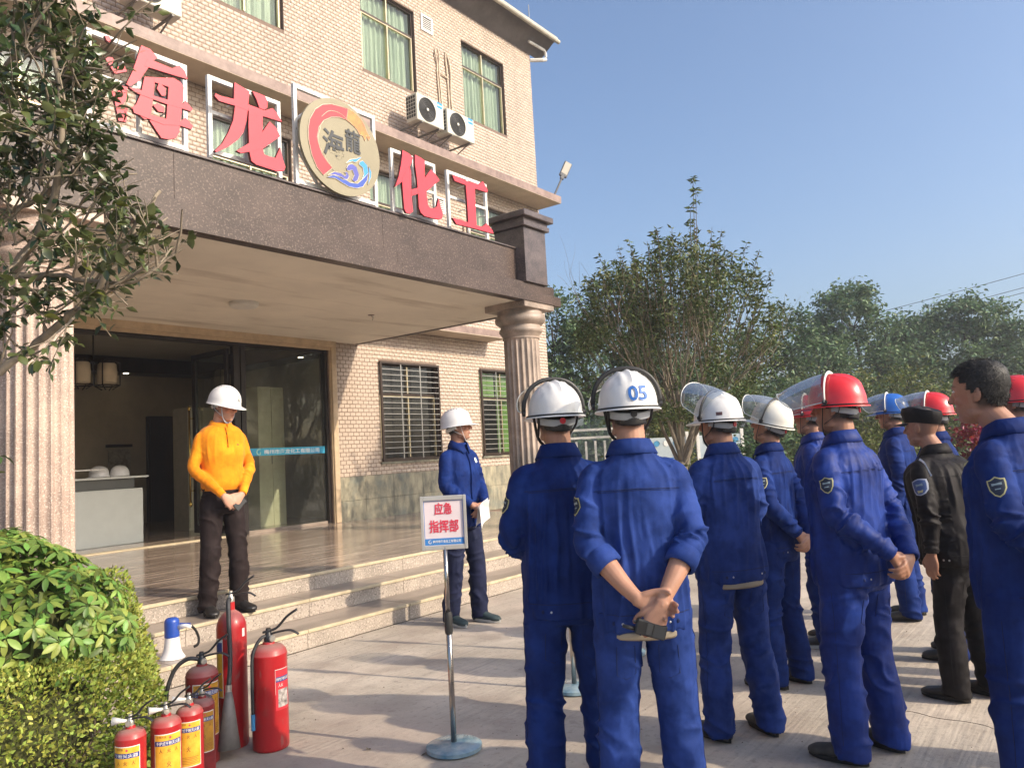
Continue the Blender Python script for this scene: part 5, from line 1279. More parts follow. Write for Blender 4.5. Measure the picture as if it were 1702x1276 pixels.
def person(label, x, y, heading, sc=1.0, z=0.0, jacket=C_blue, trousers=C_blue, sk=S_mid, arms='front', head=(0, 0), hat=None, hair='short',
           shoes=(m_shoe, m_sole), seed=1, patch_side=None, badge=False, belt=False, bulk=1.0, lean=0.0, sleeve='long', stance=(.13, .0), group='people at the safety drill', fit='jacket', voxel=.0078, bvox=.0052, guard=False, legbulk=1.0, headlean=0.0):
    e = empty('person', (x, y, z), -heading, sc, label=label, cat='person', group=group)
    rnd = random.Random(seed)
    B = bulk
    # --- joints -------------------------------------------------------------
    sh = [Vector((-.158*B, -.014, 1.378)), Vector((.158*B, -.014, 1.378))]       # left, right
    S2 = lambda v_: Vector((-v_[0], v_[1], v_[2]))
    if arms == 'back':        # hands clasped behind the back
        el = [Vector((-.212*B, -.085, 1.140)), Vector((.212*B, -.085, 1.140))]; wr = [Vector((-.062, -.205*B, .955)), Vector((.070, -.225*B, .925))]
        hd = [(Vector((.55, -.15, -.55)), Vector((0, 1, 0)), Vector((0, 0, 1))), (Vector((-.75, -.12, -.42)), Vector((0, 1, .1)), Vector((0, 0, 1)))]
        curl = (.35, .6)
    elif arms == 'radio':     # left hand grips the right wrist, right hand holds a radio
        el = [Vector((-.198*B, -.085, 1.140)), Vector((.200*B, -.095, 1.145))]; wr = [Vector((-.045, -.205, .945)), Vector((.052, -.235, .935))]
        hd = [(Vector((.92, -.10, -.36)), Vector((.1, -.9, .0)), Vector((0, 0, 1))), (Vector((-.42, -.04, -.9)), Vector((0, .93, -.1)), Vector((-.9, 0, -.3)))]
        curl = (.55, .75)
    elif arms == 'front':     # hands folded before the belly
        el = [Vector((-.215*B, .02, 1.140)), Vector((.215*B, .02, 1.140))]; wr = [Vector((-.070, .215*B, .985)), Vector((.085, .200*B, .99))]
        hd = [(Vector((.72, .15, -.50)), Vector((.1, -.75, -.5)), Vector((0, .4, .9))), (Vector((-.80, .20, -.40)), Vector((0, -.7, -.6)), Vector((0, .3, .9)))]
        curl = (.5, .45)
    elif arms == 'front_low':  # hands clasped low in front
        el = [Vector((-.225*B, .01, 1.135)), Vector((.225*B, .0, 1.135))]; wr = [Vector((-.085, .175, .925)), Vector((.080, .185, .925))]
        hd = [(Vector((.72, .12, -.62)), Vector((.2, -.9, -.2)), Vector((0, .5, .8))), (Vector((-.62, .10, -.70)), Vector((-.1, -.9, -.1)), Vector((0, .6, .7)))]
        curl = (.6, .5)
    else:                     # hanging, slightly behind
        el = [Vector((-.212*B, -.045, 1.135)), Vector((.212*B, -.045, 1.135))]; wr = [Vector((-.215*B, -.01, .895)), Vector((.215*B, -.01, .895))]
        hd = [(Vector((.05, .12, -1)), Vector((1, 0, 0)), Vector((0, 1, 0))), (Vector((-.05, .12, -1)), Vector((-1, 0, 0)), Vector((0, 1, 0)))]
        curl = (.35, .35)
    if lean:
        def ln(v_): 
            k = max(0, min(1, (v_.z-.95)/.5)); return v_+Vector((0, lean*k*.5*(1 if v_.z > .95 else 0), 0))
    else: ln = lambda v_: v_
    sh = [ln(v_) for v_ in sh]; el = [ln(v_) for v_ in el]
    pivot = ln(Vector((0, -.005, 1.50))); base_piv = Vector((0, -.005, 1.50))
    Mh = Matrix.Translation(pivot+Vector((0, headlean, 0))) @ Matrix.Rotation(-head[0], 4, 'Z') @ Matrix.Rotation(-head[1], 4, 'X') @ Matrix.Translation(-base_piv)
    # --- body: head, neck, chest, arms and hands in one skin -----------------------
    bp = [xform(p, Mh) for p in head_parts()]
    bp.append(limb([ln(Vector((0, -.02, 1.40))), ln(Vector((0, -.018, 1.46))), Mh @ (HC+Vector((0, -.022, -.075))), Mh @ (HC+Vector((0, -.015, -.02)))], [.07, .060, .0555, .055], 18))
    bp.append(loft([(.95, 0, 0, .10, .07), (1.2, 0, ln(Vector((0, 0, 1.2))).y, .12, .08), (1.36, 0, ln(Vector((0, 0, 1.36))).y-.01, .13, .07), (1.43, 0, ln(Vector((0, 0, 1.43))).y-.012, .12, .055), (1.46, 0, pivot.y-.01, .07, .05)], 20, 3))
    rolled = sleeve == 'rolled'
    for i in (0, 1):
        bp += ball_limb([sh[i]*.0+Vector((sh[i].x*.6, sh[i].y, 1.39)), sh[i], (sh[i]+el[i])/2, el[i]], [.03, .032, .030, .026] if not rolled else [.036, .038, .036, .037], 12)
        m1 = el[i].lerp(wr[i], .35); 
        bp += ball_limb([el[i], m1, el[i].lerp(wr[i], .75), wr[i]+hd[i][0].normalized()*.012], [.040, .043, .033, (.0255, .022)] if rolled else [.026, .028, .026, (.0245, .0215)], 14)
        bp += hand_geo(wr[i]+hd[i][0].normalized()*.012, hd[i][0], hd[i][1], hd[i][2], curl[i], 1.0)
    me = remesh(bp, bvox, 2, .45)
    P = coords(me); Mi = Mh.inverted(); Q = P @ np.array(Mi.to_3x3()).T + np.array(Mi.translation); Q -= np.array(HC)
    ish = (Q[:, 2] > -.16) & (np.abs(Q[:, 0]) < .12)
    def attr(name, vals):
        a = me.attributes.new(name, 'FLOAT', 'POINT'); a.data.foreach_set('value', vals.astype(np.float32))
    lip = np.clip(1.5-np.sqrt(((Q[:, 0])/.021)**2+((Q[:, 2]+.061)/.0095)**2)*1.2, 0, 1)*(Q[:, 1] > .06)*ish; attr('lips', lip*.75)
    br = np.clip(1.6-np.sqrt(((np.abs(Q[:, 0])-.029)/.019)**2+((Q[:, 2]-.034-.1*(.03-np.abs(Q[:, 0])))/.0048)**2)*1.2, 0, 1)*(Q[:, 1] > .05)*ish; attr('brow', br*.9)
    nape = np.clip((Q[:, 2]+.075)/.03, 0, 1)*np.clip((.012-Q[:, 1])/.02, 0, 1)*ish*(np.abs(Q[:, 0]) < .077)
    jaw = np.clip((-.045-Q[:, 2])/.02, 0, 1)*(Q[:, 1] > .02)*ish*.12; attr('stubble', np.maximum(nape*(.88 if hair else .3), jaw))
    attr('flush', np.clip(.5-np.abs(Q[:, 2]+.02)*12, 0, .5)*(Q[:, 1] > .03)*ish)
    me.materials.append(sk); me.polygons.foreach_set('use_smooth', np.ones(len(me.polygons), bool)); me.name = 'body'
    body = link('body', me, e)
    bodysurf = None
    # eyes
    for s in (-1, 1):
        b = MB(); v, f = ell(HC+Vector((s*.029, .0795, .013)), (.0125, .0115, .0062), 12, 8); b.add(v, f); v, f = ell(HC+Vector((s*.029, .0875, .0135)), (.0052, .0042, .0052), 10, 6); b.add(v, f, 1); b.xf(Mh); b.build('eye', [m_eyew, m_iris], body, smooth=True)
    # hair ---------------------------------------------------------------------
    if hair:
        full = hair == 'full'; g_ = .007 if full else .0045
        rg = [(-.07, 0, .004, .060, .080), (-.045, 0, .004, .066, .086), (-.02, 0, .0, .071, .092), (.0, 0, -.002, .0735, .095), (.035, 0, -.006, .0765, .099), (.065, 0, -.008, .073, .095), (.09, 0, -.010, .062, .079), (.112, 0, -.011, .038, .050), (.120, 0, -.011, .004, .005)]
        if full: rg = [(q[0]*(1.10 if q[0] > .04 else 1.0), q[1], q[2], q[3]+g_*.7, q[4]+g_*.8) for q in rg]
        v, f = loft(rg, 44, 5, 2.1); v = [Vector(p) for p in v]
        for i in range(len(v)):
            nn = mnoise.noise(Vector((v[i].x*55, v[i].y*55, v[i].z*22+seed)))
            v[i] = v[i]*(1+(.022 if full else .015)*nn)
        keep = []
        for q in f:
            if len(q) > 4: continue
            c = sum((v[i] for i in q), Vector())/len(q)
            ax = abs(c.x)
            front = c.y > .045 and c.z < (.070 if full else .075)
            side = c.y > -.001+.5*max(0, c.z-.0) and c.z < .03 and ax > .04
            face = c.y > .02 and c.z < .045
            low = c.z < -.058+.3*max(0, c.y+.08)
            ear = c.z < .0 and c.y > -.035
            if front or face or low or ear: continue
            keep.append(q)
        b = MB(); b.add([p+HC for p in v], keep); b.xf(Mh); ho = b.build('hair', m_hair, e, smooth=True)
        rg2 = np.random.default_rng(seed); cen = np.array([np.mean([v[i] for i in q], 0) for q in keep]); nh = 7000 if full else 1800
        pk = cen[rg2.integers(0, len(cen), nh)]+rg2.normal(size=(nh, 3))*.0022; nrm = pk/np.linalg.norm(pk, axis=1, keepdims=True)
        dr = nrm*.30+np.array([0, .35 if full else .05, -.55 if not full else -.25])+rg2.normal(size=(nh, 3))*.13; Vh, Fh = leaf_soup(pk-nrm*.001, dr, rg2.uniform(.010, .018, nh)*(1 if full else .55), None, .08, .0, kite=True)
        T4 = np.array(Mh @ Matrix.Translation(HC)); Vh = Vh @ T4[:3, :3].T+T4[:3, 3]; so2 = link('hair_strands', np_mesh(Vh, Fh, m_hair), ho); tag(so2, kind='stuff')
    # jacket ---------------------------------------------------------------------
    jp = []
    W = B
    ty = lambda z_: ln(Vector((0, 0, z_))).y
    if fit == 'jacket':
        hem = .80
        rg = [(hem, 0, -.002, .176*W, .136*W), (hem+.05, 0, -.002, .183*W, .142*W), (.98, 0, ty(.98)*.3, .176*W, .136*W), (1.10, 0, ty(1.10), .172*W, .130*W), (1.22, 0, ty(1.22), .180*W, .132*W), (1.33, 0, ty(1.33)-.006, .183*W, .126*W), (1.395, 0, ty(1.4)-.012, .158*W, .104*W), (1.435, 0, ty(1.44)-.014, .116*W, .082), (1.468, 0, pivot.y-.014, .088, .070), (1.50, 0, pivot.y-.012, .070, .067)]
    else:
        hem = .955
        rg = [(hem, 0, .0, .150*W, .112*W), (1.0, 0, .004, .160*W, .122*W), (1.06, 0, .004, .160*W, .122*W), (1.14, 0, 0, .162*W, .118*W), (1.25, 0, 0, .180*W, .125*W), (1.33, 0, -.004, .186*W, .123*W), (1.40, 0, -.008, .176*W, .110*W), (1.445, 0, -.012, .145*W, .09), (1.475, 0, -.014, .092, .072), (1.495, 0, -.012, .066, .062)]
    jp.append(loft(rg, 34, 4, 2.35))
    fat = .97 if fit == 'jacket' else .78
    chains = [([(0, 0, hem), (0, ty(1.2), 1.2), (0, ty(1.45), 1.45)], 1.1, 9.0, .0120 if fit == 'jacket' else .0035, .15, ([0, .12, .3, .55, .66], [.8, 1.15, 1.0, .85, .25]))]
    cuff = []
    for i in (0, 1):
        inner = Vector((sh[i].x*.45, sh[i].y-.002, 1.408))
        k_end = .42 if rolled else .97
        w_end = el[i].lerp(wr[i], k_end)
        pts = [inner, sh[i], sh[i].lerp(el[i], .5), el[i], el[i].lerp(wr[i], k_end*.5), w_end]
        rad = [.040*fat, (.056*fat, .058*fat), .060*fat, .057*fat, .053*fat, (.053 if rolled else .040)*fat]
        jp += ball_limb(pts, rad, 18, 5)[:2]
        chains.append(([tuple(sh[i]), tuple(el[i]), tuple(w_end)], 13, 4.5, (.0105 if fit == 'jacket' else .0045), .05, ([0, .06, .2, .29, .36, .6], [.35, .6, 1.0, 1.5, 1.2, 1.1])))
        cuff.append((w_end, (w_end-el[i]).normalized(), (.061 if rolled else .039)*fat, rolled))
    me = remesh(jp, voxel, 3, .5); folds(me, chains, seed)
    me.materials.append(jacket); me.polygons.foreach_set('use_smooth', np.ones(len(me.polygons), bool)); me.name = 'jacket'
    jk = link('jacket' if fit == 'jacket' else 'polo_shirt', me, e); js = surf(me)
    for (c, d, r, ro) in cuff:
        b = MB(); ln_ = .055 if ro else .030; P = [c-d*ln_, c-d*ln_*.4, c+d*.012, c+d*.014]
        b.tube(P, [(r*.98, r*.98), (r*1.04, r*1.04), (r*1.02, r*1.0), (r*.8, r*.8)], 20, cap=False)
        bb = b.build('cuff', jacket, jk, smooth=True)
    # collar: a stand and a turned-down leaf
    cy_ = pivot.y-.012
    b = MB(); v = []; f = []; n = 36; rows_ = [(.060, 1.475), (.061, 1.508), (.064, 1.521), (.070, 1.519), (.084, 1.488), (.094, 1.463), (.091, 1.461)]
    for r, zz in rows_:
        for k in range(n+1):
            a = PI/2+.28+(2*PI-.56)*k/n; fr = max(0, math.sin(a)); s_ = 1.0+.10*abs(math.cos(a)); tip = (rows_.index((r, zz)) in (4, 5, 6))*max(0, math.cos((a-PI/2)*1.0))**6
            v.append((r*s_*math.cos(a), cy_+.012+r*1.02*math.sin(a)+.010*fr, zz-.036*fr-.035*tip+.006*max(0, -math.sin(a))))
    for i in range(len(rows_)-1):
        for k in range(n): f.append((i*(n+1)+k, i*(n+1)+k+1, (i+1)*(n+1)+k+1, (i+1)*(n+1)+k))
    b.add(v, f); b.v = [(p[0], p[1], p[2]+(.0 if fit == 'jacket' else -.008)) for p in b.v]; b.build('collar', jacket, jk, smooth=True)
    m_seam = mat('seam_'+jacket.name, tuple(x*.55 for x in jacket.node_tree.nodes['Color Ramp'].color_ramp.elements[0].color[:3]), .9, .1)
    if fit == 'jacket':
        # back yoke seam, hem band seam and side tabs
        P = drape(js, [(t*.163*W, 1.335-.006*abs(t)) for t in np.linspace(-1, 1, 26)], (0, -.3, 0), (1, 0, 0), (0, 0, 1), (0, 1, 0), .0012)
        b = MB(); b.tube(P, .0015, 5); b.build('yoke_seam', m_seam, jk)
        P = drape(js, [(t*.15*W, 1.329-.006*abs(t)) for t in np.linspace(-1, 1, 26)], (0, -.3, 0), (1, 0, 0), (0, 0, 1), (0, 1, 0), .0008)
        b = MB(); b.tube(P, .0010, 4); b.build('yoke_stitching', m_seam, jk)
        P = drape(js, [(t*.17*W, .868) for t in np.linspace(-1, 1, 26)], (0, -.35, 0), (1, 0, 0), (0, 0, 1), (0, 1, 0), .0008, 1)
        b = MB(); b.tube(P, .0018, 5); b.build('hem_seam', m_seam, jk)
        for s in (-1, 1):
            for q, rr in ((.118, .0085), (.088, .005)):
                h = js.ray_cast(Vector((s*q*W, -.5, .838)), Vector((0, 1, 0)), 1)
                if h[0] is not None:
                    b = MB(); v, f = ell(h[0], (rr, .003, rr), 12, 6); b.add(v, f); b.build('snap', m_snap if rr < .006 else m_seam, jk, smooth=True)
        # front placket and pockets
        P = drape(js, [(.0, z_) for z_ in np.linspace(.83, 1.42, 24)], (0, .35, 0), (1, 0, 0), (0, 0, 1), (0, -1, 0), .001, 1)
        b = MB(); b.tube(P, [(.003, .016)]*len(P), 6); b.build('placket', jacket, jk, smooth=True)
        for s in (-1, 1):
            o_ = [(-.055, 0), (-.05, -.045), (0, -.055), (.05, -.045), (.055, 0), (.0, .004)]
            patch(jk, js, (s*.092*W, .35, 1.27), (1, 0, 0), (0, 0, 1), (0, -1, 0), o_, jacket, 'pocket_flap', .004, 3)
    else:
        P = drape(js, [(.0, z_) for z_ in np.linspace(1.29, 1.45, 12)], (0, .35, 0), (1, 0, 0), (0, 0, 1), (0, -1, 0), .001, 1)
        b = MB(); b.tube(P, [(.0025, .014)]*len(P), 6); b.build('placket', jacket, jk, smooth=True)
        for z_ in (1.40, 1.345, 1.30):
            h = js.ray_cast(Vector((0, .5, z_)), Vector((0, -1, 0)), 1)
            if h[0] is not None: b = MB(); v, f = ell(h[0]+Vector((0, .004, 0)), (.006, .002, .006), 10, 6); b.add(v, f); b.build('button', m_rim, jk, smooth=True)
        patch(jk, js, (-.085, .35, 1.31), (1, 0, 0), (0, 0, 1), (0, -1, 0), [(-.012, 0), (0, -.005), (.014, 0), (.002, .007)], m_rim, 'chest_emblem', .002, 2)
    # sleeve badge and breast badge
    if patch_side is not None:
        i = 0 if patch_side == 'left' else 1; s = -1 if i == 0 else 1
        c = sh[i].lerp(el[i], .42); ax = (sh[i]-el[i]).normalized(); D = Vector((-s, .18, 0)).normalized(); 
        if arms == 'back' or arms == 'radio': D = Vector((-s, .35, 0)).normalized()
        X = ax.cross(D).normalized(); O = c-D*.25
        out, inn = (m_patchy, m_patchd) if not guard else (m_patchs, m_patchb)
        shp = SHIELD if not guard else [(p[0]*1.35, p[1]*1.35) for p in SHIELD2]
        patch(jk, js, O, X, ax, D, shp, out, 'sleeve_badge', .0035); patch(jk, js, O, X, ax, D, [(p[0]*.84, p[1]*.86) for p in shp], inn, 'badge_ground', .0045)
        if guard:
            patch(jk, js, O+ax*.012, X, ax, D, [(-.02, -.008), (.02, -.008), (.02, .008), (-.02, .008)], m_patchg, 'badge_print', .006, 2)
            patch(jk, js, O-ax*.028, X, ax, D, [(-.014, -.008), (.014, -.008), (.018, .008), (-.018, .008)], m_patchy, 'badge_print', .006, 2)
        else:
            patch(jk, js, O+ax*.008, X, ax, D, [(-.017, -.0045), (.017, -.0045), (.017, .0045), (-.017, .0045)], m_patchg, 'badge_print', .006, 2)
            patch(jk, js, O-ax*.010, X, ax, D, [(-.010, -.002), (.010, -.002), (.010, .002), (-.010, .002)], m_patchg, 'badge_print', .006, 2)
    if badge:
        for o_, mm, of, nm in (([(-.014, -.012), (.0, -.022), (.016, -.012), (.017, .006), (.008, .022), (-.008, .022), (-.017, .006)], m_patchy if badge == 'yellow' else m_white, .004, 'breast_badge'), ([(-.008, -.006), (.0, -.012), (.009, -.006), (.008, .008), (-.007, .008)], m_greenlogo if badge != 'yellow' else m_patchd, .0055, 'badge_print')):
            patch(jk, js, (-.10*W, .35, 1.345), (1, 0, 0), (0, 0, 1), (0, -1, 0), o_, mm, nm, of, 2)
    if guard:
        b = MB(); c = ln(Vector((-.135*W, .0, 1.462)))
        P = drape(js, [(-.175*W, -.02), (-.172*W, .02), (-.165*W, .05)], (0, 0, 1.75), (1, 0, 0), (0, 1, 0), (0, 0, -1), .004, 1); b.tube(P, [(.010, .002)]*len(P), 6); b.build('shoulder_stripe', m_white, jk)
        for q in (.0, -.03):
            b = MB(); h = js.ray_cast(Vector((-.5, -.05+q, .845)), Vector((1, 0, 0)), 1)
            if h[0] is not None: v, f = ell(h[0], (.003, .006, .006), 10, 6); b.add(v, f); b.build('snap', m_snap, jk, smooth=True)
    # trousers ---------------------------------------------------------------------
    tp = [loft([(.775, 0, -.005, .155*legbulk, .115*legbulk), (.84, 0, -.010, .168*legbulk, .130*legbulk), (.92, 0, -.008, .165*legbulk, .125*legbulk), (1.0, 0, -.002, .150*W, .112*W), (1.04, 0, 0, .145*W, .108*W)], 30, 4, 2.2)]
    fx, fy = stance; tch = [([(0, 0, .80), (0, 0, 1.02)], 5, 6, .009, .14)]
    feet = [Vector((-fx, .0+fy, 0)), Vector((fx, .0-fy, 0))]
    for i, s in ((0, -1), (1, 1)):
        F_ = feet[i]; hip = Vector((s*.092*legbulk, -.008, .86)); kn = Vector(((hip.x+F_.x)/2*1.0+s*.004, F_.y*.5+.012, .47)); an = Vector((F_.x, F_.y-.02, .075)); hb = Vector((F_.x, F_.y-.018, .035))
        L_ = legbulk
        tp += ball_limb([hip, hip.lerp(kn, .45), kn, kn.lerp(an, .5), an, hb], [(.098*L_, .104*L_), (.091*L_, .094*L_), .080*L_, (.079*L_, .082*L_), (.073*L_, .078*L_), (.072*L_, .080*L_)], 20, 5)[:2]
        tch.append(([tuple(hip), tuple(kn), tuple(hb)], 8, 4.5, .0105, .07, ([0, .12, .3, .42, .55, .68, .84], [.35, .6, .7, 1.1, .9, .95, .85])))
    me = remesh(tp, voxel, 3, .5); folds(me, tch, seed+11, 1.0, False)
    me.materials.append(trousers); me.polygons.foreach_set('use_smooth', np.ones(len(me.polygons), bool)); me.name = 'trousers'
    tr = link('trousers', me, e); tsf = surf(me); m_ts = mat('seam_'+trousers.name, tuple(x*.55 for x in trousers.node_tree.nodes['Color Ramp'].color_ramp.elements[0].color[:3]), .9, .1)
    for i, s in ((0, -1), (1, 1)):
        q0 = Vector((s*.5, -.006, 0)); P = []
        for z_ in np.linspace(.10, .78, 30):
            h_ = tsf.ray_cast(Vector((s*.5, -.008, z_)), Vector((-s, 0, 0)), .6)
            if h_[0] is not None: P.append(h_[0]+Vector((s*.0008, 0, 0)))
        if len(P) > 4: b = MB(); b.tube(P, .0015, 4); b.build('side_seam', m_ts, tr)
        P = drape(tsf, [(s*.045, .745), (s*.115, .745), (s*.118, .64), (s*.082, .622), (s*.045, .64), (s*.045, .745)], (0, -.4, 0), (1, 0, 0), (0, 0, 1), (0, 1, 0), .0008, 1)
        P = [Vector(a_).lerp(Vector(b_), t_) for a_, b_ in zip(P[:-1], P[1:]) for t_ in (0, .33, .66)]+[P[-1]]
        b = MB(); b.tube(P, .0016, 4); b.build('hip_pocket_seam', m_ts, tr)
    if belt:
        b = MB(); P = [(.162*W*math.cos(a), -.004+.127*W*math.sin(a), .790) for a in np.linspace(0, 2*PI, 33)[:-1]]; b.tube([Vector(p) for p in P], [(.016, .004)]*32, 6, closed=True)
        b.v = [(p[0]*1.03, p[1]*1.03, p[2]) for p in b.v]; b.build('belt', m_belt, tr, smooth=True)
    # shoes ---------------------------------------------------------------------
    for i, s in ((0, -1), (1, 1)):
        F_ = feet[i]; ang = s*.16
        RM = Matrix.Translation(F_) @ Matrix.Rotation(-ang, 4, 'Z')
        rgs = [(-.085, 0, .045, .026, .032), (-.07, 0, .052, .036, .046), (-.03, 0, .058, .038, .052), (.02, 0, .052, .038, .045), (.07, 0, .042, .044, .032), (.12, 0, .036, .048, .026), (.155, 0, .033, .042, .022), (.182, 0, .028, .022, .012)]
        v, f = loft(rgs, 20, 3, 2.3, axis='y'); b = MB(); b.add(v, f); b.xf(RM); so_ = b.build('shoe', shoes[0], e, smooth=True)
        out_ = []
        for t in np.linspace(0, 2*PI, 29)[:-1]:
            yy_ = .048+.140*math.sin(t); ww = np.interp(yy_, [-.092, -.07, 0, .05, .11, .16, .188], [.022, .038, .040, .042, .051, .044, .02]); out_.append((math.cos(t)*ww*1.02/max(.35, abs(math.cos(t))**.35+.0001)*abs(math.cos(t))**.35, yy_))
        v = [(p[0], p[1], z_) for z_ in (.003, .014, .026) for p in out_]; v = [(p[0]*(1.0 if i_ >= 28 else .96), p[1], p[2]) for i_, p in enumerate(v)]
        f = [tuple(range(27, -1, -1)), tuple(range(56, 84))]+[(j*28+k, j*28+(k+1) % 28, (j+1)*28+(k+1) % 28, (j+1)*28+k) for j in (0, 1) for k in range(28)]
        b = MB(); b.add(v, f); b.xf(RM); b.build('sole', shoes[1], so_, auto=40)
        b = MB()
        for k in range(4):
            y_ = .045+k*.019; z_ = .089-k*.0095; b.tube([(-.016, y_-.004, z_-.006), (0, y_, z_), (.016, y_+.004, z_-.006)], .0022, 5)
        b.xf(RM); b.build('laces', m_rim, so_)
    if hat:
        hat(e, Mh, seed)
    return e, dict(wr=wr, el=el, sh=sh, Mh=Mh, hd=hd, js=js, body=body, jk=jk)

def hat_v(color, visor=None, num=None, sticker=None):
    def fn(e, Mh, seed):
        h, bv = helmet(e, Mh, 'v', color, visor)
        if num:
            v, f = text_geo(num, .080, .022, 0.0); c = Mh @ Matrix.Translation(HC)
            o = [c @ Vector((p[0]-.002+.018, -.30, p[1]+.062)) for p in v]; d = (c.to_3x3() @ Vector((0, 1, 0))).normalized(); out = []
            for p in o:
                hit = bv.ray_cast(p, d, .6); out.append((hit[0]-d*.0035) if hit[0] is not None else p)
            b = MB(); b.add(out, f); b.build('number', m_num, h)
        if sticker:
            c = Mh @ Matrix.Translation(HC); d = (c.to_3x3() @ Vector(sticker)).normalized()
            X = c.to_3x3() @ Vector((0, 0, 1)).cross(Vector(sticker)).normalized(); Z = c.to_3x3() @ Vector((0, 0, 1))
            patch(h, bv, (c @ Vector((0, 0, .045)))-d*.3, X, Z, d, [(-.016, -.009), (.016, -.009), (.016, .009), (-.016, .009)], mat('dark_sticker', (.12, .06, .06), .5, .1), 'sticker', .0012, 2)
        b = MB(); c = Mh @ Matrix.Translation(HC)
        v, f = lathe([(0, 0), (.013, 0), (.013, .008), (0, .009)], 14, cap=False); b.add([c @ Vector((p[0]-.0, -.106-p[2], -.014+p[1])) for p in v], f); b.build('ratchet_knob', m_redb if seed % 3 == 0 else m_rim, h)
    return fn
def hat_w(color=m_hw):
    def fn(e, Mh, seed):
        h, bv = helmet(e, Mh, 'w', color)
        c = Mh @ Matrix.Translation(HC)
        for s in (-1, 1):           # vent slots
            for k in range(5):
                o_ = c @ Vector((s*.045, .045-.024*k, .40)); d = (c.to_3x3() @ Vector((0, 0, -1))).normalized()
                hit = bv.ray_cast(o_, d, .6)
                if hit[0] is not None:
                    b = MB(); v, f = ell((0, 0, 0), (.005, .009, .002), 8, 4); b.add([Vector(p)+hit[0]-d*.001 for p in v], f); b.build('vent_slot', m_rim, h)
        v, f = text_geo('海龙', .016, .02, 0.0); R = 1
        def throw(vs, f, dz, dx=0):
            o = [c @ Vector((-p[0]+dx, .40, p[1]+dz)) for p in vs]; d = (c.to_3x3() @ Vector((0, -1, 0))).normalized(); out = []
            for p in o:
                hit = bv.ray_cast(p, d, .6); out.append((hit[0]-d*.0012) if hit[0] is not None else p)
            b = MB(); b.add(out, f); b.build('helmet_print', m_rim, h)
        throw(v, f, .055)
        b0 = MB(); ring_logo(b0, (0, 0, 0), .014); throw([(p[0], p[2], 0) for p in b0.v], b0.f, .078)
    return fn
def hat_cap(e, Mh, seed):
    b = MB(); n = 36
    c = Matrix.Translation(HC)
    rows_ = [(.030, .0785, .104, -.006), (.058, .085, .114, -.004), (.092, .092, .124, -.006), (.122, .086, .116, -.010), (.130, .060, .085, -.014), (.133, .01, .02, -.014)]
    v = []; f = []
    for z_, rx, ry, cy in rows_:
        for k in range(n):
            a = 2*PI*k/n; v.append((rx*math.cos(a), cy+ry*math.sin(a), z_+(.006*math.sin(a) if math.sin(a) > 0 else .034*math.sin(a))*(1 if z_ > .05 else .6)))
    for i in range(len(rows_)-1):
        for k in range(n): f.append((i*n+k, i*n+(k+1) % n, (i+1)*n+(k+1) % n, (i+1)*n+k))
    f.append(tuple(range((len(rows_)-1)*n, len(rows_)*n)))
    for i in range(len(v)): v[i] = Vector(v[i])*(1+.02*mnoise.noise(Vector(v[i])*30))
    b.add(v, f); b.xf(Mh @ c); h = b.build('cap', C_blk, e, auto=60)
    b = MB(); v = []; f = []
    for j in range(5):
        t = j/4
        for k in range(17):
            a = PI*.16+PI*.68*k/16; v.append((.080*math.cos(a)*(1+.04*t), -.002+(.100+.078*t*math.sin(a)**.5)*math.sin(a), .036-.012*t-.012*(math.cos(a)**2)))
    for j in range(4):
        for k in range(16): f.append((j*17+k, j*17+k+1, (j+1)*17+k+1, (j+1)*17+k))
    o_ = len(v); v += [(p[0], p[1], p[2]-.003) for p in v]; f += [tuple(o_+i for i in reversed(q)) for q in f]
    b.add(v, f); b.xf(Mh @ c); b.build('cap_peak', C_blk, h, smooth=True)

D2R = PI/180
def hdg(x, y, th): return math.atan2(x, y)+th*D2R
vis_blk = lambda tilt, lift=0.12, L=.20, m=m_vis: (tilt, L, m, m_rim, lift)
vis_clr = lambda tilt, lift=0.0, L=.20, m=m_vis2: (tilt, L, m, m_rimc, lift)
Gm = 'men in helmets lined up before the steps'
# placement of the people
e, i_ = person('man in a yellow long sleeved polo and white helmet on the second step, hands clasped', 3.83, 6.13, hdg(3.83, 6.13, 156), 1.09, 2*ZS, C_yel, C_brn, S_light, 'front_low', (-.48, .22), hat_w(), seed=5, fit='polo', shoes=(m_shoe, m_sole), stance=(.12, .02), legbulk=.92, group='two men in white helmets facing the line')
b = MB(); c = i_['wr'][0]+Vector((.03, .012, -.075)); R_ = Matrix.Translation(c) @ Matrix.Rotation(-.9, 4, 'Y') @ Matrix.Rotation(.3, 4, 'X')
b.box((-.032, -.004, -.06), (.032, .004, .06), .003); b.xf(R_); o = b.build('dark_phone', m_rim); o.parent = e; 
e, i_ = person('man in blue work clothes and white helmet standing on the ground, reading from papers', 5.52, 4.87, hdg(5.52, 4.87, 135), 1.11, 0, C_blue, C_navy, S_tan, 'front', (-.62, -.12), hat_w(), seed=8, shoes=(m_trainer, m_tsolew), badge='white', stance=(.11, .06), bulk=.93, legbulk=.92, group='two men in white helmets facing the line')
M2 = e
c = i_['wr'][1]+Vector((-.04, .085, -.05))
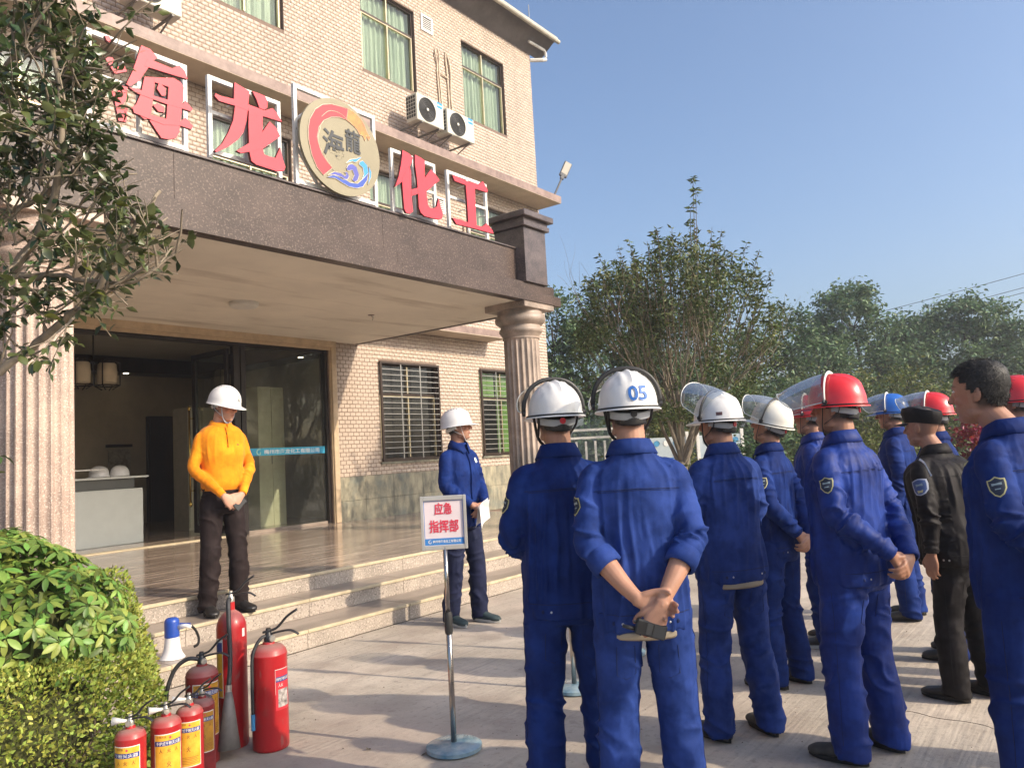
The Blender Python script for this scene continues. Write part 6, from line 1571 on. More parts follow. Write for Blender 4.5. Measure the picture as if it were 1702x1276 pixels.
for k, (rz, ry) in enumerate(((.0, .35), (.14, .5))):
    b = MB(); v = []; f = []
    for i in range(9):
        for j in range(7): v.append(((i/8-.5)*.15, .004*math.sin(i*.8+k)+.012*(i/8-.5)**2*4, (j/6-.5)*.21-.03))
    for i in range(8):
        for j in range(6): f.append((i*7+j, (i+1)*7+j, (i+1)*7+j+1, i*7+j+1))
    b.add(v, f); b.xf(Matrix.Translation(c+Vector((0, .012*k, 0))) @ Matrix.Rotation(ry, 4, 'Y') @ Matrix.Rotation(-.5+rz, 4, 'X') @ Matrix.Rotation(rz, 4, 'Z')); o = b.build('paper_sheets', m_paper, e)

person('man in a white helmet with black rimmed visor, first from the left', 2.90, 1.97, hdg(2.9, 1.97, -10), 1.035, 0, C_blue, C_blue, S_tan, 'front', (-.12, 0), hat_v(m_hw, vis_blk(.10, .05)), seed=3, patch_side='left', bulk=1.02, group=Gm, bvox=.006)
e, i_ = person('man in helmet 05 with rolled sleeves, holding a radio behind his back', 2.83, 1.56, hdg(2.83, 1.56, -6), 1.035, 0, C_blue3, C_blue3, S_mid, 'radio', (-.10, 0), hat_v(m_hw, vis_blk(-.10, .05), num='05'), seed=4, patch_side='left', belt=True, sleeve='rolled', bulk=1.0, group=Gm, voxel=.0075, bvox=.004)
# radio
rc = i_['wr'][1]+Vector((-.050, -.002, -.095)); P2 = e; RS = 1.035
r_ = empty('handheld_radio', (0, 0, 0), label='black handheld radio with a stub antenna in the rolled sleeve man\'s hand', cat='radio')
r_.matrix_world = Matrix.Translation(e.location) @ Matrix.Rotation(e.rotation_euler.z, 4, 'Z') @ Matrix.Scale(RS, 4) @ Matrix.Translation(rc) @ Matrix.Rotation(.30, 4, 'Y') @ Matrix.Rotation(PI, 4, 'Z')
m_rad = mat('radio_black', (.02, .02, .02), .4, .1); m_radg = mat('radio_grille', (.05, .05, .048), .6, .1)
b = MB(); b.box((-.055, -.017, -.027), (.055, .017, .027), .005); b.build('case', m_rad, r_)
b = MB(); b.box((-.05, .0172, -.022), (-.008, .0185, .022)); b.build('speaker_grille', m_radg, r_)
b = MB(); b.box((-.004, .0172, -.02), (.018, .0195, .02), .001); b.build('keypad', m_radg, r_)
b = MB(); b.tube([(.055, 0, -.014), (.075, 0, -.014), (.10, 0, -.014)], [.008, .0075, .006], 10); b.build('antenna', m_rad, r_, smooth=True)
b = MB(); b.tube([(.055, 0, .012), (.066, 0, .012)], .006, 10); b.build('knob', m_rad, r_)

person('man with a white helmet and visor tilted high, faded blue jacket and pale belt', 4.05, 1.68, hdg(4.05, 1.68, -38), 1.01, 0, C_blue3, C_navy and C_blue3, S_tan, 'front', (-.30, 0), hat_v(m_hw, vis_blk(.42, .18, .21), sticker=(.75, .66, 0)), seed=6, belt=True, bulk=1.04, group=Gm, stance=(.14, .03), shoes=(m_shoeg, m_sole))
person('man with a cream white helmet tipped back, hands behind his back, third from the left', 5.00, 1.76, hdg(5.00, 1.76, -62), 1.0, 0, C_blue, C_blue, S_mid, 'back', (-.15, -.28), hat_v(m_hcream, vis_blk(.08, .12, .19, m_vis2)), seed=9, patch_side='left', bulk=.90, group=Gm, legbulk=.95, shoes=(m_shoeg, m_sole), stance=(.11, .03))
e, i_ = person('bespectacled man with a red helmet, half hidden between two helmeted men', 6.10, 1.80, hdg(6.1, 1.8, -78), 1.035, 0, C_blue2, C_blue, S_mid, 'hang', (0, 0), hat_v(m_hr, vis_clr(-.10, .0)), seed=12, patch_side='left', group=Gm, shoes=(m_shoe, m_tsolew))
b = MB()
for s in (-1, 1):
    b.tube([HC+Vector((s*.030+.02*math.cos(k*PI/8), .100-.004*abs(math.cos(k*PI/8)), .008+.014*math.sin(k*PI/8))) for k in range(16)], .0022, 5, closed=True)
    b.tube([HC+Vector((s*.05, .097, .014)), HC+Vector((s*.078, .06, .014)), HC+Vector((s*.080, .0, .010))], .0025, 5)
b.xf(i_['Mh']); b.build('spectacles', m_specs, i_['body'])
person('broad man with a bright red helmet and clear visor, hands behind his shiny blue jacket', 4.09, 1.07, hdg(4.09, 1.07, -60), 1.03, 0, C_blue2, C_blue2, S_tan, 'back', (-.28, -.02), hat_v(m_hr, vis_clr(-.16, -.02, .24)), seed=15, patch_side='left', bulk=1.12, group=Gm, legbulk=1.08, shoes=(m_shoeg, m_sole), stance=(.14, .02), voxel=.0085)
person('man with a blue helmet and clear visor in the far row', 7.22, 1.45, hdg(7.22, 1.45, -80), 1.04, 0, C_blue, C_blue, S_tan, 'hang', (0, 0), hat_v(m_hb, vis_clr(-.08, 0)), seed=17, badge='white', group=Gm, shoes=(m_shoeg, m_sole))
person('man with a red helmet behind the black capped guard', 6.12, .97, hdg(6.12, .97, -80), 1.005, 0, C_blue, C_blue, S_tan, 'hang', (0, 0), hat_v(m_hr, vis_clr(-.02, .05)), seed=19, group=Gm, shoes=(m_shoeg, m_sole))
e, i_ = person('guard in a black cap and black uniform with a shoulder badge, leaning forward', 5.22, .77, hdg(5.22, .77, -60), .96, 0, C_blk, C_blk, S_tan, 'hang', (-.1, .02), hat_cap, hair=None, seed=21, patch_side='left', guard=True, bulk=1.32, group='men without helmets', lean=.16, headlean=.05, shoes=(m_shoe, m_sole), stance=(.12, .04))
G_ = e
e, i_ = person('bareheaded man with short black hair at the right edge, badge on his sleeve', 3.71, .335, hdg(3.71, .335, -66), 1.035, 0, C_blue, C_blue, S_tan, 'back', (-.20, .02), None, hair='full', seed=23, patch_side='left', badge='yellow', headlean=.06, bulk=1.03, group='men without helmets', legbulk=1.04)
person('man with a red helmet behind the bareheaded man at the right edge', 5.70, .43, hdg(5.7, .43, -78), 1.03, 0, C_blue, C_blue, S_mid, 'hang', (0, 0), hat_v(m_hr, None), seed=25, group=Gm)
# red ribbon bag in the guard's right hand
m_ribbon = mat('red_ribbon', (.50, .02, .05), .5, .15, 10)
b = MB(); v = []; f = []
for j in range(9):
    t = j/8
    for k in range(5): v.append(((k/4-.5)*(.05+.03*t), .012*math.sin(k*1.7+t*4), -t*.16))
for j in range(8):
    for k in range(4): f.append((j*5+k, j*5+k+1, (j+1)*5+k+1, (j+1)*5+k))
b.add(v, f); o = b.build('red_armband', m_ribbon, None, smooth=True, loc=(5.10, .62, .90)); tag(o, 'red cloth band with white print hanging from the guard\'s hand', 'armband'); o.rotation_euler = (.1, .25, -1.4)
b = MB(); text_on(b, '安全', .045, (0.0, -.004, -.07), (0, 0, 1), (-1, 0, 0), .02, .0006); b.build('armband_print', m_white, o)

# two helmets left on the counter
for x, y, rz, lab in ((5.62, 12.35, 1.2, 'left one of two white helmets lying on the reception counter'), (5.92, 12.32, 1.5, 'right one of two white helmets lying on the reception counter')):
    t_ = empty('spare_helmet', (x, y, 3*ZS+1.032), rz, 1.05, label=lab, cat='helmet', group='white helmets on the counter')
    helmet(t_, Matrix.Translation(-HC) @ Matrix.Translation(Vector((0, 0, .0))), 'w', m_hw, straps=False)
# neighbours of the line who stand just outside the frame
def clone(o, parent=None):
    c = o.copy(); col.objects.link(c)
    if parent is not None: c.parent = parent
    for ch in o.children: clone(ch, c)
    return c
src = [o for o in scene.objects if o.get('label', '').startswith('broad man')][0]
for x, y, lab in ((3.05, -.30, 'helmeted man just outside the right of the frame, nearest the camera'), (4.45, -.42, 'helmeted man just outside the right of the frame, farther back')):
    c = clone(src); c.location = (x, y, 0); c['label'] = lab
# ------------------------------------------------------------------ vegetation
def leafmat(name, c, c2, rough=.5, sub=.3, island=.28, spec=.4):
    return mat(name, c, rough, .25, 3, c2=c2, island=island, sub=sub, spec=spec, world=True)
L_fg = leafmat('glossy_dark_leaf', (.045, .075, .024), (.085, .118, .038), .30, .12, .45, .6)
L_fgy = leafmat('yellow_green_leaf', (.12, .16, .03), (.17, .20, .04), .4, .35, .3)
L_box = leafmat('boxwood_leaf', (.24, .32, .05), (.42, .47, .10), .45, .25, .40)
L_sch = leafmat('schefflera_leaf', (.12, .22, .04), (.25, .35, .075), .42, .3, .5)
L_osm = leafmat('osmanthus_leaf', (.060, .098, .028), (.125, .155, .045), .45, .25, .5)
L_dk = leafmat('dark_crown_leaf', (.055, .110, .042), (.10, .160, .062), .55, .2, .45)
L_md = leafmat('mid_crown_leaf', (.095, .170, .075), (.165, .245, .105), .55, .25, .4)
L_yg = leafmat('yellowish_crown_leaf', (.12, .155, .045), (.19, .21, .065), .55, .3, .4)
L_red = leafmat('red_leaf', (.16, .008, .02), (.24, .02, .03), .5, .3, .4)
B_lt = mat('pale_bark', (.23, .19, .14), .85, .3, 12, .4, 40, aniso=(1, 1, .3)); B_dk = mat('dark_bark', (.055, .042, .03), .9, .3, 12, .4, 40, aniso=(1, 1, .3))
B_md = mat('brown_twig', (.13, .10, .07), .85, .3, 20)

rng = np.random.default_rng(11)
class Twigs:
    def __init__(s, limit=None): s.mb = MB(); s.tips = []; s.limit = limit
    def grow(s, p, d, L, r, depth, spread=.55, n=3, up=.12, ratio=.72, sides=5, segs=4, rnd=random):
        if s.limit and s.limit(Vector(p)+Vector(d).normalized()*L*.6): return
        P = [Vector(p)]; d = Vector(d).normalized(); q = Vector(p); rr = [r]
        for k in range(segs):
            d = (d+Vector((rnd.gauss(0, .13), rnd.gauss(0, .13), rnd.gauss(0, .10)+up*.5))).normalized()
            q = q+d*L/segs; P.append(q.copy()); rr.append(r*(1-.42*(k+1)/segs))
        s.mb.tube(P, rr, sides, cap=False)
        if depth == 0: s.tips.append((q.copy(), d.copy(), P)); return
        m = n+rnd.choice((-1, 0, 0, 1)) if n > 2 else n
        for k in range(max(2, m)):
            j = rnd.choice(range(max(1, segs//2), segs+1)) if k else segs
            a = Vector((rnd.gauss(0, 1), rnd.gauss(0, 1), rnd.gauss(0, .7))); a = (a-d*a.dot(d)).normalized()
            nd = (d+a*spread*rnd.uniform(.6, 1.3)+Vector((0, 0, up))).normalized()
            s.grow(P[j], nd, L*ratio*rnd.uniform(.8, 1.2), rr[j]*.68, depth-1, spread, n, up, ratio, max(3, sides-1), segs, rnd)

def tree(name, x, y, h, crown, label, leaf, nleaf, lsize, cat='tree', group=None, bark=None, trunk_h=None, r0=.12, cl=60, clr=.55, flat=.7, seed=1, sparse=0., z=0, leaf2=None):
    """crown: list of ellipsoids (dx, dy, z, rx, ry, rz)"""
    R = random.Random(seed); rg = np.random.default_rng(seed)
    e = empty(name, (x, y, z), label=label, cat=cat, group=group)
    th = trunk_h or h*.35; b = MB(); lean = Vector((R.uniform(-.2, .2), R.uniform(-.2, .2), 0))
    P = [Vector((0, 0, -.1)), Vector((0, 0, th*.5))+lean*.4, Vector((0, 0, th))+lean]; b.tube(P, [r0*1.25, r0, r0*.8], 9)
    cc = []
    vol = np.array([c[3]*c[4]*c[5] for c in crown]); vol = vol/vol.sum()
    for _ in range(cl):
        c = crown[rg.choice(len(crown), p=vol)]; u = unit(rg.normal(size=3)); rr = rg.uniform(.25, 1)**.45
        cc.append(np.array([c[0]+u[0]*rr*c[3], c[1]+u[1]*rr*c[4], c[2]+u[2]*rr*c[5]]))
    top = P[-1]
    for c in crown:
        q = Vector((c[0], c[1], c[2]-c[5]*.4)); b.tube(crom([top, top.lerp(q, .5)+Vector((R.gauss(0, .1), R.gauss(0, .1), .1)), q], 4), list(np.linspace(r0*.6, r0*.25, 9)), 6, cap=False)
        near_ = [k for k in cc if np.linalg.norm((k-np.array(c[:3]))/np.array(c[3:])) < 1.1]
        for k in near_[::2]:
            k = Vector(k); m_ = q.lerp(k, .5)+Vector((R.gauss(0, .12), R.gauss(0, .12), R.gauss(0, .1))); b.tube(crom([q, m_, k], 3), list(np.linspace(r0*.22, r0*.05, 7)), 4, cap=False)
    b.build('trunk', bark or B_dk, e, smooth=True)
    cc = np.array(cc); k = rg.integers(0, len(cc), nleaf); sz = clr*rg.uniform(.6, 1.3, len(cc))
    off = rg.normal(size=(nleaf, 3))*np.array([1, 1, flat])*.48
    C = cc[k]+off*sz[k][:, None]
    C = C[C[:, 2] > .15]; n = len(C)
    D = unit(rg.normal(size=(n, 3))*np.array([1, 1, .6])+np.array([0, 0, -.25])); S = lsize*rg.uniform(.6, 1.35, n)
    N = rg.normal(size=(n, 3))*.8+np.array([0, 0, 1.])
    V, F = leaf_soup(C, D, S, N, .5, .15, kite=True)
    if leaf2:
        mi = (rg.random(len(cc)) < .4)[k[:n] if len(k) == n else k[:n]]
        me = np_mesh(V, F, [leaf, leaf2]); me.polygons.foreach_set('material_index', np.repeat(mi.astype(np.int32), 2))
    else: me = np_mesh(V, F, leaf)
    o = link('crown', me, e); tag(o, kind='stuff')
    return e
TG = 'trees standing beyond the yard'
tree('dense_tree', 21.4, 14.5, 7.6, [(0, 0, 5.6, 1.3, 1.3, 1.9), (-.4, .6, 3.4, 1.5, 1.5, 1.6), (1.0, -.7, 4.2, 1.3, 1.3, 1.7)], 'tall grey green tree directly right of the building corner', L_md, 9000, .17, group=TG, cl=70, clr=.6, seed=31, leaf2=L_dk)
tree('dense_tree', 24.0, 13.4, 7.7, [(0, 0, 5.6, 1.5, 1.5, 1.9), (.6, -.9, 3.6, 1.8, 1.8, 1.7)], 'dark tree second from the building corner, behind the numbered helmet', L_dk, 9000, .18, group=TG, cl=70, clr=.6, seed=32, leaf2=L_md)
tree('dense_tree', 27.0, 12.4, 7.6, [(0, 0, 5.2, 1.9, 1.9, 2.0), (0, 0, 3.0, 2.2, 2.2, 1.6)], 'dark tree standing right behind the crown of the twiggy tree', L_dk, 9000, .19, group=TG, cl=70, clr=.65, seed=33)
tree('broad_tree', 29.6, 10.0, 6.8, [(0, 0, 4.9, 1.7, 1.7, 1.7), (1.2, -1.2, 4.2, 1.7, 1.7, 1.5), (.3, -.3, 2.6, 2.4, 2.4, 1.5)], 'broad dark green tree just right of the twiggy tree', L_dk, 11000, .18, group=TG, cl=80, clr=.65, seed=34, leaf2=L_md)
tree('tall_tree', 35.8, 8.4, 8.0, [(0, 0, 6.6, 1.5, 1.5, 1.2), (-.8, 1.0, 5.2, 1.3, 1.3, 1.2), (.9, -1.2, 5.4, 1.4, 1.4, 1.3), (0, 0, 3.8, 1.8, 1.8, 1.2)], 'tall thin branched tree with bare trunks showing, above the bright red helmet', L_md, 14000, .19, group=TG, cl=64, clr=.75, seed=35, r0=.15, trunk_h=2.5, bark=B_dk)
tree('tall_tree', 39.4, 7.1, 7.0, [(0, 0, 5.6, 1.4, 1.4, 1.2), (0, 0, 4.0, 1.9, 1.9, 1.3)], 'smaller tree filling the dip between the two tall trees', L_md, 12000, .2, group=TG, cl=60, clr=.8, seed=36, trunk_h=2.2)
tree('umbrella_tree', 40.7, 4.9, 7.7, [(0, 0, 6.6, 1.9, 1.9, .9), (-1.2, 1.5, 5.6, 1.5, 1.5, .8), (1.0, -1.7, 5.5, 1.6, 1.6, .8), (.2, -.3, 4.4, 2.4, 2.4, .8), (0, 0, 3.2, 2.0, 2.0, .9)], 'wide layered tree with open branches above the black capped guard', L_md, 16000, .2, group=TG, cl=80, clr=.72, flat=.6, seed=37, trunk_h=2.4, bark=B_dk)
tree('small_tree', 42.8, 2.0, 5.4, [(0, 0, 4.2, 1.7, 1.7, 1.1), (0, -1.4, 3.2, 1.8, 1.8, 1.2)], 'yellowish tree at the right edge above the bareheaded man', L_yg, 9000, .2, group=TG, cl=56, clr=.7, seed=38, leaf2=L_md)
for i, (x, y, h, rx, lf, l2, lab, nl) in enumerate((
    (17.9, 9.4, 3.5, 1.1, L_yg, L_osm, 'yellow green bush between the two nearest helmets', 4500), (19.6, 6.9, 3.5, 1.2, L_dk, L_md, 'dark bush behind the tilted visor', 5000),
    (22.4, 6.6, 3.7, 1.3, L_yg, L_md, 'bright olive bush left of the bright red helmet', 5000), (22.2, 5.3, 3.4, 1.2, L_yg, L_yg, 'yellowish bush directly behind the bright red helmet', 5000),
    (21.9, 4.0, 3.1, 1.3, L_yg, L_osm, 'wide olive bush behind the blue helmet', 5500), (23.6, 3.1, 2.9, 1.4, L_osm, L_yg, 'straggly brown green bush behind the black cap', 5500),
    (23.4, 1.7, 2.8, 1.4, L_yg, L_osm, 'straggly bush behind the face of the bareheaded man', 5500), (26.4, .6, 3.2, 1.6, L_osm, L_md, 'dull green bush at the right edge', 5000))):
    tree('bush', x, y, h, [(0, 0, h*.62, rx, rx, h*.36), (.3, -.3, h*.35, rx*1.1, rx*1.1, h*.3)], lab, lf, nl, .11, 'bush', 'bushes beyond the yard', B_md, .4, .05, 46, .42, .9, 50+i, leaf2=l2)
for i, (x, y, h, rx, lf, lab) in enumerate(((13.4, 3.75, 1.75, .55, L_osm, 'low leafy shrub between the red helmets'), (11.9, 4.5, 1.55, .5, L_dk, 'low dark shrub behind the cream helmet'), (15.2, 3.2, 1.8, .6, L_yg, 'low olive shrub left of the blue helmet'), (13.9, 1.75, 1.62, .38, L_red, 'red leaved shrub between the guard and the bareheaded man'), (12.8, 2.0, 1.35, .5, L_osm, 'low twiggy shrub under the red leaved one'), (12.6, 5.5, 1.3, .7, L_yg, 'bright green low hedge at the foot of the twiggy tree'))):
    tree('shrub', x, y, h, [(0, 0, h*.6, rx, rx, h*.40)], lab, lf, 2600, .075, 'shrub', 'low shrubs behind the line of men', B_md, .3, .03, 40, .2, .9, 70+i)
# distant woods that close the horizon
rg = np.random.default_rng(5); n = 26000
th = rg.uniform(-.35, 1.05, n); rr = rg.uniform(62, 76, n); zz = rg.uniform(0, 1, n)**.8*(3.6+1.1*np.sin(th*23)+.8*np.sin(th*51+1)); ang = th+.4
C = np.stack([np.sin(PI/2-.55+ang-.4)*rr, np.cos(PI/2-.55+ang-.4)*rr, zz], 1)
V, F = leaf_soup(C, rg.normal(size=(n, 3)), rg.uniform(.35, .8, n), None, .6, .1, kite=True)
o = link('distant_woods', np_mesh(V, F, [L_dk]), None); tag(o, 'low dark line of woods far beyond the yard', 'woods', kind='stuff')
# ground cover under the bushes
rg = np.random.default_rng(6); n = 9000
C = np.stack([rg.uniform(11.2, 30, n), rg.uniform(-2, 14, n), rg.uniform(0, .12, n)], 1); C = C[(C[:, 0] > 22.5) | (C[:, 1] > 10.9) | (C[:, 0] > 26)]
V, F = leaf_soup(C, rg.normal(size=(len(C), 3))*.5+[0, 0, 1], rg.uniform(.1, .3, len(C)), None, .2, .1, kite=True)
o = link('rough_grass', np_mesh(V, F, [L_yg]), None); tag(o, 'rough grass around the bushes beyond the concrete', 'grass', kind='stuff')

# ---- the twiggy tree in the middle distance ---------------------------------------
R = random.Random(4); e = empty('twiggy_tree', (12.15, 5.72, 0), label='round crowned twiggy tree with fanning stems in the middle of the picture', cat='tree')
tw = Twigs(); tw.mb.tube([(0, 0, -.05), (.02, 0, .6), (0, .02, 1.25)], [.10, .085, .075], 9)
for k in range(11):
    a = 2*PI*k/11+R.uniform(-.2, .2); t = R.uniform(.18, .62)
    tw.grow((0, .02, R.uniform(.95, 1.3)), (math.cos(a)*t, math.sin(a)*t, 1), R.uniform(1.25, 1.6), .036, 3, .42, 3, .16, .70, 6, 4, R)
o = tw.mb.build('trunk', B_lt, e, smooth=True)
tips = tw.tips; rg = np.random.default_rng(9); Cs = []; Ds = []; Ss = []
def crown_ok(q):
    return ((q.x)/1.85)**2+((q.y)/1.85)**2+((q.z-3.25)/1.75)**2 < 1.05
use = [t for t in tips if crown_ok(t[0])]
for q, d, P in use:
    for k in range(24):
        p = P[rg.integers(1, len(P))].lerp(q, rg.random()); p = Vector(p)+Vector(rg.normal(size=3)*.10)
        if p.z < 1.75: continue
        Cs.append(p); dd = d*.6+Vector(rg.normal(size=3))*.8+Vector((0, 0, -.25)); Ds.append(dd); Ss.append(rg.uniform(.055, .105))
n2 = 24000   # loose leaves spread through the shell of the crown
u = unit(rg.normal(size=(n2, 3))); rr = rg.uniform(.5, 1, n2)**.4; C2 = np.stack([u[:, 0]*rr*1.72, u[:, 1]*rr*1.72, 3.25+u[:, 2]*rr*1.62], 1)
nz_ = np.array([mnoise.noise(Vector(c*1.3)) for c in C2]); C2 = C2[nz_ > .07]; C2 = (C2-[0, 0, 3.25])*(1+.22*np.array([mnoise.noise(Vector(unit(c-np.array([0, 0, 3.25]))*2.4)) for c in C2]))[:, None]+[0, 0, 3.25]; C2 = C2[C2[:, 2] > 1.9]

for k in range(90):
    u_ = unit(rg.normal(size=3)*[1, 1, .6]+[0, 0, .55]); st_ = np.array([u_[0]*1.45, u_[1]*1.45, 3.25+u_[2]*1.35]); ln_ = rg.uniform(.25, .75); dd_ = unit(u_*[.5, .5, .4]+[0, 0, .9])
    for t_ in np.arange(.1, ln_, .085):
        pq = st_+dd_*t_
        for j_ in range(4): C2 = np.vstack([C2, pq]) if False else C2; Cs.append(Vector(pq)); Ds.append(Vector(rg.normal(size=3)*[1, 1, .5])); Ss.append(rg.uniform(.07, .12))
    SH = globals().setdefault('SH_', []); SH.append((st_-dd_*.5, st_+dd_*ln_))
C = np.concatenate([np.array([tuple(c) for c in Cs]), C2]); D = np.concatenate([np.array([tuple(c) for c in Ds]), rg.normal(size=(len(C2), 3))+[0, 0, -.2]]); S = np.concatenate([np.array(Ss), rg.uniform(.06, .115, len(C2))])
# the shoots that stand out of the crown, with whorls of drooping leaves
sh_mb = MB()
for a_, b_ in SH_: sh_mb.tube([tuple(a_), tuple((a_+b_)/2), tuple(b_)], [.009, .007, .003], 4, cap=False)
for (dx, dy, z0, z1) in ((-.05, -.55, 4.3, 6.0), (-.06, -.52, 4.5, 5.5), (.35, .35, 4.3, 5.35), (.1, .1, 4.4, 4.9), (.3, 1.15, 3.9, 4.95), (0, .95, 3.9, 4.6), (.2, 1.3, 3.6, 4.4), (-.2, -.9, 4.2, 4.75), (.1, -1.3, 3.8, 4.3), (0, -1.55, 3.4, 4.0), (.1, .6, 4.2, 4.8), (.1, .3, 4.4, 5.15), (.2, -.3, 4.4, 5.1), (0, 1.5, 3.6, 4.55), (0, -1.15, 4.0, 4.6), (-.1, -1.75, 3.1, 3.6)):
    for tt in range(2):
        x_ = dx+R.uniform(-.08, .08); y_ = dy+R.uniform(-.08, .08); zt = z1-tt*.25
        sh_mb.tube([(x_*.8, y_*.8, z0-.5), (x_, y_, zt)], [.009, .004], 4, cap=False)
        lev = [zt, zt-.06, zt-.2, zt-.34][:3 if z1 > 5.2 else 4]
        for j, zl in enumerate(lev):
            for k in range(6):
                a = k*PI/3+j; C = np.vstack([C, [x_, y_, zl]]); D = np.vstack([D, [math.cos(a), math.sin(a), R.uniform(-.5, .3)]]); S = np.append(S, R.uniform(.09, .14))
sh_mb.build('shoots', B_md, e)
V, F = leaf_soup(C, D, S, None, .36, .15, kite=True); o = link('crown', np_mesh(V, F, L_osm), e); tag(o, kind='stuff')

# ---- foreground branches -----------------------------------------------------------
R = random.Random(21); e = empty('overhanging_tree', (.62, 4.15, 0), label='tree at the left whose pale branches and glossy dark leaves hang before the sign', cat='tree')
O_ = Vector((.62, 4.15, 0))
def beyond(p):      # outline of this crown on the side of the porch
    q = p+O_; u_ = .609*q.x-.791*q.y; return u_ > np.interp(q.z, [1.9, 2.12, 2.25, 2.42, 2.5, 2.7, 2.95, 3.3], [-1.58, -1.40, -1.18, -1.16, -1.31, -1.39, -1.42, -1.33])
tw = Twigs(beyond)
tw.mb.tube([(0, 0, 0), (.02, -.1, 1.0), (.1, -.3, 1.75)], [.075, .06, .05], 10)
MAIN = [([(.72, 3.85, 1.75), (0.93, 3.55, 1.79), (1.16, 3.36, 1.97), (1.25, 3.24, 2.07), (1.28, 3.06, 2.14), (1.29, 2.9, 2.18), (1.33, 2.79, 2.3), (1.42, 2.75, 2.49), (1.5, 2.79, 2.61)], .021, .007),
        ([(.80, 3.62, 2.05), (1.04, 3.34, 2.29), (1.2, 3.26, 2.32), (1.29, 3.14, 2.32), (1.34, 2.96, 2.27), (1.4, 2.74, 2.25), (1.50, 2.63, 2.36)], .014, .004),
        ([(.80, 3.62, 2.3), (1.0, 3.34, 2.67), (1.14, 3.3, 2.58), (1.23, 3.19, 2.62), (1.27, 2.99, 2.68), (1.28, 2.92, 2.76)], .016, .005),
        ([(.72, 3.85, 1.75), (.99, 3.44, 1.96), (1.13, 3.37, 2.24), (1.19, 3.27, 2.37), (1.21, 3.1, 2.48), (1.2, 2.94, 2.62), (1.2, 2.89, 2.83), (1.2, 2.96, 3.09), (1.19, 3.08, 3.46)], .024, .007),
        ([(.75, 3.7, 2.4), (.93, 3.38, 2.9), (1.08, 3.25, 3.04), (1.14, 3.12, 3.17), (1.17, 3.0, 3.26), (1.18, 2.92, 3.4)], .014, .005),
        ([(.72, 3.85, 1.75), (.80, 3.62, 2.3), (.75, 3.7, 2.4), (.8, 3.8, 3.2)], .04, .02)]
LC = []; LD = []
def twig_leaves(P, d, rnd, k, s0=.03):
    for j in range(k):
        t = rnd.uniform(.25, 1); i = min(int(t*(len(P)-1)), len(P)-2); p = P[i].lerp(P[i+1], t*(len(P)-1)-i)
        a = Vector((rnd.gauss(0, 1), rnd.gauss(0, 1), rnd.gauss(-.15, .8))).normalized(); 
        if O_ in (None,) or beyond(p-Vector((0, 0, 0))): continue
        LC.append(p); LD.append((d*.55+a*.85+Vector((0, 0, -.18))).normalized())
for pts, ra, rb in MAIN:
    P = [Vector(p)-O_ for p in pts]; Q = crom(P, 5); Q = [Vector(q)+Vector((R.gauss(0, .004), R.gauss(0, .004), R.gauss(0, .005))) for q in Q]
    tw.mb.tube(Q, list(np.linspace(ra, rb, len(Q))), 8, cap=False)
    if ra > .03: continue
    for i in range(5, len(Q), 1):
        if R.random() < .70:
            d = (Q[min(i+1, len(Q)-1)]-Q[i-1]).normalized(); a = Vector((R.gauss(0, 1), R.gauss(0, 1), R.gauss(.1, .8))).normalized()
            tw.grow(Q[i], (d*.5+a*.9), R.uniform(.12, .27), .0055, 1, .7, 3, .05, .75, 5, 4, R)
# free clusters of twigs that fill the crown
for c, rad, m in (((1.17, 3.03, 3.19), .26, 15), ((1.3, 2.89, 3.05), .24, 15), ((1.26, 3.28, 2.97), .26, 13), ((1.33, 2.87, 2.8), .20, 12), ((1.22, 3.14, 2.66), .22, 13), ((1.35, 2.76, 2.56), .17, 9), ((1.40, 2.68, 2.36), .12, 6), ((1.20, 3.2, 2.40), .16, 6), ((1.42, 2.82, 3.30), .22, 11), ((1.28, 2.87, 2.2), .10, 2), ((1.15, 3.25, 3.4), .25, 10)):
    for k in range(m):
        p = Vector(c)-O_+Vector((R.gauss(0, rad*.5), R.gauss(0, rad*.5), R.gauss(0, rad*.5))); src = Vector((-.1+.5, -.75, p.z-.35))
        d = (p-src).normalized(); q0 = p-d*R.uniform(.15, .3)
        tw.grow(q0, d+Vector((R.gauss(0, .5), R.gauss(0, .5), R.gauss(0, .5))), R.uniform(.16, .26), .005, 1, .8, 3, .04, .75, 5, 4, R)
tw.mb.build('branches', B_lt, e, smooth=True)
for q, d, P in tw.tips: twig_leaves(P, d, R, R.randint(3, 5)+(3 if q.z > .95 and q.x < .75 else 0))
C = np.array([tuple(c) for c in LC]); D = np.array([tuple(c) for c in LD]); S = np.array([R.uniform(.034, .060) for _ in LC]); print('foreground leaves', len(C))
def big_leaf(m_, curl, w_):
    """one leaf, 1 unit long along +x"""
    b = MB(); v = []; f = []
    st = [(0, .0), (.10, .09), (.25, .21), (.45, .27), (.65, .235), (.82, .14), (.93, .06), (1, .0)]
    for i, (t, hw) in enumerate(st):
        z = -curl*t*t; v += [(t, -hw*w_, z+hw*.32), (t, 0, z), (t, hw*w_, z+hw*.32)]
    for i in range(len(st)-1):
        f += [(3*i, 3*i+3, 3*i+4, 3*i+1), (3*i+1, 3*i+4, 3*i+5, 3*i+2)]
    b.add(v, f); b.tube([(-.14, 0, .0), (0, 0, 0)], [.014, .014], 4, cap=False); return mesh(b.v, b.f, m_, True)
leaves_ = [big_leaf(L_fg, .12, 1.0), big_leaf(L_fg, .28, .85), big_leaf(L_fg, -.05, 1.1), big_leaf(L_fgy, .2, .95)]
def orient(d, n): 
    d = Vector(d).normalized(); n = Vector(n); n = (n-d*n.dot(d)).normalized(); return Matrix((d, n.cross(d), n)).transposed()
cam_p = Vector((0, 0, 1.55))-O_
order = sorted(range(len(C)), key=lambda i: (Vector(C[i])-cam_p).length-S[i]*8)
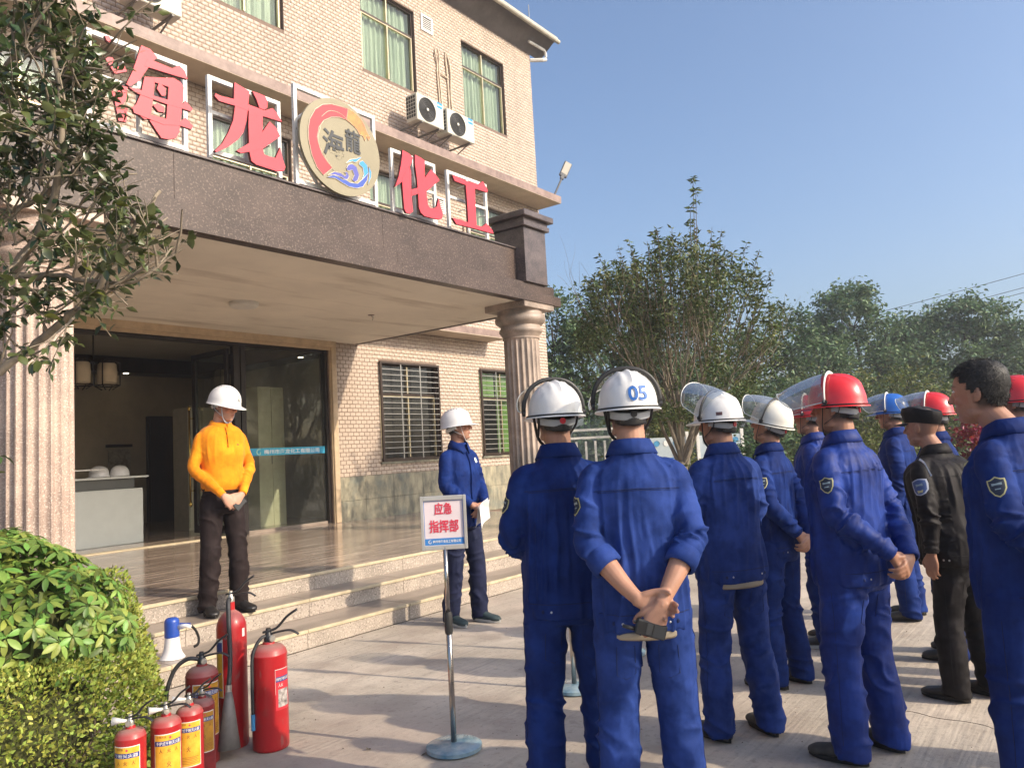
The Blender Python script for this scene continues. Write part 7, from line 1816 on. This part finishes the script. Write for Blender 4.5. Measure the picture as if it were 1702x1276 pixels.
big = order[:295]; rest = np.array(order[295:])
for i in big:
    me = leaves_[3] if R.random() < .10 else leaves_[R.randrange(3)]
    o = link('leaf', me, e); M_ = orient(D[i], (R.gauss(0, .6), R.gauss(0, .6), 1)).to_4x4(); M_.translation = Vector(C[i]); o.matrix_basis = M_ @ Matrix.Scale(float(S[i]), 4)
NN = rng.normal(size=(len(rest), 3))*.6+[0, 0, 1]
V, F = leaf_soup(C[rest], D[rest], S[rest], NN, .5, .22); o = link('foliage', np_mesh(V, F, L_fg, True), e); tag(o, kind='stuff')

# ---- hedge and schefflera -----------------------------------------------------------
e = empty('boxwood_hedge', (1.34, 4.50, 0), label='clipped small leaved yellow green hedge beside the steps and extinguishers', cat='hedge')
rg = np.random.default_rng(14); n = 42000
# points near the surface of a rounded, lumpy block
u = rg.uniform(-1, 1, (n, 3)); m_ = np.abs(u).max(1); u = u/m_[:, None]
u = u/np.linalg.norm(u, axis=1, keepdims=True)**.35
depth = 1-np.abs(rg.normal(0, .07, n))
Pn = u*depth[:, None]; hx, hy, hz = .92, .58, .38
C = Pn*np.array([hx, hy, hz])
lump = np.array([mnoise.noise(Vector(p*2.6)) for p in C])*.09+np.array([mnoise.noise(Vector(p*7)) for p in C])*.03
nr = unit(u); C = C+nr*lump[:, None]; C[:, 2] += .33
# the front drops lower, the rear corner by the steps is taller
C[:, 2] *= 1+.48*np.clip((C[:, 0]-.40)/.25, 0, 1)*np.clip((C[:, 1]+.35)/.3, 0, 1)
keep = (C[:, 2] > .03)&~((C[:, 1] > .3)&(C[:, 2] < .5)&(rg.random(n) < .6)); C = C[keep]; nr = nr[keep]; n = len(C)
D = nr*.8+rg.normal(size=(n, 3))*.55+[0, 0, .35]; S = rg.uniform(.017, .034, n)
V, F = leaf_soup(C, D, S, rg.normal(size=(n, 3))+nr*.4, .62, .2, kite=True); o = link('foliage', np_mesh(V, F, L_box), e); tag(o, kind='stuff')
b = MB()
for k in range(60):
    x_ = R.uniform(-.8, .8); y_ = R.uniform(-.5, .5); x_ *= .85; y_ *= .8; b.tube([(x_*.8, y_*.8, 0), (x_, y_, .25), (x_+R.gauss(0, .04), y_+R.gauss(0, .04), .50)], [.009, .006, .003], 5, cap=False)
o = b.build('stems', B_md, e); tag(o, kind='stuff')
v, f = ell((0, 0, .32), (.72, .46, .26), 20, 12); b = MB(); b.add(v, f); b.build('inner_shade', mat('shade_core', (.05, .055, .015), .95, .4, 20), e, smooth=True)  # solid dark core, the shade deep between the leaves put into its colour

e = empty('schefflera_shrub', (1.56, 4.64, 0), label='bright green umbrella leaved shrub rising behind the clipped hedge', cat='shrub')
def whorl(nl, m_, R):
    b = MB()
    for k in range(nl):
        a = 2*PI*k/nl+R.uniform(-.12, .12); L_ = R.uniform(.8, 1.05)*(1 if k % 3 else .9); dr = R.uniform(.15, .5); w_ = R.uniform(.8, 1.1)
        st = [(0.12, .01), (.28, .10), (.5, .155), (.72, .15), (.9, .085), (1, .0)]; v = []; f = []
        for t, hw in st:
            r = t*L_; z = .06-dr*t*t*.8; cx_, cy_ = r*math.cos(a), r*math.sin(a); sx, sy = -math.sin(a)*hw*w_, math.cos(a)*hw*w_
            v += [(cx_-sx, cy_-sy, z+hw*.25), (cx_, cy_, z), (cx_+sx, cy_+sy, z+hw*.25)]
        for i in range(len(st)-1): f += [(3*i, 3*i+3, 3*i+4, 3*i+1), (3*i+1, 3*i+4, 3*i+5, 3*i+2)]
        b.add(v, f); b.tube([(0, 0, 0), (.12*math.cos(a), .12*math.sin(a), .05)], .012, 3, cap=False)
    b.tube([(0, 0, 0), (.05, .02, -.9)], .018, 4, cap=False); return mesh(b.v, b.f, m_, True)
ws = [whorl(k, L_sch, R) for k in (6, 7, 7, 8, 8, 9)]
cnt = 0
while cnt < 285:
    a = R.uniform(0, 2*PI); ph = R.uniform(-.15, 1.45); uu = Vector((math.cos(a)*math.cos(ph), math.sin(a)*math.cos(ph), math.sin(ph)))
    lump = 1+.12*mnoise.noise(uu*2.7); p = Vector((uu.x*.52-uu.y*.20, uu.y*.58-uu.x*.06, 0))*lump+Vector((0, 0, .66+uu.z*.60*lump)); inner = R.random() < .22
    if inner: p = Vector((p.x*.82, p.y*.82, p.z*.93))
    d = (Vector((uu.x, uu.y, uu.z*.7+.45))+Vector((R.gauss(0, .22), R.gauss(0, .22), 0))).normalized()
    o = link('leaf', ws[R.randrange(6)], e); M_ = orient(Vector((0, 0, 1)).cross(d)+Vector((.001, 0, 0)), d).to_4x4(); M_.translation = p
    o.matrix_basis = M_ @ Matrix.Rotation(R.uniform(0, 6), 4, 'Z') @ Matrix.Scale(R.uniform(.070, .104), 4); cnt += 1
xb = MB()
for k in range(330):
    a = R.uniform(0, 2*PI); ph = R.uniform(-.1, 1.5); uu = Vector((math.cos(a)*math.cos(ph), math.sin(a)*math.cos(ph), math.sin(ph))); q_ = R.uniform(.80, .97)
    p = Vector((uu.x*.52-uu.y*.20, uu.y*.58-uu.x*.06, 0))*q_+Vector((0, 0, .66+uu.z*.60*q_)); d = (uu+Vector((R.gauss(0, .4), R.gauss(0, .4), .4))).normalized()
    M_ = orient(Vector((0, 0, 1)).cross(d)+Vector((.001, 0, 0)), d).to_4x4(); M_.translation = p; M_ = M_ @ Matrix.Rotation(R.uniform(0, 6), 4, 'Z') @ Matrix.Scale(R.uniform(.062, .098), 4)
    w_ = ws[R.randrange(6)]; xb.add([M_ @ v.co for v in w_.vertices], [tuple(q.vertices) for q in w_.polygons])
o = xb.build('foliage', L_sch, e, smooth=True); tag(o, kind='stuff')
b = MB()
for k in range(16):
    a = R.uniform(0, 6.28); r_ = R.uniform(.1, .5); b.tube(crom([(r_*.3*math.cos(a), r_*.3*math.sin(a), 0), (r_*.7*math.cos(a), r_*.7*math.sin(a), .5), (r_*math.cos(a), r_*math.sin(a), 1.0)], 4), .010, 5, cap=False)
o = b.build('stems', mat('green_stem', (.10, .13, .04), .7, .2), e); tag(o, kind='stuff')
v, f = ell((0, 0, .72), (.36, .40, .42), 18, 10); b = MB(); b.add(v, f); b.build('inner_shade', MATS['shade_core'], e, smooth=True)  # same dark core, painted stand-in for shade inside the shrub
for (x, y, h, r_) in ((1.93, 4.22, .16, .026), (1.72, 4.08, .12, .032)):
    b = MB(); b.tube([(0, 0, 0), (.01, .005, h*.5), (-.01, .0, h)], [r_*1.2, r_, r_*.9], 9); o = b.build('cut_stump', B_lt, None, loc=(x, y, 0)); tag(o, 'pale cut stump at the foot of the hedge, %s' % ('nearest the extinguishers' if x > 1.9 else 'farther left'), 'stump', 'cut stumps under the hedge')
# fallen leaves
lfm = big_leaf(mat('dry_leaf', (.14, .11, .04), .8, .2), .35, 1.0)
for (x, y, a, lab) in ((2.89, 3.31, .4, 'small dry leaf on the concrete left of the sign stand'), (3.02, 2.98, 2.0, 'dry leaf lying beside the base of the nearest sign stand')):
    o = link('fallen_leaf', lfm, None, (x, y, .012)); o.rotation_euler = (.2, .1, a); o.scale = (.045,)*3; tag(o, lab, 'leaf', 'fallen leaves on the concrete')

# ------------------------------------------------------------------ things beyond the yard
m_fw = mat('white_fence_paint', (.68, .66, .60), .6, .08)
e = empty('white_fence', (16.9, 10.7, 0), -.95+.0, label='white railing fence between the building corner and the bushes', cat='fence')
for k in range(14):
    b = MB(); x_ = -1.6+k*.24; big_ = k % 5 == 0; w_ = .06 if big_ else .028; b.box((x_-w_, -w_*.8, 0), (x_+w_, w_*.8, 1.95 if big_ else 1.72)); b.build('post', m_fw, e)
for z_ in (.35, 1.1, 1.78, 1.98):
    b = MB(); b.box((-1.7, -.035, z_), (1.7, .035, z_+.06)); b.build('rail', m_fw, e)
m_brd = mat('pale_blue_board', (.42, .52, .58), .5, .08, 2, c2=(.56, .62, .64)); m_rd = mat('board_blue_disc', (.08, .30, .52), .5, .1)
for x, y, w_, lab in ((14.6, 7.3, .95, 'pale blue notice board with round icons left of the twiggy tree trunk'), (15.15, 6.3, .85, 'pale blue notice board right of the twiggy tree trunk')):
    e = empty('notice_board', (x, y, 0), -.88, label=lab, cat='notice board', group='notice boards behind the men')
    b = MB(); b.box((-w_/2, -.03, .75), (w_/2, .0, 1.68)); b.build('panel', m_brd, e)
    for s in (-1, 1): b = MB(); b.box((s*(w_/2+.03)-.03, -.04, 0), (s*(w_/2+.03)+.03, .02, 1.78)); b.build('post', m_steel, e)
    for k in range(4): b = MB(); b.lathe([(0, 0), (.06, 0), (.06, .006)], 18, cap=False); b.v = [(p[0]-w_/2+.14+k*.2, -.033-p[2], p[1]+1.56) for p in b.v]; b.build('round_icon', m_rd if k % 2 else m_white, e)
    for k in range(3): b = MB(); b.box((-w_/2+.08, -.036, .9+k*.17), (w_/2-.1-.1*(k % 2), -.0305, .92+k*.17)); b.build('printed_line', m_bblue, e)
m_wire = mat('wire', (.10, .10, .11), .6, .1)
for k, (ya, za, yb, zb) in enumerate(((26, 8.6, -12, 15.9), (24, 7.9, -12, 14.9), (22, 8.0, -12, 14.4))):
    P = [Vector((60+12*t, ya+(yb-ya)*t, za+(zb-za)*t-3*t*(1-t)*.6)) for t in np.linspace(0, 1, 24)]
    b = MB(); b.tube(P, .022, 4); o = b.build('power_line', m_wire); tag(o, ['topmost of the three power lines above the trees at the right', 'middle one of the three power lines above the trees', 'lowest of the three power lines above the trees'][k], 'wire', 'power lines above the trees')

# grit and bits of dry leaf lying on the concrete
rg = np.random.default_rng(44); n = 1500
C = np.stack([rg.uniform(.8, 12, n), rg.uniform(-2, 5.4, n), np.full(n, .003)], 1); near_ = rg.random(n) < .35; C[near_, 1] = 5.49-np.abs(rg.normal(0, .07, near_.sum()))
V, F = leaf_soup(C, rg.normal(size=(n, 3))*[1, 1, .15], rg.uniform(.004, .013, n), rg.normal(size=(n, 3))*.3+[0, 0, 1], .8, .5, kite=True)
o = link('ground_grit', np_mesh(V, F, mat('grit', (.13, .11, .085), .9, .4, 20, island=.3)), None); tag(o, 'fine grit and leaf crumbs on the concrete', 'grit', kind='stuff')
# hairline cracks
m_crk = mat('crack', (.07, .06, .05), .95, .2); R = random.Random(8)
for (x, y, a, L_) in ((4.7, .6, .2, .5), (3.55, .95, 1.1, .4)):
    P = [Vector((0, 0, .0))]
    for k in range(14): a += R.gauss(0, .22); P.append(P[-1]+Vector((math.cos(a), math.sin(a), 0))*L_/14)
    b = MB(); b.tube(P, [(.0010, .0014)]*len(P), 4); ob = b.build('surface_crack', m_crk, court, loc=(x, y, .0))
# ------------------------------------------------------------------ hazy air
hz = bpy.data.materials.new('hazy_air'); hz.use_nodes = True; t = hz.node_tree
for n_ in list(t.nodes):
    if n_.type != 'OUTPUT_MATERIAL': t.nodes.remove(n_)
pv = t.nodes.new('ShaderNodeVolumePrincipled'); pv.inputs['Color'].default_value = (.90, .93, 1, 1); pv.inputs['Density'].default_value = .0019; pv.inputs['Anisotropy'].default_value = .2
t.links.new(pv.outputs[0], [n_ for n_ in t.nodes if n_.type == 'OUTPUT_MATERIAL'][0].inputs['Volume'])
b = MB(); b.box((-8, -14, -1.1), (84, 40, 17.2)); o = b.build('haze', hz); tag(o, kind='stuff', label='thin hazy air over the whole yard')
